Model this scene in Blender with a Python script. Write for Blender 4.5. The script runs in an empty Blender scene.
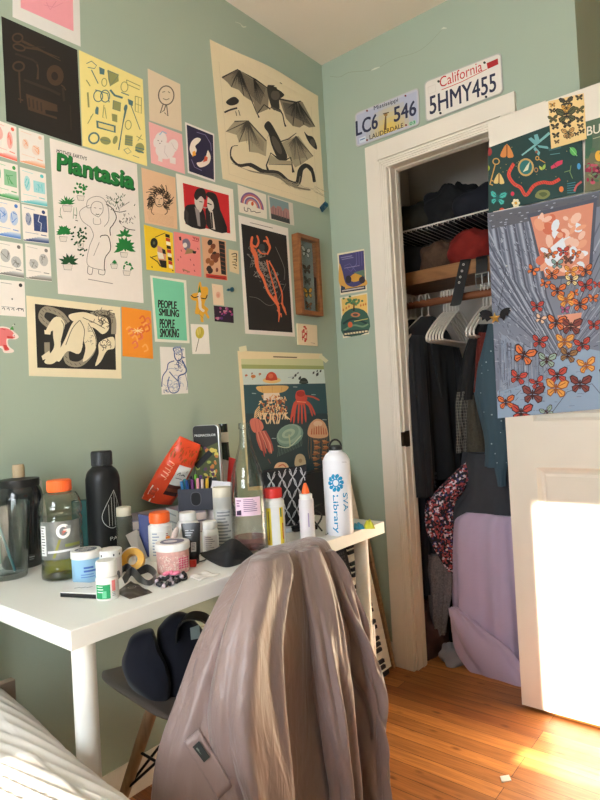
import bpy, bmesh, math, random
from mathutils import Vector, Matrix, geometry
random.seed(7)
PI = math.pi
scene = bpy.context.scene
COL = scene.collection

# ------------------------------------------------------------------ camera
YAW, PITCH, ROLL, FPX = 0.8805, 0.0114, -0.0548, 590.79
CAM = Vector((-2.1041, -1.5098, 1.0829))
_F = Vector((math.sin(YAW)*math.cos(PITCH), math.cos(YAW)*math.cos(PITCH), math.sin(PITCH)))
_r0 = Vector((math.cos(YAW), -math.sin(YAW), 0)); _u0 = _r0.cross(_F)
_R = math.cos(ROLL)*_r0 + math.sin(ROLL)*_u0
_U = -math.sin(ROLL)*_r0 + math.cos(ROLL)*_u0
cam = bpy.data.cameras.new('camera'); camo = bpy.data.objects.new('camera', cam); COL.objects.link(camo)
camo.matrix_world = Matrix(((_R.x, _U.x, -_F.x, CAM.x), (_R.y, _U.y, -_F.y, CAM.y), (_R.z, _U.z, -_F.z, CAM.z), (0, 0, 0, 1)))
cam.sensor_fit = 'VERTICAL'; cam.sensor_height = 24.0; cam.lens = FPX/800*24.0
cam.clip_start = 0.02
scene.camera = camo

# survey helpers: where a sight line of the photograph meets a surface of the room
def ray(px, py): return _F + _R*((px-300)/FPX) - _U*((py-400)/FPX)
def onx(px, py, x): d = ray(px, py); return CAM + d*((x-CAM.x)/d.x)
def ony(px, py, y): d = ray(px, py); return CAM + d*((y-CAM.y)/d.y)
def onz(px, py, z): d = ray(px, py); return CAM + d*((z-CAM.z)/d.z)
def mpp(P): return (Vector(P)-CAM).dot(_F)/FPX
DL = Vector((_R.x, _R.y, 0)).normalized()      # horizontal, across the view
DD = Vector((_F.x, _F.y, 0)).normalized()      # horizontal, away from the camera

# ------------------------------------------------------------------ materials
def lin(c):
    c = c/255.0
    return c/12.92 if c <= 0.04045 else ((c+0.055)/1.055)**2.4
def L(rgb): return (lin(rgb[0]), lin(rgb[1]), lin(rgb[2]), 1)
_mats = {}
def mat(name, rgb, rough=0.6, metal=0.0, trans=0.0, noise=0.06, scale=25, bump=0.0, bscale=None, ior=1.45, sheen=0.0, coat=0.0, alpha=1.0):
    key = (name, tuple(rgb), rough, metal, trans, noise, scale, bump, alpha)
    if key in _mats: return _mats[key]
    m = bpy.data.materials.new(name); m.use_nodes = True
    nt = m.node_tree; b = nt.nodes['Principled BSDF']
    b.inputs['Roughness'].default_value = rough; b.inputs['Metallic'].default_value = metal
    b.inputs['Transmission Weight'].default_value = trans; b.inputs['IOR'].default_value = ior
    b.inputs['Sheen Weight'].default_value = sheen; b.inputs['Coat Weight'].default_value = coat
    b.inputs['Alpha'].default_value = alpha
    b.inputs['Base Color'].default_value = L(rgb)
    if noise > 0 or bump > 0:
        tc = nt.nodes.new('ShaderNodeTexCoord'); nz = nt.nodes.new('ShaderNodeTexNoise')
        nz.inputs['Scale'].default_value = scale; nz.inputs['Detail'].default_value = 4
        nt.links.new(tc.outputs['Object'], nz.inputs['Vector'])
        if noise > 0:
            mx = nt.nodes.new('ShaderNodeMix'); mx.data_type = 'RGBA'
            c = L(rgb)
            mx.inputs[6].default_value = tuple(min(1, k*(1-noise)) for k in c[:3])+(1,)
            mx.inputs[7].default_value = tuple(min(1, k*(1+noise)) for k in c[:3])+(1,)
            nt.links.new(nz.outputs['Fac'], mx.inputs[0]); nt.links.new(mx.outputs[2], b.inputs['Base Color'])
        if bump > 0:
            n2 = nt.nodes.new('ShaderNodeTexNoise'); n2.inputs['Scale'].default_value = bscale or scale*3; n2.inputs['Detail'].default_value = 5
            nt.links.new(tc.outputs['Object'], n2.inputs['Vector'])
            bp = nt.nodes.new('ShaderNodeBump'); bp.inputs['Strength'].default_value = bump; bp.inputs['Distance'].default_value = 0.004
            nt.links.new(n2.outputs['Fac'], bp.inputs['Height']); nt.links.new(bp.outputs['Normal'], b.inputs['Normal'])
    _mats[key] = m
    return m
def thin(name, rgb, rough=0.04, edge=0.62, refl=1.0):
    """thin clear wall of a glass or plastic vessel: light passes, edges darken, gloss on top"""
    key = (name, tuple(rgb), 'thin')
    if key in _mats: return _mats[key]
    m = bpy.data.materials.new(name); m.use_nodes = True; nt = m.node_tree; N = nt.nodes; K = nt.links.new
    N.remove(N['Principled BSDF']); out = N['Material Output']
    tr = N.new('ShaderNodeBsdfTransparent'); gl = N.new('ShaderNodeBsdfGlossy'); gl.inputs['Roughness'].default_value = rough
    lw = N.new('ShaderNodeLayerWeight'); lw.inputs['Blend'].default_value = 0.5
    pw = N.new('ShaderNodeMath'); pw.operation = 'POWER'; pw.inputs[1].default_value = 2.6; K(lw.outputs['Facing'], pw.inputs[0])
    mx = N.new('ShaderNodeMix'); mx.data_type = 'RGBA'; c = L(rgb); mx.inputs[6].default_value = c; mx.inputs[7].default_value = (c[0]*edge, c[1]*edge, c[2]*edge, 1)
    K(pw.outputs[0], mx.inputs[0]); K(mx.outputs[2], tr.inputs['Color'])
    mt = N.new('ShaderNodeMath'); mt.operation = 'MULTIPLY_ADD'; mt.inputs[1].default_value = 0.55*refl; mt.inputs[2].default_value = 0.035*refl; K(pw.outputs[0], mt.inputs[0])
    ms = N.new('ShaderNodeMixShader'); K(mt.outputs[0], ms.inputs[0]); K(tr.outputs[0], ms.inputs[1]); K(gl.outputs[0], ms.inputs[2]); K(ms.outputs[0], out.inputs['Surface'])
    _mats[key] = m
    return m
def ink(rgb): return mat('print_ink', rgb, 0.7, noise=0.03, scale=60)

# ------------------------------------------------------------------ mesh builder
def cr(pts, n=8, closed=False):
    """Catmull-Rom through points (tuples of any length)."""
    P = [tuple(p) for p in pts]; out = []; N = len(P)
    seg = N if closed else N-1
    for i in range(seg):
        p0 = P[(i-1) % N] if closed or i > 0 else P[0]
        p1 = P[i]; p2 = P[(i+1) % N]
        p3 = P[(i+2) % N] if closed or i+2 < N else P[-1]
        for k in range(n):
            t = k/n
            out.append(tuple(0.5*((2*b)+(-a+c)*t+(2*a-5*b+4*c-d)*t*t+(-a+3*b-3*c+d)*t**3) for a, b, c, d in zip(p0, p1, p2, p3)))
    if not closed: out.append(P[-1])
    return out

class MB:
    def __init__(s): s.v = []; s.f = []; s.mi = []; s.m = 0
    def add(s, vs, fs, m=None):
        o = len(s.v); s.v += [Vector(v) for v in vs]
        for f in fs: s.f.append([i+o for i in f]); s.mi.append(s.m if m is None else m)
    def box(s, x0, y0, z0, x1, y1, z1, m=None, M=None):
        vs = [Vector((x, y, z)) for z in (z0, z1) for y in (y0, y1) for x in (x0, x1)]
        if M is not None: vs = [M @ v for v in vs]
        s.add(vs, [(0, 2, 3, 1), (4, 5, 7, 6), (0, 1, 5, 4), (2, 6, 7, 3), (0, 4, 6, 2), (1, 3, 7, 5)], m)
    def lathe(s, prof, n=40, c=(0, 0, 0), m=None, M=None, cap=True):
        o = len(s.v); vs = []
        for r, z in prof:
            for k in range(n):
                a = 2*PI*k/n; vs.append(Vector((c[0]+r*math.cos(a), c[1]+r*math.sin(a), c[2]+z)))
        if M is not None: vs = [M @ v for v in vs]
        fs = []
        for i in range(len(prof)-1):
            for k in range(n):
                k2 = (k+1) % n; fs.append((i*n+k, i*n+k2, (i+1)*n+k2, (i+1)*n+k))
        if cap:
            fs.append(tuple(reversed(range(n)))); fs.append(tuple((len(prof)-1)*n+k for k in range(n)))
        s.add(vs, fs, m)
    def tube(s, path, r, n=10, m=None, cap=True):
        P = [Vector(p) for p in path]; N = len(P); vs = []
        t0 = (P[1]-P[0]).normalized(); nrm = t0.orthogonal().normalized()
        for i, p in enumerate(P):
            t = (P[min(i+1, N-1)]-P[max(i-1, 0)]).normalized()
            nrm = (nrm-t*nrm.dot(t))
            nrm = nrm.normalized() if nrm.length > 1e-6 else t.orthogonal().normalized()
            b = t.cross(nrm); rr = r[i] if isinstance(r, (list, tuple)) else r
            for k in range(n):
                a = 2*PI*k/n; vs.append(p+nrm*(rr*math.cos(a))+b*(rr*math.sin(a)))
        fs = []
        for i in range(N-1):
            for k in range(n):
                k2 = (k+1) % n; fs.append((i*n+k, i*n+k2, (i+1)*n+k2, (i+1)*n+k))
        if cap:
            fs.append(tuple(reversed(range(n)))); fs.append(tuple((N-1)*n+k for k in range(n)))
        s.add(vs, fs, m)
    def strap(s, path, wdir, w, t, m=None):
        """flat band: path points, width direction(s), width, thickness"""
        P = [Vector(p) for p in path]; N = len(P); vs = []
        for i, p in enumerate(P):
            wd = (wdir[i] if isinstance(wdir, list) else wdir); wd = Vector(wd).normalized()
            tg = (P[min(i+1, N-1)]-P[max(i-1, 0)]).normalized(); nn = tg.cross(wd).normalized()
            ww = w[i] if isinstance(w, list) else w
            for a, b in ((-1, -1), (1, -1), (1, 1), (-1, 1)): vs.append(p+wd*(a*ww/2)+nn*(b*t/2))
        fs = [(0, 1, 2, 3), tuple((N-1)*4+k for k in (3, 2, 1, 0))]
        for i in range(N-1):
            for k in range(4): k2 = (k+1) % 4; fs.append((i*4+k, (i+1)*4+k, (i+1)*4+k2, i*4+k2))
        s.add(vs, fs, m)
    def grid(s, fn, nu, nv, m=None, closed_u=False):
        vs = [fn(i/nu, j/nv) for j in range(nv+1) for i in range(nu+(0 if closed_u else 1))]
        W = nu+(0 if closed_u else 1)
        fs = []
        for j in range(nv):
            for i in range(nu):
                i2 = (i+1) % W if closed_u else i+1
                fs.append((j*W+i, j*W+i2, (j+1)*W+i2, (j+1)*W+i))
        s.add(vs, fs, m)
    def prism(s, pts2, h0, h1, fn=None, m=None):
        """outline extruded from h0 to h1; fn(x,y,h)->3D"""
        fn = fn or (lambda x, y, h: Vector((x, y, h)))
        n = len(pts2); A = [fn(x, y, h0) for x, y in pts2]; B = [fn(x, y, h1) for x, y in pts2]
        tri = geometry.tessellate_polygon([[Vector((x, y, 0)) for x, y in pts2]])
        fs = [tuple(t) for t in tri]+[tuple(i+n for i in t) for t in tri]
        for i in range(n): j = (i+1) % n; fs.append((i, j, j+n, i+n))
        s.add(A+B, fs, m)
    def sphere(s, c, r, sc=(1, 1, 1), n=16, m=None, M=None):
        prof = [(max(1e-4, math.sin(PI*i/n)), -math.cos(PI*i/n)) for i in range(n+1)]
        vs0 = len(s.v); s.lathe(prof, n*2, m=m)
        for i in range(vs0, len(s.v)):
            v = s.v[i]; v = Vector((v.x*sc[0]*r, v.y*sc[1]*r, v.z*sc[2]*r))
            if M is not None: v = M @ v
            s.v[i] = v+Vector(c)
    def loft(s, rings, m=None, cap=True):
        n = len(rings[0]); vs = [p for r in rings for p in r]; fs = []
        for i in range(len(rings)-1):
            for k in range(n):
                k2 = (k+1) % n; fs.append((i*n+k, i*n+k2, (i+1)*n+k2, (i+1)*n+k))
        if cap:
            fs.append(tuple(reversed(range(n)))); fs.append(tuple((len(rings)-1)*n+k for k in range(n)))
        s.add(vs, fs, m)
    def build(s, name, mats, parent=None, loc=None, sharp=40, bevel=0, subsurf=0, solid=0, flat=False):
        me = bpy.data.meshes.new(name)
        pw = Vector((0, 0, 0)); q = parent
        while q is not None: pw += q.location; q = q.parent
        o = Vector(loc) if loc is not None else pw
        bm = bmesh.new()
        vs = [bm.verts.new(v-o) for v in s.v]
        for f, mi in zip(s.f, s.mi):
            try:
                fc = bm.faces.new([vs[i] for i in f]); fc.material_index = mi; fc.smooth = not flat
            except ValueError: pass
        bmesh.ops.remove_doubles(bm, verts=bm.verts, dist=1e-6) if not flat else None
        if not flat:
            bmesh.ops.recalc_face_normals(bm, faces=bm.faces)
            for e in bm.edges:
                if len(e.link_faces) == 2 and e.calc_face_angle(0) > math.radians(sharp): e.smooth = False
        bm.to_mesh(me); bm.free()
        for m in (mats if isinstance(mats, (list, tuple)) else [mats]): me.materials.append(m)
        ob = bpy.data.objects.new(name, me); COL.objects.link(ob)
        ob.location = o-pw
        if parent is not None: ob.parent = parent
        if bevel:
            b = ob.modifiers.new('bevel', 'BEVEL'); b.width = bevel; b.segments = 2; b.limit_method = 'ANGLE'; b.angle_limit = math.radians(50)
        if solid:
            b = ob.modifiers.new('solid', 'SOLIDIFY'); b.thickness = solid
        if subsurf:
            b = ob.modifiers.new('sub', 'SUBSURF'); b.levels = subsurf; b.render_levels = subsurf
        return ob

def tag(o, label, cat, group=None, kind=None):
    o['label'] = label; o['category'] = cat
    if group: o['group'] = group
    if kind: o['kind'] = kind
    return o
def thing(name, label, cat, loc=(0, 0, 0), group=None):
    o = bpy.data.objects.new(name, None); COL.objects.link(o); o.location = loc; o.empty_display_size = 0.05
    return tag(o, label, cat, group)
def struct(name, mb, mats, **k):
    o = mb.build(name, mats, **k); o['kind'] = 'structure'; return o

# ------------------------------------------------------------------ lettering
_txt = {}
def letters(s, bold=0.0, spacing=1.0):
    key = (s, bold, spacing)
    if key not in _txt:
        cu = bpy.data.curves.new('t', 'FONT'); cu.body = s; cu.size = 1; cu.resolution_u = 3; cu.offset = bold; cu.space_character = spacing
        ob = bpy.data.objects.new('t', cu)
        me = bpy.data.meshes.new_from_object(ob)
        vs = [(v.co.x, v.co.y) for v in me.vertices]; fs = [tuple(p.vertices) for p in me.polygons]
        bpy.data.objects.remove(ob); bpy.data.meshes.remove(me); bpy.data.curves.remove(cu)
        x0 = min(v[0] for v in vs); x1 = max(v[0] for v in vs)
        _txt[key] = ([((x-x0)/(x1-x0), y/0.69) for x, y in vs], fs)
    return _txt[key]

class Art:
    """flat print: shapes given in the coordinates of one view window, laid on a surface by fn(x, y, lift)"""
    def __init__(s, fn, view=(0, 0, 1)):
        s.fn = fn; s.mb = MB(); s.cols = []; s.mats = []; s.h = 0.0; s.view = view; s.step = 0.000012; s.quad = None; s.strip = None
    base_h = 0.0; clip = False
    def cut(s, Q):
        """trim a polygon to the edges of the sheet"""
        q = s.quad
        for i in range(4):
            a, b = q[i], q[(i+1) % 4]; R_ = []
            d = lambda p: (b[0]-a[0])*(p[1]-a[1])-(b[1]-a[1])*(p[0]-a[0])
            for k in range(len(Q)):
                u, w = Q[k], Q[(k+1) % len(Q)]; du, dw = d(u), d(w)
                if du >= 0: R_.append(u)
                if du*dw < 0: f = du/(du-dw); R_.append((u[0]+(w[0]-u[0])*f, u[1]+(w[1]-u[1])*f))
            Q = R_
            if len(Q) < 3: return []
        return Q
    def P(s, x, y): return (s.view[0]+x/s.view[2], s.view[1]+y/s.view[2])
    def slot(s, c):
        if isinstance(c, tuple):
            if c not in s.cols: s.cols.append(c); s.mats.append(ink(c))
            return s.cols.index(c)
        if c not in s.cols: s.cols.append(c); s.mats.append(c)
        return s.cols.index(c)
    def up(s): s.h += s.step
    def base(s, q, c, thick=0.0006, n=6, lift=None):
        """q: TL TR BR BL in view units -> thin sheet"""
        q = [s.P(*p) for p in q]; s.quad = q; mi = s.slot(c)
        lift = lift or (lambda u, v: 0.0)
        s.lift = lift
        def pos(u, v, h):
            x = (q[0][0]*(1-u)+q[1][0]*u)*(1-v)+(q[3][0]*(1-u)+q[2][0]*u)*v
            y = (q[0][1]*(1-u)+q[1][1]*u)*(1-v)+(q[3][1]*(1-u)+q[2][1]*u)*v
            return s.fn(x, y, h+lift(u, v))
        s.pos = pos
        h0, h1 = 0.0002+s.base_h, 0.0002+s.base_h+thick
        s.mb.grid(lambda u, v: pos(u, v, h1), n, n, mi)
        s.mb.grid(lambda u, v: pos(1-u, v, h0), n, n, mi)
        for a in (lambda t, h: pos(t, 0, h), lambda t, h: pos(1, t, h), lambda t, h: pos(1-t, 1, h), lambda t, h: pos(0, 1-t, h)):
            s.mb.grid(lambda u, v, a=a: a(u, h0+(h1-h0)*v), n, 1, mi)
        s.h = h1+s.step
        s.bmax = None
    def _pt(s, x, y, h): return s.fn(x, y, h+s.off(x, y))
    def off(s, x, y):
        if s.quad is None: return 0.0
        q = s.quad; L_ = getattr(s, 'lift', None)
        w = max(1e-6, (q[1][0]-q[0][0])); hh = max(1e-6, (q[3][1]-q[0][1]))
        u = 0.5; v = 0.5
        for _ in range(4):     # inverse bilinear, few steps
            x0 = q[0][0]*(1-v)+q[3][0]*v; x1 = q[1][0]*(1-v)+q[2][0]*v; u = (x-x0)/(x1-x0)
            y0 = q[0][1]*(1-u)+q[1][1]*u; y1 = q[3][1]*(1-u)+q[2][1]*u; v = (y-y0)/(y1-y0)
        return L_(min(1, max(0, u)), min(1, max(0, v)))
    def poly(s, pts, c, up=True):
        pts = [s.P(*p) for p in pts]; mi = s.slot(c)
        tri = geometry.tessellate_polygon([[Vector((x, y, 0)) for x, y in pts]])
        if s.clip:
            for t in tri:
                Q = s.cut([pts[i] for i in t])
                if Q: s.mb.add([s._pt(x, y, s.h) for x, y in Q], [tuple(range(len(Q)))], mi)
        elif s.strip is None: s.mb.add([s._pt(x, y, s.h) for x, y in pts], tri, mi)
        else:      # on a curved surface: cut into narrow upright strips
            for t in tri:
                T = [pts[i] for i in t]; k0 = math.floor(min(q[0] for q in T)/s.strip); k1 = math.floor(max(q[0] for q in T)/s.strip)
                for k in range(k0, k1+1):
                    Q = T
                    for lim, sg in ((k*s.strip, 1), ((k+1)*s.strip, -1)):
                        R_ = []
                        for i in range(len(Q)):
                            a, b = Q[i], Q[(i+1) % len(Q)]; da, db = (a[0]-lim)*sg, (b[0]-lim)*sg
                            if da >= 0: R_.append(a)
                            if (da > 0 and db < 0) or (da < 0 and db > 0): f = da/(da-db); R_.append((lim, a[1]+(b[1]-a[1])*f))
                        Q = R_
                        if len(Q) < 3: break
                    if len(Q) >= 3: s.mb.add([s._pt(x, y, s.h) for x, y in Q], [tuple(range(len(Q)))], mi)
        if up: s.up()
    def inset(s, m, c, n=6):
        """rectangle filling the base quad less margins (l,t,r,b as fractions)"""
        mi = s.slot(c)
        s.mb.grid(lambda u, v: s.pos(m[0]+(1-m[0]-m[2])*u, m[1]+(1-m[1]-m[3])*v, s.h), n, n, mi); s.up()
    def uv(s, u, v):
        q = s.quad
        x = (q[0][0]*(1-u)+q[1][0]*u)*(1-v)+(q[3][0]*(1-u)+q[2][0]*u)*v
        y = (q[0][1]*(1-u)+q[1][1]*u)*(1-v)+(q[3][1]*(1-u)+q[2][1]*u)*v
        return ((x-s.view[0])*s.view[2], (y-s.view[1])*s.view[2])
    def line(s, pts, w, c, smooth=0, closed=False, up=True):
        if smooth: pts = cr(pts, smooth, closed)
        if closed: pts = list(pts)+[pts[0]]
        if s.strip is not None:
            o = [pts[0]]
            for a, b in zip(pts, pts[1:]):
                k = max(1, int(abs(b[0]-a[0])/s.strip)); o += [(a[0]+(b[0]-a[0])*i/k, a[1]+(b[1]-a[1])*i/k) for i in range(1, k+1)]
            pts = o
        N = len(pts); mi = s.slot(c); vs = []
        for i, p in enumerate(pts):
            a = pts[max(i-1, 0)]; b = pts[min(i+1, N-1)]
            dx, dy = b[0]-a[0], b[1]-a[1]; l = math.hypot(dx, dy) or 1
            ww = (w[int(i*(len(w)-1)/max(1, N-1))] if isinstance(w, (list, tuple)) else w)/2
            for sg in (-1, 1):
                x, y = s.P(p[0]-dy/l*ww*sg, p[1]+dx/l*ww*sg); vs.append((x, y) if s.clip else s._pt(x, y, s.h))
        if s.clip:
            for i in range(N-1):
                Q = s.cut([vs[2*i], vs[2*i+1], vs[2*i+3], vs[2*i+2]])
                if Q: s.mb.add([s._pt(x, y, s.h) for x, y in Q], [tuple(range(len(Q)))], mi)
        else: s.mb.add(vs, [(2*i, 2*i+1, 2*i+3, 2*i+2) for i in range(N-1)], mi)
        if up: s.up()
    def ell(s, cx, cy, rx, ry, c, rot=0, n=20, ring=0):
        pts = []
        for k in range(n):
            a = 2*PI*k/n; x, y = rx*math.cos(a), ry*math.sin(a)
            pts.append((cx+x*math.cos(rot)-y*math.sin(rot), cy+x*math.sin(rot)+y*math.cos(rot)))
        if ring: s.line(pts, ring, c, closed=True)
        else: s.poly(pts, c)
    def text(s, t, p0, p1, hv, c, bold=0.0, spacing=1.0):
        vs, fs = letters(t, 0.0, spacing); mi = s.slot(c)
        hh = math.hypot(*hv); ln = math.hypot(p1[0]-p0[0], p1[1]-p0[1]); ux = ((p1[0]-p0[0])/ln, (p1[1]-p0[1])/ln); uh = (hv[0]/hh, hv[1]/hh); bw = bold*hh*1.4
        for dx, dy in (((0, 0),) if bold <= 0 else ((-1, 0), (1, 0), (0, .8), (0, -.8), (.7, .6), (-.7, -.6), (.7, -.6), (-.7, .6))):
            out = []
            for x, y in vs:
                px = p0[0]+(p1[0]-p0[0])*x+hv[0]*y+ux[0]*dx*bw+uh[0]*dy*bw; py = p0[1]+(p1[1]-p0[1])*x+hv[1]*y+ux[1]*dx*bw+uh[1]*dy*bw
                X, Y = s.P(px, py); out.append(s._pt(X, Y, s.h))
            s.mb.add(out, fs, mi); s.h += s.step*.25
        s.up()
    def scrib(s, cx, cy, rx, ry, n, w, c, rng, seglen=0.4):
        for _ in range(n):
            a = rng.uniform(0, 2*PI); r = math.sqrt(rng.random())
            x, y = cx+rx*r*math.cos(a), cy+ry*r*math.sin(a); b = rng.uniform(0, 2*PI)
            l = seglen*min(rx, ry)
            s.line([(x, y), (x+l*math.cos(b), y+l*math.sin(b)), (x+l*1.6*math.cos(b+.7), y+l*1.6*math.sin(b+.7))], w, c, smooth=3, up=False)
        s.up()
    def build(s, name, parent=None):
        c = Vector((0, 0, 0))
        for v in s.mb.v: c += v
        c /= max(1, len(s.mb.v))
        return s.mb.build(name, s.mats, parent, loc=c, flat=True)

def FL(px, py, h): p = ony(px, py, 0.0); return p+Vector((0, -h, 0))      # on the art wall
def FR(px, py, h): p = onx(px, py, 0.0); return p+Vector((-h, 0, 0))      # on the closet wall
DOORX = -0.066
def FD(px, py, h): p = onx(px, py, DOORX); return p+Vector((-h, 0, 0))    # on the closet door's face
Z1 = (0, 0, 4); Z2 = (0, 180, 3.633); Z3 = (130, 30, 2.857); Z4 = (130, 170, 2.857); ZJ = (230, 340, 5.714); ZR = (330, 30, 2.426)
ZD2 = (480, 80, 4.444); ZD3 = (485, 260, 4.852); ZP = (45, 130, 4.448); ZB = (205, 35, 4.448); ZV = (235, 210, 5.711); ZM = (140, 270, 6)
ZK = (135, 215, 5.4545); ZC = (140, 160, 3.75); ZPC = (330, 240, 7.62); ZPL = (350, 45, 3.75); ZE = (525, 85, 4.571)
# ================================================================== ROOM
def wood_floor():
    m = bpy.data.materials.new('oak_strip_floor'); m.use_nodes = True; nt = m.node_tree; N = nt.nodes; K = nt.links.new
    b = N['Principled BSDF']; b.inputs['Roughness'].default_value = 0.5; b.inputs['Coat Weight'].default_value = 0.08; b.inputs['Coat Roughness'].default_value = 0.25
    tc = N.new('ShaderNodeTexCoord'); sp = N.new('ShaderNodeSeparateXYZ'); cb = N.new('ShaderNodeCombineXYZ')
    K(tc.outputs['Object'], sp.inputs[0]); K(sp.outputs['Y'], cb.inputs['X']); K(sp.outputs['X'], cb.inputs['Y'])
    br = N.new('ShaderNodeTexBrick'); br.offset = 0.37; br.offset_frequency = 3; br.squash = 1.0
    br.inputs['Scale'].default_value = 1; br.inputs['Brick Width'].default_value = 0.85; br.inputs['Row Height'].default_value = 0.057
    br.inputs['Mortar Size'].default_value = 0.0009; br.inputs['Mortar Smooth'].default_value = 0.1; br.inputs['Bias'].default_value = -0.1
    br.inputs['Color1'].default_value = L((208, 136, 70)); br.inputs['Color2'].default_value = L((132, 72, 32)); br.inputs['Mortar'].default_value = L((70, 36, 16))
    K(cb.outputs[0], br.inputs['Vector'])
    mp = N.new('ShaderNodeMapping'); mp.inputs['Scale'].default_value = (5, 90, 1); K(cb.outputs[0], mp.inputs['Vector'])
    nz = N.new('ShaderNodeTexNoise'); nz.inputs['Scale'].default_value = 1; nz.inputs['Detail'].default_value = 6; nz.inputs['Distortion'].default_value = 1.2; K(mp.outputs[0], nz.inputs['Vector'])
    rp = N.new('ShaderNodeValToRGB'); rp.color_ramp.elements[0].position = 0.25; rp.color_ramp.elements[0].color = (0.42, 0.36, 0.30, 1); rp.color_ramp.elements[1].position = 0.62; rp.color_ramp.elements[1].color = (1, 1, 1, 1)
    K(nz.outputs['Fac'], rp.inputs[0])
    mx = N.new('ShaderNodeMix'); mx.data_type = 'RGBA'; mx.blend_type = 'MULTIPLY'; mx.inputs[0].default_value = 0.75
    K(br.outputs['Color'], mx.inputs[6]); K(rp.outputs[0], mx.inputs[7])
    # scattered dark knots
    mp2 = N.new('ShaderNodeMapping'); mp2.inputs['Scale'].default_value = (7, 17, 1); K(cb.outputs[0], mp2.inputs['Vector'])
    vo = N.new('ShaderNodeTexVoronoi'); vo.inputs['Scale'].default_value = 1; K(mp2.outputs[0], vo.inputs['Vector'])
    r2 = N.new('ShaderNodeValToRGB'); r2.color_ramp.elements[0].position = 0.05; r2.color_ramp.elements[0].color = (0.35, 0.25, 0.18, 1); r2.color_ramp.elements[1].position = 0.16; r2.color_ramp.elements[1].color = (1, 1, 1, 1)
    K(vo.outputs['Distance'], r2.inputs[0])
    m2 = N.new('ShaderNodeMix'); m2.data_type = 'RGBA'; m2.blend_type = 'MULTIPLY'; m2.inputs[0].default_value = 0.8
    K(mx.outputs[2], m2.inputs[6]); K(r2.outputs[0], m2.inputs[7]); K(m2.outputs[2], b.inputs['Base Color'])
    bp = N.new('ShaderNodeBump'); bp.inputs['Strength'].default_value = 0.15; bp.inputs['Distance'].default_value = 0.002
    K(br.outputs['Fac'], bp.inputs['Height']); bp.invert = True; K(bp.outputs['Normal'], b.inputs['Normal'])
    return m
def wood(name, c1, c2, sc=(1, 1, 1), rough=0.5):
    m = bpy.data.materials.new(name); m.use_nodes = True; nt = m.node_tree; N = nt.nodes; K = nt.links.new
    b = N['Principled BSDF']; b.inputs['Roughness'].default_value = rough
    tc = N.new('ShaderNodeTexCoord'); mp = N.new('ShaderNodeMapping'); mp.inputs['Scale'].default_value = sc; K(tc.outputs['Object'], mp.inputs['Vector'])
    nz = N.new('ShaderNodeTexNoise'); nz.inputs['Scale'].default_value = 6; nz.inputs['Detail'].default_value = 6; nz.inputs['Distortion'].default_value = 1; K(mp.outputs[0], nz.inputs['Vector'])
    rp = N.new('ShaderNodeValToRGB'); rp.color_ramp.elements[0].position = 0.3; rp.color_ramp.elements[0].color = L(c1); rp.color_ramp.elements[1].position = 0.7; rp.color_ramp.elements[1].color = L(c2)
    K(nz.outputs['Fac'], rp.inputs[0]); K(rp.outputs[0], b.inputs['Base Color'])
    return m
PAINT = mat('sage_green_paint', (163, 177, 160), 0.55, noise=0.03, scale=3, bump=0.12, bscale=45)
CEIL = mat('ceiling_paint', (234, 222, 206), 0.8, noise=0.03, scale=4, bump=0.1, bscale=30)
TRIM = mat('white_trim_paint', (228, 219, 206), 0.4, noise=0.04, scale=9, bump=0.15, bscale=40)
CLOSET = mat('closet_plaster', (216, 206, 194), 0.8, noise=0.08, scale=5, bump=0.1)
FLOOR = wood_floor()
H = 2.578
b = MB(); b.box(-3.5, -3.2, -0.06, 1.1, 0.1, 0.0); struct('floor', b, FLOOR)
b = MB(); b.box(-3.5, -3.2, H, 1.1, 0.1, H+0.08); struct('ceiling', b, CEIL)
b = MB(); b.box(-3.5, 0, 0, 0.0, 0.1, H); struct('wall_left', b, PAINT)
b = MB()
b.box(0, -0.306, 0, 0.07, 0.1, H); b.box(0, -1.033, 0, 0.07, -0.742, H); b.box(0, -0.742, 2.05, 0.07, -0.306, H)
struct('wall_right', b, PAINT)
b = MB(); b.box(0.0701, -1.033, 0, 1.0, -0.95, H); struct('wall_recess', b, PAINT)
b = MB(); b.box(1.0, -3.2, 0, 1.1, -0.95, H); struct('wall_recess_back', b, PAINT)
b = MB(); b.box(0.0701, -0.02, 0, 0.7, 0.1, H); struct('wall_closet_left', b, CLOSET)
b = MB(); b.box(0.7, -0.95, 0, 0.78, 0.1, H); struct('wall_closet_back', b, CLOSET)
b = MB(); b.box(0.0701, -0.95, 0, 0.7, -0.94, H); struct('wall_closet_right', b, CLOSET)
b = MB(); b.box(-3.5, -3.2, 0, 1.1, -3.1, H); struct('wall_front', b, PAINT)
# window wall behind the camera
WZ = 1.36  # top of the added opening, kept low so its beam ends on the bed
b = MB(); X0, X1 = -3.5, -3.4
b.box(X0, -3.1, 0, X1, -1.72, H); b.box(X0, -1.72, 0, X1, -0.0, 0.90); b.box(X0, -1.72, 2.215, X1, 0, H)
b.box(X0, -0.835, 0.90, X1, -0.76, 2.215); b.box(X0, -0.76, WZ, X1, 0, 2.215); b.box(X0, -0.57, 0.90, X1, 0, WZ)
struct('wall_back', b, PAINT)
b = MB(); b.box(-3.47, -1.72, 1.39, -3.42, -0.835, 1.49); b.box(-3.47, -1.72, 0.90, -3.42, -1.68, 2.215); b.box(-3.47, -1.70, 0.90, -3.38, -0.835, 0.93)
struct('window_1', b, TRIM)
b = MB(); b.box(-3.47, -0.76, 0.90, -3.38, -0.57, 0.93); struct('added_bed_window', b, TRIM)  # unseen extra opening, added to put a patch of sun on the bed
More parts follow.
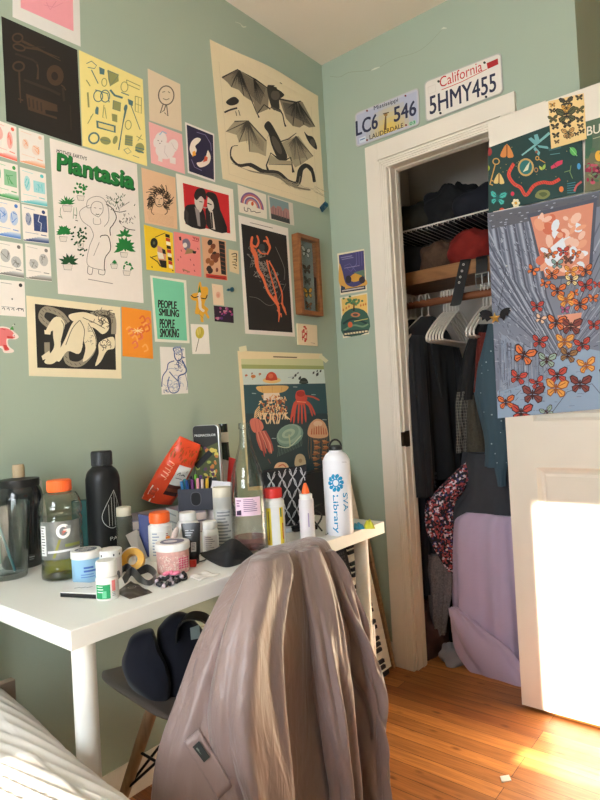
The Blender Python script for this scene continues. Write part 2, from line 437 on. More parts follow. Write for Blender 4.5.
# baseboards
b = MB(); b.prism([(0, 0), (0.014, 0), (0.014, 0.075), (0.009, 0.088), (0.004, 0.0925), (0, 0.0925)], -3.4, 0, lambda x, y, h: Vector((h, -x, y)))
struct('baseboard_left', b, TRIM)
b = MB(); b.box(-0.014, -0.205, 0, 0, -0.014, 0.09); struct('baseboard_right', b, TRIM)
# closet door casing and jamb
b = MB()
b.box(-0.02, -0.268, 0, 0, -0.209, 2.138)                       # left flat
b.box(-0.02, -0.828, 2.07, 0, -0.2681, 2.138)                     # head flat
b.box(-0.02, -0.828, 0, 0, -0.775, 2.0699)                       # right flat
def bead(y): return [(y+0.0045*math.cos(a), -0.016+0.009*math.sin(a)-0.004) for a in [PI+PI*k/8 for k in range(9)]]
for k in range(4):
    y = -0.273-0.0092*k; zt = 2.062-0.0092*k
    b.lathe([(0.0052, 0.0), (0.0052, zt)], 12, (-0.0175, y, 0)); b.box(-0.016, y-0.0046, 0, 0, y+0.0046, zt)
    b.lathe([(0.0052, -0.93), (0.0052, y)], 12, M=Matrix(((0, 0, 1, 0), (1, 0, 0, 0), (0, 1, 0, 0), (0, 0, 0, 1))) @ Matrix.Identity(4) if False else Matrix(((1, 0, 0, -0.0175), (0, 0, 1, 0), (0, -1, 0, zt), (0, 0, 0, 1))))
    b.box(-0.016, -0.775, zt-0.0046, 0, y, zt+0.0046)
struct('trim_1', b, TRIM, bevel=0.0015)
b = MB()
b.box(-0.004, -0.314, 0, 0.072, -0.3061, 2.036); b.box(-0.004, -0.742, 2.036, 0.072, -0.3061, 2.05); b.box(-0.004, -0.7419, 0, 0.072, -0.73, 2.036)
b.box(0.034, -0.318, 0, 0.06, -0.314, 2.030); b.box(0.034, -0.73, 2.030, 0.06, -0.314, 2.036)
struct('trim_2', b, TRIM, bevel=0.001)
p = onx(399.5, 439, -0.006)
st = MB(); st.box(-0.008, -0.3155, p.z-0.032, 0.03, -0.3141, p.z+0.032); st.box(-0.024, -0.316, p.z-0.028, -0.004, -0.306, p.z+0.028)
tag(st.build('strike_plate', mat('aged_brass', (70, 56, 40), 0.45, 0.7), loc=(0, -0.325, p.z)), 'dark metal latch strike plate on the left side of the closet door frame', 'strike plate')
# small peeled paint cracks near the ceiling
pc = (205, 208, 190)
a = Art(FR, (330, 0, 4)); a.h = 0.0006; a.bm = 0
a.line([(165, 282), (180, 275), (200, 268)], [2, 7, 2], pc); a.line([(0, 305), (40, 308), (75, 290), (130, 285), (165, 280)], 2, (150, 160, 140), smooth=3)
a.line([(445, 118), (455, 112), (468, 113)], [2, 7, 2], pc); a.line([(200, 268), (260, 235), (330, 215), (370, 195), (410, 160), (450, 116)], 1.5, (150, 160, 140), smooth=3)
a.build('crack_right')['kind'] = 'structure'
a = Art(FL, (200, 0, 4)); a.h = 0.0006
a.line([(140, 88), (160, 95), (172, 108), (185, 106)], [2, 5, 2], pc, smooth=3); a.line([(175, 120), (210, 150), (240, 158), (270, 145)], 2, (172, 180, 160), smooth=3)
a.build('crack_left')['kind'] = 'structure'

# ------------------------------------------------------------------ closet door, swung open against the wall
door = thing('closet_door', 'white panelled closet door swung open flat, covered in puzzles above', 'door', (-0.05, -0.98, 0.01))
b = MB(); W0, W1, Zb, Zt = -1.215, -0.747, 0.012, 2.04
x0, x1 = DOORX, DOORX+0.035
py0, py1 = -1.125, -0.842     # panel span
pz = [(0.25, 0.835), (0.99, 1.90)]
b.box(x0, W0, Zb, x1, py0, Zt); b.box(x0, py1, Zb, x1, W1, Zt)
b.box(x0, py0, Zb, x1, py1, pz[0][0]); b.box(x0, py0, pz[0][1], x1, py1, pz[1][0]); b.box(x0, py0, pz[1][1], x1, py1, Zt)
b.build('frame', TRIM, door)
for z0, z1 in pz:
    b = MB()
    ins = [(0, 0), (0.010, 0.012), (0.022, 0.016), (0.030, 0.010)]
    ringp = []
    for d, dx in ins:
        ringp.append([Vector((x0+dx, py0+d, z0+d)), Vector((x0+dx, py1-d, z0+d)), Vector((x0+dx, py1-d, z1-d)), Vector((x0+dx, py0+d, z1-d))])
    b.loft(ringp, cap=False); n = len(b.v); b.f.append([n-4, n-3, n-2, n-1]); b.mi.append(0)
    b.box(x0+0.02, py0, z0, x1-0.004, py1, z1)
    b.build('panel', TRIM, door, sharp=20)
for z in (0.25, 1.78):
    b = MB(); b.lathe([(0.005, -0.045), (0.005, 0.045)], 14, (-0.026, -0.742, z)); b.box(-0.031, -0.747, z-0.044, -0.026, -0.742, z+0.044)
    b.build('hinge', mat('aged_brass', (70, 56, 40), 0.45, 0.7), door)

# ------------------------------------------------------------------ light
w = bpy.data.worlds.new('sky'); scene.world = w; w.use_nodes = True
bg = w.node_tree.nodes['Background']; bg.inputs['Color'].default_value = (0.87, 0.935, 1.0, 1); bg.inputs['Strength'].default_value = 9.0
sun = bpy.data.lights.new('sun', 'SUN'); sun.energy = 30; sun.angle = 0.012; sun.color = (1.0, 0.87, 0.68)
so = bpy.data.objects.new('sun', sun); COL.objects.link(so)
el = math.atan(0.44); az = 0.0
dirv = Vector((math.cos(el)*math.cos(az), math.cos(el)*math.sin(az), -math.sin(el)))
so.rotation_euler = dirv.to_track_quat('-Z', 'Y').to_euler(); so.location = (-5, -1.2, 3)
def portal(y0, y1, z0, z1):
    l = bpy.data.lights.new('window_portal', 'AREA'); l.shape = 'RECTANGLE'; l.size = abs(y1-y0); l.size_y = z1-z0
    l.cycles.is_portal = True
    o = bpy.data.objects.new('window_portal', l); COL.objects.link(o); o.location = (-3.5, (y0+y1)/2, (z0+z1)/2)
    o.rotation_euler = Vector((1, 0, 0)).to_track_quat('-Z', 'Z').to_euler()
portal(-1.72, -0.835, 0.90, 2.215); portal(-0.76, -0.57, 0.90, WZ)
scene.view_settings.view_transform = 'Standard'; scene.view_settings.look = 'None'; scene.view_settings.gamma = 1.0
scene.view_settings.use_curve_mapping = False
scene.view_settings.exposure = 1.14
scene.cycles.max_bounces = 14; scene.cycles.diffuse_bounces = 8; scene.cycles.glossy_bounces = 5; scene.cycles.transmission_bounces = 10; scene.cycles.transparent_max_bounces = 16
scene.cycles.caustics_reflective = False; scene.cycles.caustics_refractive = False
scene.cycles.sample_clamp_indirect = 6.0
scene.cycles.use_denoising = True
# ================================================================== DESK
DZ = 0.741
WHITE = mat('white_laminate', (232, 232, 230), 0.35, noise=0.015, scale=8)
desk = thing('desk', 'white rectangular desk with round legs against the green wall, crowded with bottles', 'desk', (-1.13, -0.3, 0))
b = MB(); b.box(-1.614, -0.598, DZ-0.033, -0.651, -0.012, DZ); b.build('desk_top', WHITE, desk, bevel=0.0012)
for x in (-1.573, -0.722):
    for y in (-0.562, -0.05):
        b = MB(); b.lathe([(0.0185, 0), (0.0195, 0.004), (0.0200, DZ-0.036), (0.0200, DZ-0.033)], 32, (x, y, 0)); b.build('leg', WHITE, desk)

# ================================================================== CHAIR with the jacket over it
SHELL = mat('grey_brown_plastic', (112, 102, 96), 0.45)
BEECH = wood('beech_wood', (150, 112, 80), (188, 150, 112), (8, 8, 1))
BLACKM = mat('black_metal', (24, 24, 26), 0.4, 0.6)
cx = -1.075
chair = thing('shell_chair', 'grey-brown shell chair with wooden legs tucked under the desk, under a draped jacket', 'chair', (cx, -0.37, 0))
prof = cr([(-0.110, 0.402, 0.10), (-0.120, 0.414, 0.175), (-0.150, 0.425, 0.220), (-0.21, 0.430, 0.247), (-0.32, 0.424, 0.256), (-0.44, 0.414, 0.254), (-0.525, 0.425, 0.230), (-0.578, 0.475, 0.205), (-0.603, 0.56, 0.17), (-0.622, 0.66, 0.125), (-0.640, 0.745, 0.09), (-0.648, 0.770, 0.06)], 5)
nv = len(prof)-1
def shell(u, v):
    i = v*nv; k = min(int(i), nv-1); t = i-k
    y, z, hw = [a*(1-t)+c*t for a, c in zip(prof[k], prof[k+1])]
    s = 2*u-1; e = abs(s)**3
    lift = 0.020*e*min(1, max(0, (v-0.03)*8)); back = max(0, (v-0.5)*2)
    return Vector((cx+s*hw, y+back*0.030*e, z+lift*(1-back*0.7)-0.006*e))
b = MB(); b.grid(shell, 28, nv); b.build('seat_shell', SHELL, chair, solid=-0.006, sharp=80)
tops = {}
for sx in (-1, 1):
    for top, bot in (((cx+sx*0.115, -0.24, 0.392), (cx+sx*0.225, -0.135, 0.0)), ((cx+sx*0.115, -0.44, 0.392), (cx+sx*0.205, -0.575, 0.0))):
        b = MB(); P0, P1 = Vector(top), Vector(bot)
        b.tube([P0, P0.lerp(P1, 0.35), P1], [0.0165, 0.0155, 0.0105], 20); b.build('leg', BEECH, chair)
b = MB()
for sx in (-1, 1):
    b.tube([(cx+sx*0.16, -0.195, 0.235), (cx+sx*0.155, -0.51, 0.225)], 0.0035, 8); b.tube([(cx+sx*0.12, -0.24, 0.388), (cx+sx*0.12, -0.45, 0.388)], 0.005, 8)
    b.tube([(cx+sx*0.186, -0.172, 0.14), (cx-sx*0.115, -0.25, 0.383)], 0.0035, 8); b.tube([(cx+sx*0.168, -0.52, 0.165), (cx-sx*0.115, -0.45, 0.383)], 0.0035, 8)
    b.tube([(cx+sx*0.186, -0.172, 0.14), (cx+sx*0.115, -0.44, 0.385)], 0.0035, 8)
b.tube([(cx-0.12, -0.30, 0.388), (cx+0.12, -0.30, 0.388)], 0.005, 8); b.tube([(cx-0.12, -0.40, 0.388), (cx+0.12, -0.40, 0.388)], 0.005, 8)
b.build('wire_brace', BLACKM, chair)
# ================================================================== PRINTS ON THE ART WALL
PAPER = (236, 226, 214); CREAM = (232, 216, 184); BLK = (28, 25, 23); WALLG = (160, 176, 164)
def leaf(A, x, y, l, w, an, c, up=True):
    ca, sa = math.cos(an), math.sin(an)
    pts = [(0, 0), (l*.3, w*.45), (l*.6, w*.42), (l, 0), (l*.6, -w*.42), (l*.3, -w*.45)]
    A.poly([(x+px*ca-py*sa, y+px*sa+py*ca) for px, py in pts], c, up=False); A.h += A.step*.25
def butterfly(A, x, y, s, rot, c, ec=BLK, sq=0.8, spots=True):
    ca, sa = math.cos(rot), math.sin(rot)
    T = lambda P, k=1.0: [(x+(px*ca-py*sa)*s*k, y+(px*sa+py*ca)*s*k) for px, py in P]
    h0 = A.h
    for sg in (-1, 1):
        f = 1.0 if sg > 0 else sq
        up = [(0, -.05), (.25*sg*f, -.55), (.75*sg*f, -.75), (1.0*sg*f, -.60), (.85*sg*f, -.15), (.45*sg*f, .05)]
        lo = [(0, .02), (.45*sg*f, .05), (.78*sg*f, .20), (.72*sg*f, .55), (.40*sg*f, .70), (.12*sg*f, .35)]
        for W in (up, lo):
            A.h = h0; A.poly(T(W), ec); cxw = sum(p[0] for p in W)/6; cyw = sum(p[1] for p in W)/6
            A.poly(T([(cxw+(px-cxw)*.76, cyw+(py-cyw)*.76) for px, py in W]), c)
        if spots: A.line(T([(.08*sg*f, -.1), (.7*sg*f, -.5)]), s*.06, ec, up=False); A.line(T([(.08*sg*f, .08), (.55*sg*f, .45)]), s*.06, ec)
    A.line(T([(0, -.35), (0, .4)]), s*.12, ec); A.h = h0+A.step*.4
def art(name, label, cat, view, q, col, fn=FL, thick=0.0006, lift=None, group=None, n=6, base_h=0.0):
    A = Art(fn, view); A.base_h = base_h; A.base(q, col, thick, n, lift); A.meta = (name, label, cat, group); return A
def done(A):
    o = A.build(A.meta[0]); tag(o, A.meta[1], A.meta[2], A.meta[3]); return o
rng = random.Random(3)

# pink print in a white border, cut by the top edge
A = art('art_print', 'pink print with a white border, highest on the wall at the far left', 'print', Z1, [(48, -190), (316, -60), (322, 187), (50, 68)], (226, 222, 218))
A.inset((.12, .12, .1, .2), (238, 160, 170)); A.line([(185, 10), (200, 40), (225, 5)], 3, (222, 140, 152)); A.line([(175, 20), (215, 30), (250, 12)], 2, (222, 140, 152)); done(A)
# black tool print
A = art('art_print', 'large black print of faint bronze scissors and tools', 'print', Z1, [(5, 65), (308, 200), (326, 585), (25, 485)], (34, 29, 26))
br = (74, 54, 40); dk = (54, 42, 34)
A.ell(70, 152, 20, 17, br, ring=7); A.ell(76, 190, 24, 12, br, .3, ring=7); A.line([(88, 165), (150, 195), (242, 244)], [10, 9, 3], br); A.line([(95, 190), (150, 198), (238, 232)], [8, 8, 3], br)
A.ell(74, 266, 22, 18, br, ring=8); A.line([(76, 285), (78, 340), (82, 412)], [8, 7, 5], br); A.line([(72, 395), (92, 402)], 6, br)
A.line([(148, 258), (152, 275), (150, 318)], [8, 5, 10], br)
A.ell(220, 302, 34, 42, br, -.2); A.ell(218, 305, 13, 17, (40, 33, 29), -.2); A.line([(244, 340), (256, 350), (262, 362)], 5, br)
A.poly([(103, 375), (228, 420), (230, 448), (180, 440), (182, 455), (226, 468), (228, 478), (112, 440)], br)
for k in range(4): A.line([(115+k*16, 392+k*6), (118+k*16, 428+k*6)], 6, dk)
A.line([(60, 215), (130, 240), (150, 255)], 8, dk); A.line([(95, 320), (200, 360), (240, 380)], 10, dk); A.line([(250, 350), (256, 405)], 9, dk); A.line([(280, 420), (284, 520)], 4, dk); A.line([(100, 185), (180, 190)], 3, dk); done(A)
# yellow tool print
A = art('art_print', 'yellow print covered with small blue drawings of tools and household things', 'print', Z1, [(315, 200), (570, 318), (588, 665), (330, 583)], (242, 225, 146))
tb = (84, 118, 120); tg = (150, 150, 96)
A.ell(375, 553, 20, 21, tb, .2, ring=7); A.ell(421, 563, 22, 15, tg, .3); A.line([(400, 558), (440, 566)], 2, tb); A.ell(460, 560, 9, 17, tg, .3)
A.line([(505, 425), (490, 500), (474, 600)], [10, 4, 5], tb); A.ell(502, 432, 7, 14, tb, .2); A.line([(515, 400), (560, 520)], 3, tb); A.poly([(510, 395), (532, 405), (530, 425), (514, 418)], tb)
A.poly([(384, 482), (462, 503), (462, 532), (386, 512)], tb); A.poly([(392, 490), (455, 507), (455, 526), (394, 508)], (232, 214, 136))
A.ell(392, 385, 18, 22, tb, ring=4); A.ell(420, 385, 18, 24, tb, ring=4); A.line([(380, 360), (430, 375), (436, 410)], 4, tb)
A.poly([(430, 280), (472, 298), (474, 325), (440, 345), (432, 318)], tg); A.line([(430, 282), (474, 300), (440, 346), (430, 282)], 3, tb)
A.poly([(396, 268), (418, 278), (416, 300), (398, 296)], tb); A.line([(345, 255), (365, 245), (385, 262), (378, 275), (350, 270)], 3, tb); A.line([(365, 280), (392, 335)], 4, tb)
A.line([(440, 360), (458, 382), (490, 392)], 8, tb); A.ell(497, 348, 14, 20, tg, ring=3); A.line([(484, 370), (515, 382)], 4, tb); A.line([(505, 320), (560, 345), (558, 360), (508, 338), (505, 320)], 3, tg)
A.poly([(452, 402), (482, 412), (480, 446), (450, 436)], tg); A.line([(452, 402), (482, 412), (480, 446), (450, 436), (452, 402)], 2, tb)
A.line([(540, 385), (565, 392), (564, 455), (540, 445), (540, 385)], 3, tg); A.line([(552, 388), (552, 450)], 2, tg); A.line([(540, 415), (565, 424)], 2, tg)
A.poly([(446, 455), (468, 460), (468, 490), (448, 484)], tg); A.poly([(386, 425), (394, 432), (392, 460), (380, 455), (380, 440)], tb); A.line([(415, 420), (410, 470), (425, 475), (418, 430)], 3, tg)
A.line([(350, 370), (354, 430)], 7, tg); A.line([(352, 330), (360, 345), (344, 320)], 4, tg); A.line([(350, 495), (372, 455), (360, 470)], 3, tg)
A.poly([(500, 540), (530, 545), (528, 585), (498, 580)], tg); [A.line([(500, 548+k*10), (530, 553+k*10)], 2, tb) for k in range(4)]
A.ell(558, 592, 18, 20, tg); A.line([(540, 590), (576, 598)], 4, tb); A.line([(540, 600), (574, 612)], 6, tb); A.line([(545, 545), (570, 560), (550, 565), (565, 540)], 3, tg)
A.line([(494, 600), (510, 592), (524, 608), (508, 616), (494, 600)], 2, tb); A.line([(530, 622), (556, 632)], 2, tb); A.ell(512, 500, 12, 18, tg, ring=3); A.ell(416, 330, 10, 16, tg, ring=3); done(A)
# cream rosette print
A = art('art_print', 'cream sheet with a drawn smiling rosette badge', 'print', Z3, [(50, 110), (143, 155), (148, 290), (55, 258)], (226, 206, 178))
g = (110, 100, 88); A.ell(103, 187, 22, 27, g, ring=3.5); A.line([(92, 178), (100, 176)], 2, g); A.line([(108, 176), (114, 180)], 2, g); A.line([(94, 196), (103, 200), (112, 196)], 2, g)
A.line([(94, 212), (86, 238), (97, 230), (102, 214)], 3, g); A.line([(104, 214), (108, 246), (98, 236)], 3, g); done(A)
# pink dog card
A = art('art_print', 'pink card with a fluffy white dog', 'print', Z3, [(53, 262), (148, 298), (157, 412), (60, 380)], (240, 178, 178))
w = (236, 224, 220); A.ell(88, 312, 17, 20, w); A.ell(100, 345, 28, 24, w, .2); A.ell(122, 332, 15, 20, w, .2); A.ell(74, 322, 8, 14, w); A.line([(84, 300), (92, 290), (104, 296)], 3, (150, 190, 220))
A.poly([(80, 355), (92, 360), (92, 378), (80, 374)], w); A.poly([(112, 362), (130, 366), (130, 384), (114, 380)], w)
for p in ((80, 316), (90, 318), (85, 324)): A.ell(p[0], p[1], 1.6, 1.8, (120, 100, 100), n=8)
A.line([(100, 330), (98, 350), (108, 364)], 1.5, (208, 190, 190)); A.line([(118, 322), (126, 338), (134, 344)], 1.5, (208, 190, 190)); done(A)
# navy fox print
A = art('art_print', 'navy print with two pale foxes curled in a circle', 'print', Z3, [(157, 263), (240, 297), (243, 435), (165, 408)], (232, 224, 220))
A.inset((.05, .04, .04, .04), (44, 38, 66)); A.poly(cr([(170, 336), (176, 318), (190, 308), (202, 312), (196, 322), (186, 332), (190, 345), (180, 360), (172, 350)], 4, True), (240, 226, 214)); A.poly([(178, 348), (186, 345), (188, 358), (178, 362)], (240, 166, 60))
A.poly(cr([(190, 380), (205, 376), (216, 362), (222, 344), (230, 362), (226, 380), (212, 390), (198, 392)], 4, True), (240, 226, 214)); A.poly([(208, 378), (220, 374), (222, 364), (214, 360)], (214, 92, 60)); A.line([(190, 292), (215, 300), (230, 325), (232, 345)], 2, (120, 110, 150)); A.line([(175, 370), (184, 392), (205, 402)], 2, (120, 110, 150)); done(A)
# bats and snake poster
lf = lambda u, v: 0.022*max(0, 1-v/.125)**2*math.exp(-((u-.55)/.3)**2)
A = art('wall_poster', 'large cream poster of two bats above a long snake, near the ceiling corner', 'poster', ZB, [(20, 20), (500, 272), (534, 778), (78, 640)], (232, 216, 182), lift=lf, n=16)
k1 = (52, 48, 44); k2 = (92, 84, 74); k3 = (140, 128, 108); k4 = (176, 162, 134)
A.line([A.uv(.07, .13), A.uv(.07, .95), A.uv(.93, .95), A.uv(.93, .13)], 1, (200, 184, 152))
# first bat
A.poly([(75, 190), (150, 150), (215, 190), (285, 240), (280, 330), (228, 352), (215, 300), (172, 272), (150, 245), (116, 232), (100, 212)], k3)
A.poly([(330, 285), (400, 298), (430, 292), (490, 408), (462, 412), (440, 400), (420, 412), (390, 405), (360, 372), (345, 330)], k3)
for p in ([(150, 152), (116, 232)], [(150, 152), (172, 272)], [(152, 155), (228, 345)], [(150, 152), (215, 192), (290, 245)], [(75, 190), (150, 150)]): A.line(p, [7, 3], k1)
for p in ([(402, 300), (390, 405)], [(405, 300), (440, 400)], [(412, 298), (488, 408)], [(330, 285), (405, 300), (430, 292)]): A.line(p, [7, 3], k1)
for i in range(34):
    t = i/33; A.line([(158+t*110, 165+t*70), (150+t*95, 215+t*95)], 2.2, k2, up=False)
for i in range(26):
    t = i/25; A.line([(345+t*70, 300+t*12), (360+t*110, 350+t*52)], 2.2, k2, up=False)
A.up(); A.poly(cr([(275, 235), (290, 215), (318, 212), (340, 228), (338, 250), (352, 268), (330, 290), (330, 330), (302, 332), (285, 290)], 4, True), k1); A.ell(312, 268, 20, 22, k2); A.ell(300, 222, 7, 12, k1, -.4); A.ell(330, 222, 7, 10, k1, .5)
A.line([(290, 330), (262, 310), (232, 350), (240, 368)], [7, 5, 5, 7], k1); A.line([(330, 330), (345, 355), (352, 392), (358, 408)], [7, 5, 5, 8], k1); A.line([(292, 320), (320, 335), (340, 342)], 8, k2)
for (o, a_, b_, n_, c_, w_) in (((150, 152), (116, 232), (172, 272), 26, k1, 1.6), ((152, 152), (172, 272), (228, 348), 30, k1, 1.6), ((215, 192), (228, 345), (285, 290), 26, k1, 1.8), ((150, 152), (80, 192), (116, 232), 20, k2, 1.5), ((402, 300), (345, 330), (390, 405), 26, k1, 1.6), ((405, 300), (390, 405), (440, 402), 24, k1, 1.6), ((412, 298), (440, 402), (488, 408), 24, k1, 1.6)):
    for i in range(n_):
        t_ = rng.random(); l_ = rng.uniform(.25, .85); ex_, ey_ = a_[0]*(1-t_)+b_[0]*t_, a_[1]*(1-t_)+b_[1]*t_; s0_ = rng.uniform(.03, .2)
        A.line([(o[0]+(ex_-o[0])*s0_, o[1]+(ey_-o[1])*s0_), (o[0]+(ex_-o[0])*l_, o[1]+(ey_-o[1])*l_)], [w_*1.4, .5], c_, up=False)
A.up()
# second bat
A.poly([(92, 430), (130, 385), (190, 382), (240, 440), (275, 475), (270, 540), (235, 525), (195, 520), (190, 470), (150, 478), (140, 445)], k4)
A.poly([(340, 480), (400, 452), (415, 450), (480, 540), (455, 555), (430, 575), (400, 590), (370, 540)], k4)
for p in ([(190, 384), (150, 478)], [(190, 384), (198, 518)], [(190, 384), (92, 430)], [(130, 385), (190, 382)], [(190, 382), (272, 472), (292, 420)]): A.line(p, [6, 3], k2)
for p in ([(400, 455), (425, 575)], [(400, 452), (455, 555)], [(402, 450), (480, 540)], [(335, 475), (372, 462), (405, 436)]): A.line(p, [6, 3], k2)
for i in range(22):
    t = i/21; A.line([(200+t*60, 415+t*60), (200+t*58, 470+t*50)], 1.6, k3, up=False); A.line([(372+t*30, 480-t*20), (392+t*60, 555-t*10)], 1.6, k3, up=False)
A.up(); A.poly(cr([(262, 408), (276, 385), (292, 392), (320, 440), (345, 490), (365, 540), (350, 565), (325, 555), (295, 490), (282, 440)], 4, True), k1); A.ell(318, 490, 14, 45, k2, -.45)
A.line([(330, 555), (292, 525), (272, 580), (280, 605)], [9, 6, 6, 12], k1); A.line([(350, 560), (380, 545), (388, 590), (392, 612)], [9, 6, 6, 12], k1); A.poly([(288, 530), (330, 558), (384, 560), (384, 578), (280, 572)], k4); A.line([(282, 575), (384, 578)], 3, k2)
for (o, a_, b_, n_, c_, w_) in (((190, 384), (95, 430), (150, 476), 24, k2, 1.4), ((190, 384), (150, 476), (198, 516), 22, k2, 1.4), ((192, 384), (200, 516), (270, 535), 30, k2, 1.5), ((402, 454), (345, 500), (400, 588), 26, k2, 1.4), ((402, 454), (428, 575), (478, 540), 24, k2, 1.4)):
    for i in range(n_):
        t_ = rng.random(); l_ = rng.uniform(.25, .85); ex_, ey_ = a_[0]*(1-t_)+b_[0]*t_, a_[1]*(1-t_)+b_[1]*t_; s0_ = rng.uniform(.03, .2)
        A.line([(o[0]+(ex_-o[0])*s0_, o[1]+(ey_-o[1])*s0_), (o[0]+(ex_-o[0])*l_, o[1]+(ey_-o[1])*l_)], [w_*1.4, .5], c_, up=False)
A.up()
# snake
sp = cr([(145, 492), (118, 500), (115, 545), (150, 580), (200, 578), (260, 608), (320, 615), (370, 655), (410, 660), (425, 600), (450, 582), (475, 605), (486, 655)], 8)
A.line(sp, [3, 6, 10, 14, 18, 20, 22, 24, 24, 22, 18, 14, 10], k1); A.line([(p[0]+2, p[1]+6) for p in sp[40:70]], 4, k3)
A.line(cr([(118, 570), (200, 605), (320, 630), (400, 675), (470, 690)], 6), [2, 6, 10, 8, 2], k3)
for i in range(26): x = 330+rng.random()*170; A.line([(x, 630+(x-330)*.25+rng.random()*30), (x+50, 650+(x-330)*.28+rng.random()*30)], 1.2, k4, up=False)
A.up(); A.poly(cr([(92, 300), (110, 282), (132, 276), (150, 292), (140, 308), (112, 314)], 4, True), k1); A.line([(85, 345), (110, 334), (142, 325)], 8, k1, smooth=3); A.line([(135, 340), (140, 360)], 3, k1); A.line([(148, 335), (155, 360)], 3, k1)
A.poly(cr([(440, 430), (455, 446), (480, 455), (496, 492), (494, 510), (470, 490), (452, 462)], 4, True), k1); A.ell(478, 480, 10, 18, k2, -.4); done(A)
# blue clip on the poster corner
c = MB(); P = FL(323, 207, 0.011); U = (FL(328, 202, 0)-FL(318, 213, 0)).normalized(); Nn = Vector((0, -1, 0)); S = U.cross(Nn)
M4 = Matrix((( U.x, S.x, Nn.x, P.x), (U.y, S.y, Nn.y, P.y), (U.z, S.z, Nn.z, P.z), (0, 0, 0, 1)))
c.box(-.026, -.012, -.0105, .026, .012, -.003, M=M4); c.lathe([(.010, -.002), (.010, .003), (.006, .005)], 16, M=M4 @ Matrix.Translation((.014, 0, 0))); c.lathe([(.010, -.002), (.010, .003), (.006, .005)], 16, M=M4 @ Matrix.Translation((-.014, 0, 0)))
tag(c.build('poster_clip', mat('teal_plastic', (30, 78, 98), 0.35), loc=P, bevel=0.001), 'dark teal clip at the lower right corner of the bat poster', 'clip')
# curly-headed portrait
A = art('art_print', 'peach print of a face with wild snake-like hair', 'print', ZC, [(4, 28), (132, 66), (140, 260), (18, 236)], (226, 186, 150))
for k in range(110):
    an = rng.uniform(PI*.72, PI*2.28); r0 = rng.uniform(16, 34); x, y = 72+math.cos(an)*r0, 150+math.sin(an)*r0
    l = rng.uniform(10, 28); A.line([(x, y), (x+math.cos(an+.6)*l*.5, y+math.sin(an+.6)*l*.5), (x+math.cos(an-.2)*l, y+math.sin(an-.2)*l)], 2.6, (62, 48, 40), smooth=3, up=False)
A.up(); A.ell(72, 152, 17, 24, (224, 190, 156)); A.ell(72, 152, 17, 24, (62, 48, 40), ring=2.4)
for s in (-1, 1): A.line([(72+s*4, 146), (72+s*11, 144)], 3, (50, 40, 34)); A.line([(72+s*24, 170), (72+s*30, 195), (72+s*20, 205)], 3, (70, 54, 44), smooth=3)
A.line([(72, 148), (70, 160), (74, 161)], 1.6, (80, 60, 50)); A.line([(66, 167), (78, 168)], 3, (70, 48, 40))
for k in range(9): A.line([(24+k, 192+k*4.5), (126, 214+k*4.5)], 1, (204, 160, 124), up=False)
A.up(); done(A)
# red print, dark couple
A = art('art_print', 'red print of a dark-haired couple leaning together, in a wide white border', 'print', ZC, [(134, 50), (348, 110), (360, 306), (150, 265)], (236, 228, 214))
A.poly([(160, 86), (332, 132), (338, 276), (170, 240)], (196, 34, 40)); d = (32, 27, 28); sk = (206, 196, 186)
A.poly(cr([(168, 178), (196, 166), (216, 172), (238, 190), (244, 258), (172, 240)], 3, True), d); A.poly(cr([(250, 172), (285, 170), (306, 200), (326, 272), (258, 258), (246, 210)], 3, True), d)
A.poly([(168, 180), (172, 240), (180, 242), (182, 200)], (60, 52, 52))
A.poly(cr([(205, 165), (206, 130), (226, 134), (240, 152), (232, 185), (222, 196)], 3, True), sk); A.poly(cr([(252, 150), (256, 138), (274, 150), (276, 180), (262, 194), (252, 175)], 3, True), sk)
A.poly(cr([(202, 132), (212, 110), (234, 106), (246, 122), (246, 150), (228, 136), (214, 150), (206, 146)], 4, True), d); A.poly(cr([(246, 130), (256, 120), (280, 126), (292, 150), (302, 205), (282, 200), (274, 160), (258, 142)], 4, True), d)
A.poly([(204, 176), (222, 190), (226, 250), (216, 246)], (150, 140, 138)); A.poly([(262, 190), (272, 192), (282, 262), (268, 258)], sk); A.poly([(264, 196), (270, 197), (274, 258), (268, 256)], d); A.line([(252, 162), (268, 168)], 4, d); A.line([(222, 156), (234, 158)], 3, d); A.line([(234, 176), (244, 180), (252, 178)], 4, (170, 150, 146)); done(A)
# rainbow card
A = art('art_print', 'small cream card with a purple and red rainbow', 'print', ZC, [(365, 92), (472, 130), (476, 222), (372, 196)], (232, 222, 206))
for r, c_ in ((44, (132, 96, 140)), (38, (196, 108, 108)), (32, (232, 222, 206)), (29, (120, 104, 150)), (23, (206, 130, 120)), (17, (232, 222, 206))):
    A.poly([(420+r*math.cos(t), 174-r*1.15*math.sin(t)+r*math.cos(t)*.33) for t in [PI*i/16 for i in range(17)]], c_)
A.ell(421, 164, 5, 8, (214, 96, 50)); A.line([(390, 176), (392, 190), (404, 192), (402, 180), (414, 186), (416, 194), (428, 192), (436, 198), (452, 196)], 2.5, (80, 72, 70), smooth=3); done(A)
# city photograph
A = art('photo_print', 'small photo of pinkish towers under a teal sky, white border on one side', 'photo', ZC, [(478, 132), (572, 162), (578, 246), (486, 222)], (214, 206, 192))
A.poly([(484, 138), (556, 161), (562, 240), (492, 220)], (128, 152, 154)); A.poly([(488, 182), (500, 170), (510, 182), (514, 172), (528, 176), (534, 192), (544, 180), (558, 188), (561, 225), (491, 206)], (170, 124, 120)); A.poly([(490, 200), (560, 222), (562, 240), (492, 220)], (66, 66, 66))
for k in range(6): A.line([(498+k*10, 176+k*4), (499+k*10, 205+k*4)], 2, (120, 90, 92), up=False)
A.up(); done(A)
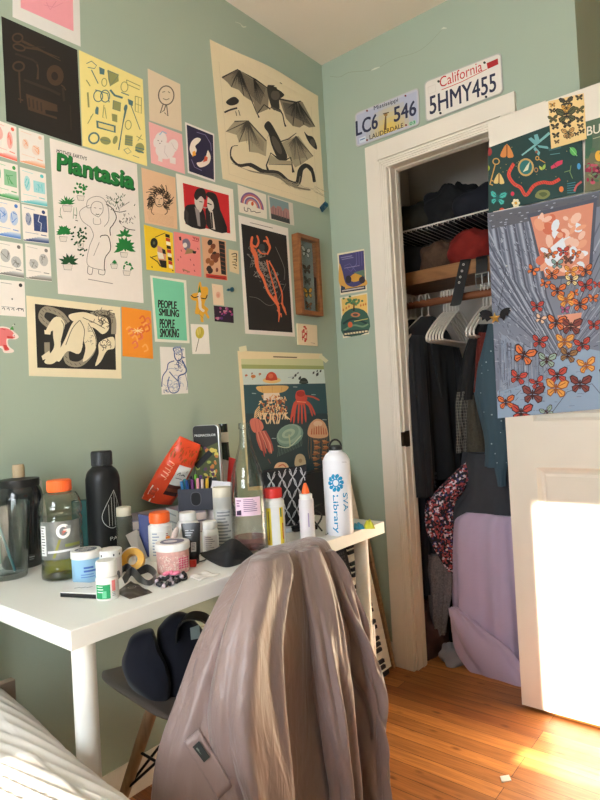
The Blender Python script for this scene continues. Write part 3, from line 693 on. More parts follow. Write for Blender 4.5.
# yellow, pink and cream prints in a row
A = art('art_print', 'yellow print with a black figure and a column of coloured blocks', 'print', ZK, [(48, 52), (205, 98), (216, 318), (62, 298)], (236, 198, 44))
A.ell(103, 153, 20, 28, BLK); A.ell(103, 153, 7, 9, (90, 90, 60)); A.line([(108, 122), (140, 108), (164, 98)], 4, BLK); A.poly([(120, 165), (150, 180), (168, 205), (170, 285), (140, 280), (125, 240)], (210, 150, 120)); A.poly([(120, 200), (150, 210), (158, 240), (128, 238)], (230, 220, 205)); A.poly([(130, 245), (170, 250), (172, 290), (142, 285)], BLK)
A.line([(82, 228), (122, 255), (138, 280)], 5, BLK); A.line([(92, 230), (120, 222)], 4, BLK); A.poly([(146, 184), (164, 190), (168, 215), (150, 210)], BLK)
for k in range(9): A.poly([(164+k*2.4, 102+k*21), (188+k*2, 108+k*21), (189+k*2, 126+k*21), (165+k*2.4, 120+k*21)], [BLK, (190, 60, 44), (236, 226, 206)][k % 3])
A.line([(90, 280), (94, 288)], 5, BLK); A.line([(202, 300), (208, 306)], 5, BLK); done(A)
A = art('art_print', 'pink print with scattered small dark figures', 'print', ZK, [(210, 90), (352, 120), (362, 338), (220, 315)], (232, 136, 132))
A.poly(cr([(258, 140), (285, 130), (302, 160), (290, 195), (268, 185)], 3, True), (120, 110, 130)); A.ell(272, 165, 12, 14, (230, 215, 205)); A.poly([(284, 180), (316, 190), (330, 205), (300, 210), (270, 215)], (160, 130, 90)); A.poly([(238, 120), (250, 118), (252, 140), (242, 138)], BLK); A.poly([(312, 196), (334, 198), (330, 212), (316, 210)], BLK)
for p in ((320, 125), (332, 128), (342, 132), (250, 190), (232, 240), (300, 240), (318, 268), (322, 300), (262, 300), (284, 306), (340, 180), (246, 225)): A.line([p, (p[0]+4, p[1]+9)], 4, (130, 50, 50), up=False)
A.up(); A.line([(258, 296), (298, 312)], 7, (170, 120, 90)); A.line([(312, 120), (346, 130), (344, 146), (312, 138)], 4, (190, 70, 70)); done(A)
A = art('art_print', 'cream print of dark mottled forms beside a black strip, red caption below', 'print', ZK, [(362, 118), (494, 142), (504, 358), (378, 340)], (214, 164, 130))
for k, (x, y) in enumerate(((408, 150), (425, 172), (412, 195), (432, 215), (440, 245), (418, 262), (402, 292), (424, 228), (398, 250), (410, 305), (448, 222))): A.ell(x, y, 14, 17, ((52, 36, 32), (120, 62, 40), (150, 90, 50))[k % 3], .4, n=9)
A.poly([(455, 140), (488, 148), (496, 328), (470, 322)], (34, 30, 30))
for k in range(7): A.line([(460+k*1.6, 158+k*23), (490, 166+k*23)], 3, (140, 80, 60))
A.poly([(386, 320), (498, 334), (500, 356), (388, 342)], (190, 54, 44)); A.line([(396, 333), (490, 346)], 5, (120, 34, 30)); A.ell(446, 300, 7, 12, (120, 60, 50)); done(A)
A = art('art_print', 'tiny cream card with dark scribbled figures beside the mottled print', 'print', ZK, [(510, 186), (562, 196), (567, 324), (516, 308)], (222, 200, 160))
for k in range(6): A.line([(522+rng.random()*18, 215+k*14), (545+rng.random()*8, 210+k*16), (552, 232+k*12)], 5, ((40, 36, 36), (150, 120, 70))[k % 2], smooth=3)
done(A)
# orange vein poster on black
A = art('wall_poster', 'black poster of a branching orange anatomical drawing with a white border', 'poster', ZV, [(18, 28), (302, 104), (342, 724), (58, 706)], (232, 224, 216), n=8)
A.poly([(34, 78), (292, 146), (328, 700), (78, 684)], (36, 32, 31)); gy = (128, 122, 118); og = (226, 112, 72)
A.line([(85, 72), (215, 104)], 3, (110, 100, 95))
for k in range(120):
    t = rng.random(); x = 90+t*150+rng.uniform(-30, 40); y = 210+t*240+rng.uniform(-50, 80)
    if 80 < x < 300 and 200 < y < 560: A.line([(x, y), (x+rng.uniform(-16, 16), y+rng.uniform(-10, 18)), (x+rng.uniform(-26, 26), y+rng.uniform(-12, 26))], rng.uniform(2.4, 4.5), gy if k % 3 else (150, 140, 134), smooth=3, up=False)
A.up(); A.line([(80, 495), (130, 505), (190, 545), (240, 520), (290, 420)], 2, gy, smooth=4); A.line([(85, 330), (100, 260), (120, 230)], 2, gy); A.line([(230, 210), (280, 330), (280, 400)], 2.5, gy, smooth=4); A.ell(152, 215, 18, 22, (60, 66, 68))
A.line([(100, 230), (92, 190), (98, 150)], [18, 14, 6], og, smooth=4); A.line([(96, 200), (120, 210), (134, 180), (124, 145)], [12, 13, 10, 6], og, smooth=4)
A.line([(182, 255), (198, 215), (180, 180), (160, 178)], [10, 14, 12, 6], og, smooth=4); A.line([(190, 200), (186, 170), (176, 150)], [12, 9, 5], og, smooth=4); A.line([(130, 225), (150, 248), (178, 250)], [10, 8, 8], og, smooth=4)
A.line([(98, 225), (118, 265), (128, 330), (160, 390), (190, 470), (240, 540), (250, 575)], [26, 22, 18, 14, 14, 13, 12], og, smooth=5); A.line([(180, 285), (195, 350), (215, 420), (235, 500), (244, 560)], [9, 8, 8, 8, 8], og, smooth=4); A.line([(192, 290), (222, 345), (250, 420), (268, 480), (270, 540), (290, 590)], [8, 8, 8, 8, 10, 8], og, smooth=4)
A.line([(248, 550), (252, 600), (248, 640)], [14, 9, 4], og); A.line([(240, 570), (262, 600)], 8, og); A.line([(262, 530), (282, 560), (292, 600)], [9, 8, 5], og); A.line([(262, 590), (264, 612)], 7, og); A.line([(222, 490), (250, 540)], 8, og); done(A)
# butterfly display box
bxo = [FL(235+x/5.711, 210+y/5.711, 0) for x, y in ((322, 148), (445, 168), (468, 606), (345, 604))]
bc = sum(bxo, Vector())/4; hw, hh, dp = 0.060, 0.182, 0.035
bxo_w = (bxo[1].x-bxo[0].x)/2; hw = (bxo[1].x-bxo[0].x+bxo[2].x-bxo[3].x)/4; hh = (bxo[0].z+bxo[1].z-bxo[2].z-bxo[3].z)/4
box = thing('display_box', 'narrow wooden wall box with butterflies pinned behind glass', 'display box', (bc.x, 0, bc.z))
fw = 0.016; OAK = wood('brown_wood', (120, 72, 36), (150, 96, 52), (2, 2, 12))
b = MB(); X, Z = bc.x, bc.z
b.box(X-hw, -dp, Z-hh, X-hw+fw, -.001, Z+hh); b.box(X+hw-fw, -dp, Z-hh, X+hw, -.001, Z+hh); b.box(X-hw+fw, -dp, Z+hh-fw, X+hw-fw, -.001, Z+hh); b.box(X-hw+fw, -dp, Z-hh, X+hw-fw, -.001, Z-hh+fw)
b.build('box_frame', OAK, box, bevel=0.001)
b = MB(); b.box(X-hw+fw, -.006, Z-hh+fw, X+hw-fw, -.002, Z+hh-fw); b.build('backing', mat('grey_felt', (128, 140, 140), .8), box)
for k, (fz, c_, s_) in enumerate(((.62, (200, 204, 206), .036), (.18, (60, 40, 34), .030), (-.12, (90, 88, 86), .026), (-.42, (232, 172, 60), .034), (-.74, (140, 84, 50), .024))):
    A = Art(lambda x, y, h: Vector((X+.004+x, -.012-h*4, Z+fz*hh-y)), (0, 0, 1)); butterfly(A, 0, 0, s_*.9, .1*(-1)**k, c_, (40, 34, 30), 1.0, False)
    A.build('pinned_butterfly', box)
b = MB(); b.box(X-hw+fw, -dp+.006, Z-hh+fw, X+hw-fw, -dp+.008, Z+hh-fw); b.build('glass_pane', thin('clear_pane', (250, 252, 252), .02, .9, .5), box)
# teal text print
A = art('art_print', 'mint green print reading people smiling people smoking', 'print', ZM, [(60, 32), (276, 62), (297, 440), (90, 430)], (230, 226, 212))
A.poly([(74, 46), (262, 76), (282, 424), (104, 414)], (120, 202, 166))
A.text('PEOPLE', (109, 224), (218, 234), (0, -44), BLK, .03); A.text('SMILING', (114, 272), (232, 282), (0, -42), BLK, .03); A.text('PEOPLE', (118, 346), (206, 350), (0, -52), BLK, .022); A.text('SMOKING', (120, 402), (232, 404), (0, -50), BLK, .022); done(A)
# gold cut-out dancer sticker
gold = (226, 168, 52); A = Art(FL, ZM); A.h = .0008; A.quad = None
A.poly(cr([(352, 80), (364, 72), (370, 100), (395, 100), (408, 115), (404, 160), (392, 182), (384, 210), (410, 235), (402, 255), (416, 285), (404, 290), (388, 262), (378, 290), (380, 312), (364, 308), (358, 270), (330, 262), (334, 225), (340, 190), (312, 180), (302, 158), (320, 140), (345, 132)], 4, True), gold)
A.poly([(346, 138), (356, 90), (366, 136)], (60, 120, 60)); A.ell(356, 145, 9, 11, (226, 214, 200)); A.line([(350, 150), (358, 190), (362, 230), (385, 248)], [16, 18, 16, 8], (226, 214, 200), smooth=4); A.line([(350, 158), (325, 166), (306, 152)], 6, BLK, smooth=3); A.line([(366, 168), (392, 172), (402, 150)], 6, BLK, smooth=3)
A.line([(362, 240), (352, 262), (380, 290)], 3, (180, 130, 50)); A.mb.prism([A.P(*p) for p in [(352, 80), (364, 72), (370, 100), (408, 115), (384, 210), (358, 270), (334, 225), (345, 132)]], .0003, .0007, FL, A.slot(gold))
tag(A.build('sticker'), 'gold cut-out sticker of a skeleton dancing in a party hat', 'sticker')
A = art('art_card', 'small peach card with a faint pink motif', 'card', ZM, [(430, 82), (495, 92), (504, 214), (440, 208)], (234, 208, 178)); A.ell(468, 150, 14, 20, (226, 176, 150)); A.ell(468, 152, 7, 10, (216, 150, 126)); A.line([(440, 100), (450, 102)], 2, (216, 160, 130)); done(A)
for k, (px, py, r, nm) in enumerate(((521, 121, .0045, 'smaller'), (542, 120, .0085, 'larger'))):
    P = FL(140+px/6, 270+py/6, 0); b = MB(); b.lathe([(r*.3, -.004), (r*.45, .006), (r, .007), (r*.95, .012), (r*.3, .014)], 18, M=Matrix(((1, 0, 0, P.x), (0, 0, -1, P.y), (0, 1, 0, P.z), (0, 0, 0, 1))))
    tag(b.build('push_pin', mat('teal_plastic', (30, 78, 98), 0.35), loc=P), nm+' of two dark teal push pins in the green wall', 'push pin', 'teal push pins')
A = art('art_card', 'small dark purple and magenta picture card', 'card', ZM, [(442, 214), (558, 226), (562, 318), (448, 308)], (44, 26, 46))
for k in range(26): x, y = rng.uniform(455, 552), rng.uniform(226, 300); A.ell(x, y, rng.uniform(4, 11), rng.uniform(4, 10), [(150, 60, 120), (206, 90, 130), (90, 50, 110), (30, 24, 40), (190, 130, 150)][k % 5], rng.random()*3, n=7)
A.line([(452, 304), (556, 314)], 8, (32, 20, 34)); done(A)
A = art('art_card', 'white card with a single yellow flower on a stem', 'card', ZM, [(303, 324), (408, 328), (420, 504), (314, 504)], (236, 230, 222))
A.line([(354, 405), (346, 440), (334, 490)], 4, (110, 104, 84), smooth=3); A.ell(358, 376, 26, 36, (206, 186, 70), .1); A.ell(352, 368, 12, 24, (222, 206, 110)); A.line([(350, 345), (358, 405)], 2, (176, 156, 50)); A.line([(370, 348), (362, 405)], 2, (176, 156, 50)); done(A)
A = art('art_sketch', 'white sheet with a blue ink sketch of a seated figure', 'sketch', ZM, [(118, 460), (268, 466), (288, 740), (130, 748)], (232, 226, 220))
bl = (70, 90, 140); lb = (150, 160, 190)
A.line([(205, 490), (200, 470), (235, 465), (250, 490), (248, 530), (225, 545), (208, 525), (205, 490)], 7, bl, smooth=4); A.line([(205, 545), (170, 560), (160, 600), (135, 640), (130, 700)], 6, bl, smooth=4); A.line([(250, 540), (275, 590), (270, 620), (230, 640), (236, 700)], 8, bl, smooth=4); A.line([(175, 640), (165, 690), (185, 735), (225, 730), (235, 680), (200, 640), (175, 610)], 6, bl, smooth=4); A.line([(160, 600), (190, 590), (250, 610)], 3, lb, smooth=3); A.line([(270, 620), (284, 680), (280, 720)], 3, bl)
A.line([(215, 505), (224, 507)], 5, (50, 50, 70)); A.line([(235, 506), (244, 510)], 5, (50, 50, 70)); A.scrib(228, 480, 25, 22, 40, 3, lb, rng); A.scrib(205, 690, 45, 50, 26, 3, lb, rng); A.scrib(240, 560, 28, 40, 26, 3, bl, rng); A.scrib(150, 720, 18, 22, 10, 2, bl, rng); done(A)
# orange print
A = art('art_print', 'bright orange print of swirling shapes with a tiny white starburst', 'print', Z2, [(441, 460), (548, 476), (556, 650), (445, 640)], (240, 146, 44))
for k in range(12): x, y = rng.uniform(458, 535), rng.uniform(485, 630); A.line([(x, y), (x+12, y-10), (x+20, y+8), (x+6, y+16)], 6, ((226, 110, 50), (246, 170, 90), (232, 122, 84))[k % 3], smooth=4)
for k in range(8): an = k*PI/4; A.line([(500, 548), (500+20*math.cos(an), 548+11*math.sin(an))], 2.4, (246, 222, 170), up=False)
A.up(); done(A)
# nude and serpent print
A = art('art_print', 'black and cream block print of a reclining nude figure entwined by a serpent', 'print', Z2, [(95, 420), (437, 462), (441, 722), (105, 712)], (234, 220, 188), n=8)
A.poly([(126, 450), (416, 484), (421, 690), (135, 682)], (40, 38, 36)); ck = (230, 216, 184); ln = (66, 60, 54); gs = (150, 140, 122)
sn = cr([(245, 520), (215, 485), (165, 470), (150, 500), (180, 530), (205, 545)], 6); A.line(sn, 22, gs)
A.line(cr([(170, 590), (175, 640), (205, 650), (235, 610), (245, 660), (290, 668), (330, 630), (340, 600)], 5), 20, gs); A.line(cr([(330, 490), (375, 480), (410, 500), (412, 560)], 5), 18, gs)
for p in cr([(245, 520), (215, 485), (165, 470), (150, 500), (180, 530)], 3)+cr([(175, 640), (205, 650), (235, 610), (245, 660), (290, 668), (330, 630)], 3): A.line([(p[0]-4, p[1]-4), (p[0]+4, p[1]+4)], 1.6, ln, up=False)
A.up()
A.poly(cr([(198, 500), (225, 505), (235, 530), (222, 580), (215, 640), (190, 668), (160, 660), (195, 610), (192, 560)], 4, True), ck); A.poly(cr([(290, 500), (262, 520), (235, 580), (205, 640), (215, 660), (245, 622), (285, 632), (300, 600), (305, 540)], 4, True), ck)
A.poly(cr([(285, 505), (320, 515), (345, 560), (350, 600), (330, 640), (300, 660), (310, 610), (295, 560)], 4, True), ck); A.poly(cr([(225, 505), (200, 498), (180, 520), (165, 550), (172, 555), (200, 540)], 4, True), ck)
A.poly(cr([(250, 490), (300, 480), (340, 490), (385, 500), (395, 540), (372, 560), (345, 540), (300, 520), (262, 512)], 4, True), ck); A.ell(368, 512, 20, 18, ck); A.poly(cr([(360, 590), (410, 570), (415, 610), (388, 620), (365, 660), (345, 675), (358, 630)], 4, True), ck)
A.poly([(150, 640), (178, 620), (185, 640), (155, 655)], ck); A.poly([(160, 545), (185, 548), (182, 562), (162, 560)], ck)
for L_ in ([(222, 510), (232, 535), (220, 590)], [(288, 510), (262, 540), (238, 600)], [(300, 600), (306, 545), (290, 510)], [(320, 520), (346, 570), (348, 605)], [(300, 500), (345, 520), (380, 540)], [(355, 505), (362, 508)], [(374, 508), (382, 512)], [(362, 522), (374, 524)], [(340, 490), (360, 495), (395, 500)]): A.line(L_, 2.4, ln, smooth=4)
A.scrib(375, 500, 35, 22, 26, 2, ln, rng, .6); A.scrib(325, 570, 14, 40, 14, 1.8, gs, rng); A.scrib(385, 600, 20, 26, 14, 2, ln, rng, .5); done(A)
# botanical poster with green title
A = art('wall_poster', 'tall white poster with a green title, potted plants and a line-drawn figure', 'poster', ZP, [(20, 36), (408, 152), (438, 770), (58, 728)], (236, 226, 218), n=8)
gr = (30, 122, 56); dg = (24, 74, 40); kk = (58, 54, 50)
A.text("MOTHER EARTH'S", (50, 100), (184, 136), (2, -15), (40, 36, 34), .014)
A.text('Plantasia', (56, 180), (396, 268), (2, -74), dg, .05, .98); A.text('Plantasia', (54, 174), (392, 260), (2, -72), gr, .034, 1.0)
def pot(x, y, s): A.poly([(x-s, y), (x+s, y+2), (x+s*.75, y+s*1.3), (x-s*.7, y+s*1.2)], (226, 216, 206)); A.line([(x-s, y), (x+s, y+2), (x+s*.75, y+s*1.3), (x-s*.7, y+s*1.2)], 1.5, kk, closed=True)
def bush(x, y, rx, ry, n, l, w, c):
    for k in range(n):
        an = rng.uniform(0, 2*PI); r = math.sqrt(rng.random()); leaf(A, x+rx*r*math.cos(an), y+ry*r*math.sin(an), l, w, rng.uniform(0, 6.28), c)
def fan(x, y, l, w, n, c, a0=-PI*.98, a1=-.02*PI):
    for k in range(n): leaf(A, x, y, l*rng.uniform(.8, 1.1), w, a0+(a1-a0)*k/(n-1)+rng.uniform(-.1, .1), c)
pot(158, 292, 17); bush(152, 262, 30, 28, 20, 15, 11, gr)
pot(98, 336, 22); fan(98, 330, 40, 9, 9, gr); [A.line([(x, 345), (x+rng.uniform(-8, 8), 370), (x+rng.uniform(-10, 10), 395)], 2, gr, smooth=3) for x in (70, 128, 138)]; [A.line([(x-6, y), (x+6, y+3)], 3, kk) for x, y in ((66, 385), (135, 378), (140, 402))]
pot(80, 474, 18); fan(84, 455, 34, 17, 11, gr, -PI*1.1, .1*PI); fan(84, 450, 22, 14, 7, gr, 0, PI)
pot(158, 505, 14); bush(152, 470, 36, 42, 34, 13, 9, dg); bush(165, 540, 22, 18, 10, 12, 8, dg)
pot(100, 595, 22); fan(106, 590, 46, 15, 8, dg, -PI*1.05, .05*PI)
pot(350, 545, 17); fan(352, 520, 52, 20, 10, gr, -PI*1.15, .15*PI); fan(350, 505, 40, 18, 6, gr, .1, PI-.1); fan(352, 470, 40, 14, 5, gr)
pot(306, 596, 16); A.poly(cr([(296, 592), (308, 578), (320, 594)], 4)+[(308, 596)], gr)
pot(362, 626, 17); bush(366, 602, 22, 20, 14, 13, 8, gr)
for k in range(34): x, y = 322+rng.gauss(0, 26), 325+rng.gauss(0, 18); A.line([(x, y), (x+rng.uniform(-10, 10), y-9)], 3, (44, 84, 52), up=False)
A.up(); A.line([(300, 358), (330, 366), (360, 360)], 3, kk, smooth=3); A.line([(270, 290), (320, 330), (330, 360)], 2, kk); A.line([(375, 320), (335, 345)], 2, kk)
for k in range(30): x, y = 362+rng.gauss(0, 22), 400+rng.gauss(0, 14); A.line([(x, y), (x+rng.uniform(-9, 9), y-7)], 2, kk, up=False)
A.up(); A.line([(345, 428), (370, 442), (400, 446)], 3, kk, smooth=3)
fl = (120, 112, 104)
for L_, w in (([(236, 388), (206, 368), (205, 335), (225, 318), (252, 328), (256, 362), (236, 388)], 2), ([(205, 345), (185, 345), (190, 312), (225, 296), (258, 306), (278, 340), (282, 400), (262, 430)], 2), ([(195, 335), (165, 350), (152, 370), (165, 405), (200, 432)], 2), ([(270, 330), (298, 350), (316, 388), (302, 420), (288, 440), (290, 470)], 3.5), ([(214, 392), (216, 418), (245, 418), (244, 394)], 1.6), ([(200, 432), (214, 470), (196, 520), (188, 600), (256, 624)], 2), ([(244, 478), (252, 470), (280, 474), (290, 530), (266, 570), (262, 626)], 3.5), ([(240, 500), (215, 560)], 1.6), ([(190, 605), (188, 636), (206, 642), (212, 612)], 2.5), ([(238, 622), (238, 640), (262, 644), (266, 620)], 2.5)):
    A.line(L_, w, fl if w < 3 else (70, 64, 60), smooth=5)
A.line([(216, 346), (226, 348)], 2, kk); A.line([(240, 350), (250, 352)], 2, kk); A.line([(224, 374), (232, 378), (240, 374)], 3, kk); A.line([(190, 664), (300, 684)], 3, (150, 140, 134)); done(A)
# grid of project cards
cards = [
 # quad(px), tint, light tint, label
 ([(-8.5, 118), (16.2, 127), (16.9, 162), (-7.5, 154)], (240, 110, 92), 'card with coral red icons, top of the left column of the small card grid'),
 ([(18.5, 127.8), (43.8, 135.6), (45, 169), (20, 162)], (236, 164, 120), 'card with pale orange blobs, top of the right column of the small card grid'),
 ([(-7, 159), (17.5, 165), (18.8, 201.5), (-5.5, 195.5)], (70, 160, 84), 'card with green drawings and a green lower edge in the small card grid'),
 ([(19.8, 167), (45.6, 173.8), (47.2, 207), (21.2, 202.5)], (96, 196, 200), 'card with turquoise drawings in the small card grid'),
 ([(-5.5, 198), (19.8, 203), (20.6, 239.6), (-4.5, 235)], (84, 132, 206), 'card with light blue drawings and a blue lower edge in the small card grid'),
 ([(21.5, 204), (47.2, 209.4), (48.8, 244), (23.4, 241)], (54, 72, 120), 'card with a navy lightning picture in the small card grid'),
 ([(-3, 240), (22.5, 244), (23.8, 278.4), (-2, 274)], (120, 116, 112), 'card with two round grey sketches in the small card grid'),
 ([(25, 243.4), (49.7, 247.5), (51.6, 281.6), (26.2, 278.8)], (130, 126, 120), 'card with a grey pine tree sketch in the small card grid'),
 ([(-1.5, 279.4), (24.4, 281.8), (25.7, 317), (-.5, 315.2)], (44, 44, 46), 'nearly blank white card with one black dot, lowest of the small cards'),
]
pic = [((.25, .35, .2, .2), (.72, .45, .12, .25)), ((.25, .42, .13, .15), (.66, .52, .17, .15)), ((.15, .35, .15, .2), (.68, .42, .26, .22)), ((.26, .42, .12, .22), (.72, .46, .22, .17)), ((.3, .42, .2, .22), (.75, .45, .16, .2)), ((.24, .38, .12, .18), (.7, .44, .26, .24)), ((.3, .42, .2, .2), (.72, .56, .2, .17)), ((.32, .55, .18, .14), (.72, .4, .18, .18)), ((.5, .52, .03, .03), (.5, .52, .02, .02))]
for k, (q, c_, lb_) in enumerate(cards):
    A = art('project_card', lb_, 'card', (0, 0, 1), q, (238, 230, 222), group='small project cards')
    mixc = lambda t: tuple(int(c_[i]*t+238*(1-t)) for i in range(3))
    (u, v, ru, rv), (u2, v2, ru2, rv2) = pic[k]
    for j, (a_, b_, c2, d2) in enumerate(pic[k]):
        if k in (3, 5) and j == 1 or k == 2 and j == 1: A.inset((a_-c2, b_-d2, 1-a_-c2, 1-b_-d2), mixc(.55 if k != 5 else 1.0), 2)
        else: A.poly([A.uv(a_+c2*math.cos(t), b_+d2*math.sin(t)) for t in [2*PI*i/12 for i in range(12)]], mixc(.45 if k not in (1, 4) else .35))
        for i in range(5): A.line([A.uv(a_+c2*rng.uniform(-.8, .8), b_+d2*rng.uniform(-.8, .8)), A.uv(a_+c2*rng.uniform(-.8, .8), b_+d2*rng.uniform(-.8, .8))], .7, mixc(.9), up=False)
        A.up()
    if k == 5: A.line([A.uv(.68, .22), A.uv(.62, .4), A.uv(.74, .44), A.uv(.7, .66)], .8, (200, 206, 224))
    A.poly([A.uv(.84+.07*math.cos(t), .11+.055*math.sin(t)) for t in [2*PI*i/12 for i in range(12)]], mixc(1.0) if k != 1 else mixc(.6))
    A.line([A.uv(.08, .08), A.uv(.5, .10)], .5, mixc(.5)); A.line([A.uv(.08, .75), A.uv(.6, .76)], .5, mixc(.5)); A.line([A.uv(.7, .77), A.uv(.92, .78)], .9, mixc(.8))
    if k < 8:
        for i in range(6): A.inset((.55*(1-i/5)**1 if i < 5 else 0, .84+i*.024, 0, 1-(.84+(i+1)*.0245)), mixc(.25+.15*i), 2)
    else:
        for i in range(5): A.line([A.uv(.1+i*.18, .82), A.uv(.17+i*.18, .78), A.uv(.2+i*.18, .85)], .7, (90, 90, 92), smooth=3)
    done(A)
# pink animal sticker at the left edge
A = Art(FL, (0, 310, 15)); A.h = .0008
A.poly(cr([(-60, 300), (0, 250), (90, 255), (150, 280), (215, 330), (280, 400), (230, 440), (120, 445), (130, 540), (205, 605), (180, 640), (60, 640), (20, 560), (-60, 560)], 4, True), (238, 220, 212))
A.poly(cr([(-55, 310), (0, 270), (90, 275), (150, 300), (200, 345), (225, 410), (180, 430), (100, 430), (100, 530), (140, 595), (70, 610), (30, 540), (-55, 540)], 4, True), (226, 120, 120)); A.poly([(100, 390), (190, 400), (190, 432), (110, 430)], (206, 66, 60)); A.poly([(45, 520), (100, 530), (135, 595), (70, 600)], (200, 60, 56)); A.ell(205, 380, 18, 22, (238, 210, 210)); A.ell(212, 382, 6, 7, (60, 50, 50)); A.poly([(140, 295), (185, 240), (208, 300)], (70, 140, 66)); A.line([(185, 240), (216, 214)], 8, (230, 226, 216)); A.ell(216, 214, 9, 9, (40, 36, 36)); A.line([(20, 280), (80, 300)], 14, (206, 80, 84))
A.mb.prism([A.P(*p) for p in [(-50, 320), (90, 275), (200, 345), (100, 430), (60, 600), (-50, 540)]], .0003, .0007, FL, 0)
tag(A.build('sticker'), 'pink dinosaur sticker wearing a green party hat at the left edge', 'sticker')
# jellyfish chart
lj = lambda u, v: .004*math.exp(-((u-.0)/.08)**2)+.006*math.exp(-((u-1)/.06)**2)*(1-v)
A = art('wall_poster', 'vintage jellyfish chart with a dark blue sea, behind the bottles', 'poster', ZJ, [(42, 62), (526, 78), (598, 840), (102, 860)], (232, 216, 176))
A.line([(246, 96), (382, 100)], 7, (120, 104, 84))
A.poly([(62, 108), (530, 108), (536, 168), (66, 164)], (206, 208, 160)); A.poly([(64, 140), (534, 148), (536, 170), (66, 164)], (160, 170, 110)); A.poly([(66, 164), (536, 168), (544, 248), (76, 256)], (206, 220, 214)); A.poly([(76, 256), (544, 248), (586, 790), (108, 840)], (52, 84, 92)); A.poly([(88, 420), (556, 420), (586, 790), (108, 840)], (50, 68, 74))
def dome(x, y, rx, ry, c, rot=0): A.poly([(x+rx*math.cos(t)*math.cos(rot)+ry*math.sin(t)*math.sin(rot), y-ry*math.sin(t)*math.cos(rot)+rx*math.cos(t)*math.sin(rot)) for t in [PI*i/16 for i in range(17)]]+[(x, y+ry*.12)], c)
A.ell(238, 230, 52, 18, (232, 196, 130)); dome(236, 228, 34, 46, (196, 72, 48)); A.ell(232, 206, 14, 14, (214, 110, 78))
for x, y, s, c_ in ((92, 202, 8, (190, 110, 80)), (132, 208, 14, (206, 130, 70)), (170, 194, 8, (180, 120, 90)), (125, 190, 5, (150, 90, 70))): A.ell(x, y, s, s*.7, c_); A.line([(x, y), (x-4, y+s*1.4)], 3, c_)
for x, y, s in ((372, 200, 12), (396, 216, 14), (360, 215, 9), (388, 188, 7), (476, 186, 10), (496, 194, 14), (516, 176, 10), (498, 176, 8)): leaf(A, x-4, y+s, s*2, s*1.1, -1.1, (60, 66, 64))
dome(420, 248, 26, 32, (48, 56, 52)); A.line([(400, 240), (440, 240)], 3, (110, 116, 100)); A.line([(330, 215), (360, 210), (350, 222)], 3, (150, 170, 180))
# frilled jelly
A.poly(cr([(150, 268), (200, 262), (325, 262), (318, 290), (270, 304), (200, 304), (160, 290)], 4, True), (222, 178, 112)); A.line([(180, 268), (185, 298)], 2, (190, 140, 84)); A.line([(240, 264), (240, 302)], 2, (190, 140, 84)); A.line([(295, 266), (290, 298)], 2, (190, 140, 84)); A.poly([(190, 304), (280, 302), (290, 340), (190, 345)], (236, 222, 206))
cs = ((224, 178, 124), (198, 120, 78), (240, 214, 170), (150, 84, 56))
for k in range(120):
    an = rng.uniform(0, 2*PI); r = math.sqrt(rng.random()); x, y = 245+85*r*math.cos(an), 372+70*r*math.sin(an); A.line([(x, y), (x+rng.uniform(-13, 13), y+rng.uniform(-4, 14)), (x+rng.uniform(-14, 14), y+rng.uniform(2, 22))], 5, cs[k % 4], smooth=3, up=(k % 12 == 0))
for k in range(17): x = 160+k*10.5; l = 55 if 3 < k < 13 else 30; A.line([(x, 415), (x+rng.uniform(-14, 10), 415+l*.5), (x+rng.uniform(-16, 16), 425+l)], [6, 3], (236, 212, 172), smooth=4)
for k in range(5): A.line([(165+k*3, 380+k*10), (145-k*2, 405+k*12), (140, 425+k*8)], [5, 2], (226, 196, 150), smooth=3)
# red jelly
for x, l in ((345, 470), (362, 478), (388, 476), (410, 480), (432, 470), (470, 436), (485, 430), (355, 440)): A.line([(402+(x-402)*.15, 340), (402+(x-402)*.7, 375), (x, l)], [15, 10, 4], (206, 88, 72), smooth=4)
A.poly(cr([(376, 300), (392, 288), (420, 288), (428, 310), (440, 335), (420, 352), (385, 350), (372, 330)], 4, True), (204, 80, 68)); A.ell(402, 308, 24, 16, (170, 52, 48)); A.line([(430, 320), (470, 325), (510, 345)], [10, 5], (200, 90, 76), smooth=3); A.line([(380, 352), (432, 356)], 5, (240, 150, 120))
# pink left jelly
for k in range(9): A.line([(150+k*6, 520), (160+k*9, 580+rng.uniform(-8, 8)), (180+k*8, 640+rng.uniform(-20, 30))], [12, 9, 3], ((196, 108, 98), (216, 142, 128), (170, 84, 80))[k % 3], smooth=4)
A.poly(cr([(112, 460), (140, 446), (175, 462), (190, 500), (170, 522), (135, 528), (118, 500)], 4, True), (216, 124, 110)); A.line([(140, 450), (150, 525)], 2, (180, 90, 84)); A.line([(160, 455), (172, 520)], 2, (180, 90, 84)); A.line([(215, 680), (230, 705)], 3, (160, 90, 84))
# glassy tilted jelly
for k in range(16): x = 272+k*9; A.line([(x, 600-k*3), (x+2, 635-k*3), (x-3, 668-k*4)], 2, (104, 134, 128), smooth=3, up=False)
A.up(); A.ell(340, 545, 80, 62, (118, 152, 142), -.45); A.ell(336, 538, 72, 52, (150, 178, 164), -.45); A.ell(332, 532, 62, 42, (128, 160, 148), -.45); A.ell(332, 534, 40, 24, (166, 190, 172), -.45); A.ell(330, 536, 22, 12, (140, 168, 152), -.45); A.line([(270, 605), (335, 612), (405, 545)], 6, (190, 206, 186), smooth=4); A.line([(335, 540), (342, 610)], 8, (176, 190, 160))
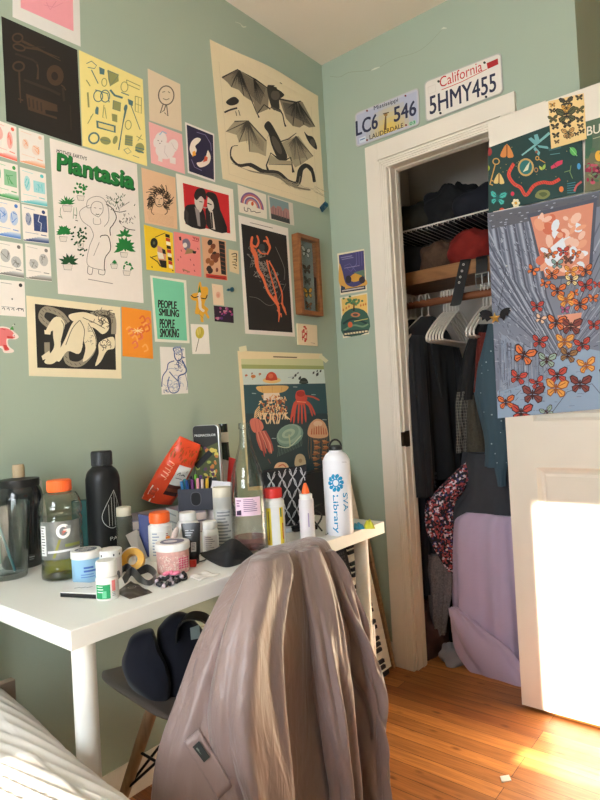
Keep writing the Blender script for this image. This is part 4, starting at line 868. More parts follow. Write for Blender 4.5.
# brown right jelly
for k in range(14): x = 450+k*8; A.line([(x, 545), (x+rng.uniform(-6, 6), 620), (x+rng.uniform(-8, 8), 680)], 2, (140, 110, 84), smooth=3, up=False)
A.up()
for j in range(2):
    for k in range(12): y = 575+k*16; x = 492+j*50+math.sin(k*.8)*6; leaf(A, x-20, y, 42, 15, .25*(-1)**k, ((196, 140, 96), (164, 106, 70))[k % 2])
A.poly(cr([(444, 545), (450, 490), (480, 456), (510, 452), (540, 475), (556, 520), (554, 552), (500, 562)], 4, True), (218, 170, 136)); A.ell(500, 478, 26, 16, (232, 200, 172))
for k in range(7): A.line([(466+k*13, 488+abs(k-3)*6), (464+k*14, 540)], [4, 7], (190, 96, 66))
A.poly(cr([(250, 730), (270, 702), (310, 700), (332, 722), (335, 760), (255, 765)], 4, True), (230, 196, 160)); A.line([(275, 722), (300, 712), (318, 728)], 6, (206, 110, 84), smooth=3); A.poly(cr([(370, 720), (374, 665), (400, 650), (424, 668), (428, 720)], 4, True), (198, 180, 148)); A.ell(400, 690, 10, 12, (170, 140, 110))
for x, y in ((135, 305), (475, 312), (248, 562), (538, 455), (370, 268)): A.line([(x-12, y), (x+12, y+1)], 5, (150, 170, 170))
# tape at the corners
tp = (226, 222, 190)
jell = done(A)
for nm, q in (('upper left', [(48, 40), (90, 32), (95, 62), (52, 70)]), ('upper right', [(515, 78), (560, 118), (545, 132), (505, 100)])):
    T_ = Art(FL, ZJ); T_.h = .0022; T_.poly(q, tp); tag(T_.build('masking_tape'), 'scrap of pale tape on the '+nm+' corner of the jellyfish chart', 'tape', 'tape on the jellyfish chart')
# crab card standing off the wall
A = art('art_card', 'small cream card with a red crab claw, below the wooden butterfly box', 'card', ZV, [(350, 648), (462, 660), (466, 778), (355, 770)], (232, 212, 178), thick=.006)
for k in range(9): A.ell(390+8*math.sin(k*1.9), 668+k*10, 8, 6, ((190, 60, 50), (206, 96, 80))[k % 2], k, n=8)
A.line([(376, 690), (380, 745)], 4, (190, 70, 60)); A.line([(404, 690), (402, 745)], 4, (190, 70, 60)); A.line([(426, 758), (450, 764)], 2, (150, 120, 100)); done(A)
# ------------------------------------------------------------------ closet wall: postcards and licence plates
A = art('postcard', 'blue and yellow travel postcard beside the closet door, upper of two', 'postcard', ZPC, [(55, 104), (260, 68), (282, 384), (80, 420)], (228, 214, 184), FR)
A.poly([(68, 116), (258, 80), (270, 375), (84, 404)], (70, 66, 112)); A.poly(cr([(72, 180), (96, 240), (120, 330), (180, 358), (250, 330), (274, 300), (272, 350), (85, 372)], 3, True), (214, 158, 74)); A.poly(cr([(150, 290), (190, 255), (235, 258), (240, 300), (180, 320)], 3, True), (206, 150, 60)); A.ell(142, 300, 22, 30, (40, 42, 54)); A.ell(245, 305, 24, 26, (60, 50, 56)); A.poly([(180, 250), (260, 225), (268, 285), (240, 270)], (96, 120, 100)); A.poly([(85, 345), (115, 360), (118, 385), (86, 392)], (40, 60, 84)); A.poly([(82, 380), (270, 346), (272, 374), (84, 404)], (44, 40, 56))
for L_ in ([(110, 200), (150, 180), (200, 240)], [(130, 215), (160, 240), (200, 185), (205, 160)], [(200, 90), (204, 190)], [(220, 90), (224, 200)], [(240, 90), (244, 195)]): A.line(L_, 4, (104, 100, 150))
A.line([(82, 136), (170, 120)], 8, (130, 124, 160)); A.line([(90, 150), (180, 132)], 6, (130, 124, 160)); A.line([(110, 215), (225, 195)], 4, (150, 140, 170)); A.line([(92, 388), (262, 360)], 10, (190, 180, 170)); done(A)
A = art('postcard', 'postcard of a green tree on a hill beside the closet door, lower of two', 'postcard', ZPC, [(76, 440), (284, 400), (298, 716), (100, 748)], (228, 214, 184), FR)
A.poly([(88, 450), (280, 412), (294, 706), (108, 736)], (226, 186, 104)); A.poly(cr([(94, 580), (185, 518), (285, 560), (292, 700), (106, 730)], 3, True), (56, 92, 78)); A.line([(182, 540), (184, 490), (175, 465)], [14, 8, 5], (50, 44, 34)); A.line([(184, 500), (215, 470)], 4, (50, 44, 34)); A.line([(182, 495), (145, 478)], 4, (50, 44, 34))
for k in range(30): A.ell(182+rng.gauss(0, 32), 462+rng.gauss(0, 14), 10, 8, ((96, 134, 84), (70, 112, 76))[k % 2], n=8)
for x, y in ((102, 545), (125, 530), (145, 518), (235, 510), (255, 505), (272, 500)): leaf(A, x, y, 24, 14, -1.5, (200, 120, 60))
A.ell(195, 570, 36, 18, (200, 120, 80)); A.ell(195, 570, 20, 10, (90, 70, 60)); A.line([(100, 640), (180, 600), (290, 640)], 16, (34, 58, 58), smooth=4); A.line([(105, 690), (180, 650), (250, 660), (292, 640)], 14, (110, 140, 110), smooth=4); A.ell(155, 645, 18, 22, (206, 100, 60)); A.line([(185, 620), (290, 600)], 6, (190, 180, 110)); A.poly([(104, 690), (294, 680), (294, 706), (108, 736)], (40, 56, 60)); A.line([(112, 718), (288, 694)], 14, (216, 200, 160)); [A.line([(130+k*22, 706-k*3), (134+k*22, 728-k*3)], 5, (40, 56, 60)) for k in range(7)]; done(A)
def plate(name, label, q, colr, deco):
    A = Art(FR, ZPL); q0 = q; rr = .05
    # rounded outline through the bilinear quad
    pts = []
    for (u, v, a0) in ((rr, rr*2, PI), (1-rr, rr*2, 1.5*PI), (1-rr, 1-rr*2, 0), (rr, 1-rr*2, .5*PI)):
        for i in range(6): t = a0+PI/2*i/5; pts.append((u+rr*math.cos(t), v+rr*2*math.sin(t)))
    bl_ = lambda u, v: ((q[0][0]*(1-u)+q[1][0]*u)*(1-v)+(q[3][0]*(1-u)+q[2][0]*u)*v, (q[0][1]*(1-u)+q[1][1]*u)*(1-v)+(q[3][1]*(1-u)+q[2][1]*u)*v)
    A.bl = bl_; rim = mat('plate_aluminium', (190, 188, 186), .4, .6); A.slot(rim)
    A.mb.prism([A.P(*bl_(u, v)) for u, v in pts], .0012, .004, FR, 0); A.h = .0042
    A.poly([bl_(.5+(u-.5)*.975, .5+(v-.5)*.95) for u, v in pts], colr); deco(A)
    o = A.build(name); tag(o, label, 'license plate', 'license plates over the closet door')
nv_ = (38, 42, 70)
def ms(A):
    bl = A.bl
    for i in range(14):
        for j in range(6):
            u0, u1, v0, v1 = .03+i*.067, .03+(i+1)*.067, .08+j*.14, .08+(j+1)*.14; d_ = math.hypot((u0-.5)/.34, (v0-.85)/.8)
            t = max(0, min(1, 1.1-d_)); c_ = tuple(int((226, 190, 80)[k]*t+(176, 180, 202)[k]*(1-t)) for k in range(3)); A.mb.add([A.fn(*A.P(*bl(*p)), A.h) for p in ((u0, v0), (u1, v0), (u1, v1), (u0, v1))], [(0, 1, 2, 3)], A.slot(c_))
    A.up(); A.text('Mississippi', (92, 246), (182, 213), (-1, -15), nv_, .01); A.text('LC6', (26, 342), (106, 312), (-2, -54), nv_, .02); A.text('546', (168, 290), (250, 262), (-2, -54), nv_, .02); A.text('LAUDERDALE', (76, 356), (202, 310), (-1, -17), (60, 50, 44), .015)
    A.line([(134, 320), (136, 268)], [10, 5], (110, 84, 50)); A.ell(136, 262, 7, 7, (150, 110, 60)); A.line([(126, 260), (148, 254)], 4, (90, 70, 50)); A.poly([(222, 292), (248, 282), (250, 298), (224, 306)], (170, 206, 180)); A.text('03', (226, 303), (246, 296), (0, -12), (40, 130, 90), .02); A.poly([(36, 352), (60, 342), (62, 362), (38, 370)], (206, 214, 224)); A.line([(40, 358), (58, 351)], 4, (90, 120, 170))
    for p in ((66, 248), (210, 192), (66, 358), (212, 302)): A.ell(p[0], p[1], 4, 4, (120, 40, 40), n=8)
def ca(A):
    A.text('California', (340, 162), (498, 98), (-3, -38), (196, 44, 50), .0); A.line([(345, 170), (420, 140), (515, 92)], 2.5, (196, 44, 50)); A.text('5HMY455', (302, 262), (550, 172), (-3, -66), nv_, .012)
    A.poly([(514, 70), (556, 52), (558, 74), (518, 92)], (178, 36, 40)); A.line([(294, 160), (322, 150), (324, 176), (296, 186)], 1.5, (206, 196, 186), closed=True); [A.ell(x, y, 5, 5, c_, n=10) for x, y, c_ in ((334, 138, (60, 60, 50)), (506, 68, (60, 60, 50)), (341, 257, (40, 40, 50)), (512, 196, (40, 40, 50)))]
plate('license_plate', 'pale blue and yellow license plate reading LC6 546 above the closet door', [(20, 258), (259, 160), (263, 299), (24, 386)], (190, 190, 204), ms)
plate('license_plate', 'white license plate reading 5HMY455 in dark blue above the closet door', [(280, 140), (568, 28), (576, 180), (286, 292)], (226, 218, 210), ca)
# ------------------------------------------------------------------ prints on the open closet door
A = art('jigsaw_poster', 'dark green picture of insects, keys and a red worm on the closet door', 'poster', ZD2, [(36, 302), (452, 150), (460, 500), (38, 590)], (32, 62, 60), FD); A.clip = True
A.line([(150, 372), (128, 420), (150, 460), (180, 478), (205, 512), (240, 470), (280, 455), (320, 458), (355, 440)], 15, (206, 74, 58), smooth=6)
for p in cr([(150, 372), (128, 420), (150, 460), (180, 478), (205, 512), (240, 470), (280, 455), (320, 458), (355, 440)], 4): A.line([(p[0]-4, p[1]-6), (p[0]+4, p[1]+6)], 2, (150, 40, 36), up=False)
A.up(); A.ell(204, 388, 36, 40, (196, 160, 96)); A.ell(204, 388, 28, 32, (44, 112, 110)); A.poly([(190, 410), (208, 380), (222, 362), (214, 400)], (206, 214, 190))
A.line([(186, 335), (245, 290), (310, 235)], [6, 9, 12], (128, 180, 180)); A.poly([(245, 290), (215, 262), (228, 255), (262, 280)], (112, 168, 172)); A.poly([(250, 290), (240, 245), (256, 240), (268, 276)], (112, 168, 172)); A.poly([(255, 290), (300, 295), (310, 308), (262, 300)], (112, 168, 172)); A.poly([(245, 296), (268, 322), (262, 338), (238, 308)], (112, 168, 172))
for cx_, cy_, s, c_ in ((120, 318, 1, (206, 132, 70)), (85, 440, .8, (214, 186, 120))): A.poly(cr([(cx_, cy_-34*s), (cx_+30*s, cy_+20*s), (cx_+6*s, cy_+28*s), (cx_, cy_+14*s), (cx_-8*s, cy_+26*s), (cx_-30*s, cy_+18*s)], 3, True), c_); A.line([(cx_, cy_-30*s), (cx_, cy_+20*s)], 5, (120, 70, 40))
A.ell(72, 362, 14, 13, (196, 150, 80), ring=5); A.line([(68, 376), (44, 466)], 5, (196, 150, 80)); A.line([(44, 462), (58, 468)], 5, (196, 150, 80)); A.line([(50, 445), (60, 450)], 5, (196, 150, 80)); A.ell(255, 348, 7, 8, (206, 150, 70), ring=4); A.line([(262, 352), (290, 368)], 4, (206, 150, 70))
butterfly(A, 78, 525, 44, .1, (70, 178, 168), (30, 90, 90)); A.ell(42, 320, 12, 18, (150, 50, 50)); A.ell(36, 392, 8, 12, (180, 190, 70)); A.ell(145, 506, 8, 10, (200, 50, 80)); A.ell(98, 578, 11, 10, (206, 80, 60)); [A.ell(160+12*math.cos(t), 547+13*math.sin(t), 7, 7, (230, 220, 180), n=8) for t in [2*PI*i/6 for i in range(6)]]; A.ell(160, 547, 6, 6, (220, 160, 60), n=8)
A.poly(cr([(245, 520), (262, 492), (300, 490), (312, 510), (285, 530)], 3, True), (130, 134, 80)); A.poly(cr([(262, 505), (285, 498), (300, 508), (280, 520)], 3, True), (90, 100, 60)); leaf(A, 280, 400, 30, 14, -1.2, (150, 180, 80)); leaf(A, 278, 402, 26, 12, -2.2, (180, 190, 90)); A.poly([(315, 385), (345, 362), (368, 356), (366, 374), (338, 388), (318, 396)], (206, 60, 90)); A.line([(328, 370), (342, 390)], 3, (120, 30, 60)); A.ell(415, 318, 14, 20, (90, 170, 90), -.5); A.line([(400, 300), (432, 338)], 3, (140, 206, 130)); A.line([(405, 380), (400, 410), (412, 438)], 3, (120, 150, 90)); A.line([(375, 410), (402, 402)], 3, (120, 150, 90)); A.ell(362, 486, 10, 13, (216, 120, 60)); [A.line([(388, 462+k*10), (425, 455+k*11)], 4, (60, 120, 130)) for k in range(5)]; A.line([(420, 495), (430, 470), (452, 452)], 9, (190, 90, 90), smooth=3); A.ell(440, 384, 8, 14, (70, 150, 206)); A.line([(305, 310), (360, 296)], 14, (52, 92, 96)); A.line([(312, 332), (356, 326)], 3, (90, 140, 140)); A.ell(250, 400, 7, 9, (190, 130, 80), ring=3); A.ell(252, 320, 6, 6, (150, 80, 60))
for k in range(26): A.ell(rng.uniform(60, 440), rng.uniform(330, 560) if k % 2 else rng.uniform(280, 480), 2, 2, (170, 150, 90), n=6)
A2 = done(A)
A = art('jigsaw_poster', 'green floral picture lettered BU on the closet door at the right edge', 'poster', ZD2, [(468, 186), (700, 118), (712, 455), (466, 500)], (84, 104, 84), FD); A.clip = True
A.poly([(468, 330), (880, 250), (880, 420), (466, 500)], (110, 108, 80)); A.poly(cr([(470, 200), (500, 260), (490, 330), (470, 340)], 3, True), (60, 96, 76)); A.text('BU', (476, 248), (534, 234), (0, -40), (228, 222, 206), .01)
for k in range(40): A.ell(rng.uniform(470, 600), rng.uniform(375, 455), rng.uniform(5, 12), rng.uniform(5, 12), ((150, 40, 70), (110, 30, 56), (190, 80, 100), (80, 30, 50))[k % 4], n=8)
A.ell(528, 338, 16, 24, (226, 170, 60)); A.line([(502, 262), (534, 252)], 3, (180, 180, 150)); [leaf(A, rng.uniform(470, 620), rng.uniform(280, 480), 28, 12, rng.uniform(0, 6), ((70, 110, 76), (130, 134, 90), (100, 130, 96))[k % 3]) for k in range(16)]
done(A)
A = art('butterfly_card', 'cream card of rows of dark butterflies taped at the top of the closet door', 'card', ZE, [(108, 78), (270, 40), (284, 248), (122, 294)], (232, 200, 140), FD, base_h=.0045)
A.ell(190, 120, 26, 20, (236, 180, 80))
for x, y, s, c_ in ((192, 82, 34, (70, 66, 54)), (128, 94, 14, (200, 140, 60)), (128, 120, 15, (70, 60, 46)), (250, 60, 18, (66, 58, 44)), (192, 108, 24, (206, 150, 70)), (192, 140, 50, (86, 88, 60)), (130, 158, 24, (96, 96, 60)), (252, 116, 24, (96, 96, 60)), (194, 182, 24, (50, 46, 40)), (140, 192, 20, (60, 54, 44)), (252, 160, 20, (60, 54, 44)), (144, 232, 18, (54, 50, 40)), (200, 222, 32, (200, 150, 90)), (256, 190, 16, (90, 70, 50)), (262, 214, 15, (70, 60, 46)), (148, 262, 13, (110, 80, 50)), (200, 240, 14, (150, 110, 70)), (238, 226, 13, (70, 60, 46))):
    butterfly(A, x, y, s, -.15, c_, (44, 38, 30), 1.0, s > 20)
done(A)
# butterfly hall
A = art('jigsaw_poster', 'large picture of orange butterflies flying through a grey ornate hall, on the closet door', 'poster', ZD3, [(12, -226), (740, -372), (776, 703), (62, 768)], (122, 128, 146), FD, n=10); A.clip = True
g1 = (98, 103, 120); g2 = (160, 166, 184); g3 = (80, 84, 100); sky = (150, 172, 196)
A.poly([(60, 640), (240, 440), (340, 470), (500, 430), (700, 470), (880, 560), (900, 690), (62, 768)], (146, 166, 192)); A.poly([(80, 360), (250, 440), (330, 480), (330, 560), (70, 640)], (140, 150, 172))
for k in range(15):    # long receding mouldings
    t = k/14; A.line([(14+t*200, -215-t*36), (60+t*240, 60+t*120), (330+t*60, 470-t*60)], [12-t*3, 8, 3], (g1, g2, g3)[k % 3])
for k in range(12): t = k/11; A.line([(12, -150+t*330), (160+t*20, 150+t*180), (330, 468)], [7, 5, 2], (g2, g1, g3)[k % 3])
for k in range(260):   # carved ornament
    x = rng.uniform(30, 300); y = rng.uniform(-190, 420)
    A.line([(x, y), (x+rng.uniform(4, 14), y+rng.uniform(6, 18))], rng.uniform(1.5, 4), (g3, g2, g1)[k % 3], up=False)
A.up(); A.poly([(14, -222), (900, -400), (900, -330), (30, -150)], (92, 94, 104))
for k in range(80): x = rng.uniform(20, 880); y = -222-(x-14)*.2+rng.uniform(8, 70); A.line([(x, y), (x+12, y-3)], 4, (g3, g2)[k % 2], up=False)
A.up()
for k in range(14): A.line([(330+k*8, 470), (480+k*34, -10), (560+k*40, -180)], [2, 6, 8], (g1, g2, g3)[k % 3])
for k in range(160): x = rng.uniform(430, 880); y = rng.uniform(-60, 380); A.line([(x, y), (x+rng.uniform(-8, 12), y+rng.uniform(4, 14))], 3, (g3, g2, g1)[k % 3], up=False)
A.up(); A.poly([(205, -222), (545, -300), (520, 40), (490, 84), (282, 98)], g3); A.poly([(221, -206), (527, -278), (505, 30), (478, 68), (292, 84)], (214, 140, 116))
for k in range(60): x, y = rng.uniform(262, 478), rng.uniform(-205, 60); A.ell(x, y, rng.uniform(14, 34), rng.uniform(10, 24), ((232, 190, 172), (206, 110, 84), (222, 226, 236), (226, 160, 130))[k % 4], rng.random()*3, n=9)
A.poly([(320, -60), (380, -110), (400, -40), (350, 10), (320, -10)], (224, 228, 238)); A.poly([(352, 270), (470, 255), (462, 330), (372, 340)], (216, 150, 126))
for k in range(120):
    x = rng.uniform(68, 480); y = rng.uniform(500, 735); A.line([(x, y), (x+rng.uniform(6, 26), y-rng.uniform(0, 3))], 2, (g1, g2, (110, 124, 150))[k % 3], up=False)
for k in range(60): x = rng.uniform(60, 130); y = rng.uniform(380, 700); A.line([(x, y), (x+2, y+rng.uniform(10, 40))], 3, (g1, g2)[k % 2], up=False)
A.up(); [A.line([(x, 400), (x+rng.uniform(-2, 4), 560)], 4, (g1, g2)[k % 2]) for k, x in enumerate((110, 150, 190, 225, 262, 290))]; A.line([(330, 735), (400, 640), (520, 600), (620, 720)], 4, g1)
for k in range(380):    # fine engraving that follows the receding lines
    x = rng.uniform(20, 880); y = rng.uniform(-180, 690); dx, dy = 340-x, 470-y; l_ = math.hypot(dx, dy) or 1
    if y > 430 and x > 330: continue
    if 215 < x < 520 and -270 < y < 90: continue
    s_ = rng.uniform(8, 30)/l_; A.line([(x, y), (x+dx*s_, y+dy*s_)], rng.uniform(1.5, 3.5), (g1, g2, g3, (186, 192, 206))[k % 4], up=False)
for k in range(70):     # colonnade on the left wall
    x = 75+(k % 14)*17; y = 395+(x-75)*.3; A.line([(x, y), (x+3, y+rng.uniform(40, 190))], 3, (g1, (176, 184, 204), g2, g3)[k % 4], up=False)
A.up()
OR = (222, 116, 60); RD = (196, 72, 60); YO = (230, 160, 74); DR = (130, 62, 56); CRm = (226, 206, 150); GRN = (150, 176, 160)
for x, y, s, r, c_ in ((232, 50, 30, .4, OR), (325, 70, 34, 0, OR), (415, 55, 34, .1, YO), (488, 52, 36, -.2, OR), (290, 115, 26, .3, OR), (352, 148, 42, 0, OR), (420, 100, 34, 0, CRm), (488, 125, 38, -.2, RD), (395, 196, 44, -.2, YO), (435, 162, 22, -.3, OR), (462, 216, 42, -.1, OR), (525, 186, 26, 0, OR), (252, 226, 34, 0, RD), (388, 242, 24, 0, (170, 90, 130)), (270, 286, 28, .3, (226, 190, 160)), (345, 305, 48, .1, OR), (418, 322, 52, .05, DR), (528, 316, 32, 0, RD), (265, 396, 40, .1, RD), (386, 396, 46, 0, YO), (472, 412, 42, -.2, RD), (188, 462, 56, .3, OR), (300, 486, 46, .05, GRN), (402, 462, 44, .2, (150, 110, 70)), (492, 512, 46, -.2, YO), (160, 570, 42, .2, RD), (352, 560, 48, -.1, RD), (345, 622, 56, .1, YO), (462, 602, 54, 0, DR), (252, 596, 36, -.3, RD), (232, 652, 56, .0, DR), (102, 690, 42, -.1, OR), (176, 740, 54, .0, RD), (300, 738, 34, -.4, GRN), (545, 120, 22, 0, RD), (325, -30, 26, .3, OR), (380, -40, 30, -.1, RD), (405, 0, 26, 0, (110, 70, 60)), (300, -20, 18, .2, (150, 120, 90)), (350, 20, 30, 0, (120, 150, 150)), (440, -30, 24, .2, OR), (600, 300, 40, 0, OR), (640, 420, 44, .2, YO), (600, 560, 46, -.1, RD), (700, 620, 50, 0, DR), (700, 200, 40, .1, OR)):
    butterfly(A, x, y, s*1.12, r, c_, (64, 34, 34) if c_ != YO else (150, 84, 40), .85, s > 30)
done(A)
# ================================================================== THINGS ON THE DESK
def spot(pxc, pybot, pxw, pytop, back=None):
    P0 = onz(pxc, pybot, DZ); r = pxw/2*mpp(P0); c = P0+DD*(r if back is None else back)
    r = pxw/2*mpp(c)
    d = (c-CAM).dot(_F); h = CAM.z+ray(pxc, pytop).z*d-DZ
    return Vector((c.x, c.y, DZ)), r, h
def zat(c, px, py): return CAM.z+ray(px, py).z*(c-CAM).dot(_F)
def cyl(c, r, z0=0.0, dang=0.0):
    th = math.atan2(CAM.y-c.y, CAM.x-c.x)+dang
    return lambda x, y, h: Vector((c.x+(r+h)*math.cos(th+x/r), c.y+(r+h)*math.sin(th+x/r), c.z+z0+y))
def wrap(c, r, x0, x1, y0, y1, col, dang=0.0, n=14):
    A = Art(cyl(c, r, 0, dang)); A.strip = .002; A.step = .00007; A.base([(x0, y1), (x1, y1), (x1, y0), (x0, y0)], col, 0.0002, max(4, int((x1-x0)/.002))); A.h += .0001; return A
def lpart(name, prof, m, parent, c, n=40, **k):
    b = MB(); b.lathe(prof, n, c, cap=k.pop('cap', True)); return b.build(name, m, parent, **k)
PLW = mat('white_plastic', (232, 230, 228), 0.35, noise=0.02); PLB = mat('black_plastic', (26, 26, 28), 0.4, noise=0.05)
GLASS = thin('clear_glass', (250, 253, 252), .03, .40)
PET = thin('clear_plastic', (252, 253, 251), .08, .65)
def ribs(b, c, r, z0, z1, n, d=0.0006):
    for k in range(n):
        a = 2*PI*k/n; x, y = c.x+r*math.cos(a), c.y+r*math.sin(a); b.tube([(x, y, c.z+z0), (x, y, c.z+z1)], d, 5)
def bars(A, x0, x1, y0, dy, n, w, col, rg=rng):
    for i in range(n): A.line([(x0, y0-i*dy), (x0+(x1-x0)*rg.uniform(.55, 1), y0-i*dy)], w, col, up=False)
    A.up()

# dark squeeze bottle
c, r, h = spot(13, 571, 43, 465)
t = thing('squeeze_bottle', 'dark translucent squeeze bottle with a pale spout, far left behind the drinking glass', 'bottle', c)
zs = zat(c, 15, 486)-DZ; zl = zat(c, 15, 478)-DZ; SMK = mat('smoked_plastic', (30, 32, 33), 0.18, noise=0.05, coat=.4)
lpart('bottle_body', cr([(r*.82, 0), (r*.88, .006), (r*.92, zs*.2), (r*.93, zs*.55), (r*1.0, zs*.78), (r*.98, zs*.9), (r*.86, zs*.99), (r*.84, zs)], 4), SMK, t, c)
lpart('lid', [(r*.86, zs-.002), (r*.88, zs+.001), (r*.88, zs+.016), (r*.8, zl-.003), (r*.3, zl), (.0001, zl+.001)], PLB, t, c)
lpart('spout', [(r*.26, zl+.0012), (r*.27, h-.006), (r*.24, h), (.0001, h+.001)], mat('tan_plastic', (170, 150, 120), .5), t, c)
A = wrap(c, r*.925, .012, .03, .015, .032, (38, 40, 42)); A.line([(.014, .026), (.027, .026)], .0022, (150, 156, 160)); A.line([(.014, .021), (.025, .021)], .0018, (130, 136, 140)); A.build('marking', t)
# drinking glass and straw
c, r, h = spot(0, 582, 35, 503); rt = r*1.30
t = thing('drinking_glass', 'clear tapered drinking glass with fine ribs at the left edge of the desk', 'glass', c)
out = [(r*.96, 0), (r, .003)]+[(r+(rt-r)*k/20+(.0003 if k % 2 else 0), .003+(h-.003)*k/20) for k in range(1, 21)]
inn = [(rt-.0022, h), (r+(rt-r)*.5-.003, h*.5), (r-.003, .012), (.0001, .010)]
b = MB(); b.lathe(out+inn, 48, c, cap=False); b.f.append(list(range(47, -1, -1))); b.mi.append(0); b.build('glass_body', GLASS, t)
p0 = c+DL*(.017)-DD*.004+Vector((0, 0, .0135)); p1 = c-DL*(rt*.80)+Vector((0, 0, h+.03))
s_ = MB(); s_.tube([p0, p0.lerp(p1, .5), p1], .0028, 12)
tag(s_.build('drinking_straw', mat('teal_plastic', (40, 96, 104), .35), loc=p0), 'teal straw leaning inside the drinking glass at the far left', 'straw')
# sports drink
c, r, h = spot(55.3, 582, 41, 480)
t = thing('sports_drink_bottle', 'clear sports drink bottle with orange cap, half empty with yellow-green drink', 'bottle', c)
zn = zat(c, 55, 491)-DZ
po = cr([(r*.9, 0), (r*.97, .004), (r*.97, h*.10), (r*.93, h*.16), (r*.98, h*.2), (r*.98, h*.42), (r*.9, h*.47), (r*.98, h*.52), (r*.99, h*.6), (r*.92, h*.64), (r*1.0, h*.67), (r*.97, h*.76), (r*.76, h*.86), (r*.52, zn-.004), (r*.50, zn)], 3)
inn = [(max(.001, a-.0012), z if z > .002 else .002) for a, z in reversed(po)]
b = MB(); b.lathe(po+inn+[(.0001, .002)], 48, c, cap=False); b.f.append(list(range(47, -1, -1))); b.mi.append(0); b.build('bottle_body', PET, t)
lpart('drink', [(r*.86, .0025), (r*.94, .006), (r*.94, h*.10), (r*.90, h*.16), (r*.95, h*.2), (r*.95, h*.205)], thin('yellow_green_drink', (222, 222, 150), .05, .7), t, c)
b = MB(); b.lathe([(r*.54, zn-.001), (r*.56, zn+.001), (r*.56, h-.002), (r*.52, h), (.0001, h)], 40, c); ribs(b, c, r*.56, zn+.002, h-.003, 48); b.build('cap', mat('orange_plastic', (244, 104, 36), .4), t)
A = wrap(c, r*1.0, -.048, .042, h*.22, h*.60, mat('silvery_film', (122, 124, 122), .3, .3, noise=.35, scale=60, bump=.4, bscale=60), n=20)
A.ell(.004, h*.50, .0145, .0155, (236, 236, 236), n=28); A.ell(.004, h*.50, .008, .0095, (120, 124, 126), n=20); A.poly([(.004, h*.5+.004), (.0185, h*.5+.004), (.0185, h*.5-.002), (.004, h*.5-.002)], (236, 236, 236)); A.poly([(.010, h*.5+.011), (.020, h*.5+.011), (.020, h*.5+.0045), (.010, h*.5+.0045)], (150, 154, 156)); A.poly([(.0125, h*.5+.009), (.0, h*.5-.003), (.006, h*.5-.001), (-.002, h*.5-.010), (.011, h*.5+.001), (.005, h*.5+.0005)], (226, 84, 40))
A.poly([(-.048, h*.56), (-.033, h*.56), (-.033, h*.26), (-.048, h*.26)], (222, 222, 222)); bars(A, -.046, -.035, h*.54, .006, 10, .002, (90, 90, 96)); A.poly([(.006, h*.37), (.04, h*.37), (.04, h*.34), (.006, h*.34)], (140, 146, 80)); A.poly([(-.02, h*.24), (-.006, h*.42), (-.001, h*.42), (-.014, h*.24)], (140, 140, 70)); A.poly([(-.03, h*.31), (.04, h*.32), (.04, h*.30), (-.03, h*.285)], (216, 216, 220)); A.build('label', t)
# small white tube and teal box behind it
c, r, h = spot(42, 557, 9, 484); t = thing('cream_tube', 'white tapered tube peeking out behind the orange-capped drink', 'tube', c)
lpart('tube_body', [(r, 0), (r, h*.55), (r*.35, h*.98)], PLW, t, c); lpart('tip', [(r*.35, h*.981), (r*.3, h*1.05)], PLW, t, c)
P0 = onz(74, 548, DZ); b = MB(); b.box(0, 0, 0, .05, .02, .125, M=Matrix.Translation(P0-DD*.004) @ Matrix.Rotation(math.atan2(DL.y, DL.x), 4, 'Z'))
tag(b.build('storage_box', mat('teal_card', (26, 82, 80), .6), loc=P0, bevel=.001), 'narrow dark teal box between the drink and the black bottle', 'box')
# black bottle
c, r, h = spot(100.7, 552, 33, 451); zc = zat(c, 100, 466)-DZ; rc = r*.58
t = thing('water_bottle', 'matt black water bottle with a white drop outline and the word PATH', 'bottle', c)
MBK = mat('matt_black_metal', (28, 28, 31), .42, .2, noise=.03)
lpart('bottle_body', [(r*.95, 0), (r, .003)]+cr([(r, .01), (r, h*.4), (r, zc-.045), (r*.97, zc-.028), (r*.85, zc-.013), (rc+.002, zc-.003), (rc, zc)], 5), MBK, t, c)
b = MB(); b.lathe([(rc*.98, zc+.0005), (rc*1.06, zc+.002), (rc*1.06, h-.003), (rc*.98, h), (.0001, h)], 40, c); ribs(b, c, rc*1.06, zc+.003, h-.004, 40); b.build('cap', PLB, t)
A = Art(cyl(c, r)); A.strip = .002; A.h = .0004; wl = (222, 222, 222)
dz = lambda px, py: ((px-100.7)*.00262, zat(c, px, py)-DZ)
x0, y0 = dz(111, 489); tp_ = dz(111, 489); bt = dz(110, 526)
A.line(cr([tp_, dz(103, 503), dz(98.5, 514), dz(101, 522), dz(108, 526), dz(115, 522), dz(118, 512), dz(115, 500)], 5)+[tp_], .0013, wl)
for px, ya in ((105, 503), (108, 496), (111, 491), (114, 499)): A.line([dz(px, ya), dz(px, 524)], .001, wl)
a0, a1 = dz(105, 538), dz(120, 535); A.text('PATH', a0, (a1[0]+.004, a0[1]), (0, .009), wl, .005); A.build('lettering', t)
def tub(px, pyb, w, pyt, name, label, body, lid, group=None):
    c, r, h = spot(px, pyb, w, pyt); t = thing(name, label, 'tub', c, group); rl = r*1.0; hl = .016
    lpart('tub_body', [(r*.90, 0), (r*.93, .003), (r*.95, h-hl), (r*.95, h-.003)], body, t, c)
    li_ = lpart('lid', [(rl*.97, h-hl), (rl, h-hl+.001), (rl, h-.003), (rl*.97, h-.0005), (rl*.9, h), (.0001, h)], lid, t, c)
    return li_, c, r, h
t, c, r, h = tub(82, 584, 29.5, 549.5, 'cream_tub', 'light blue tub with a white lid, behind the small green-labelled bottle', mat('light_blue_plastic', (150, 194, 226), .45), PLW)
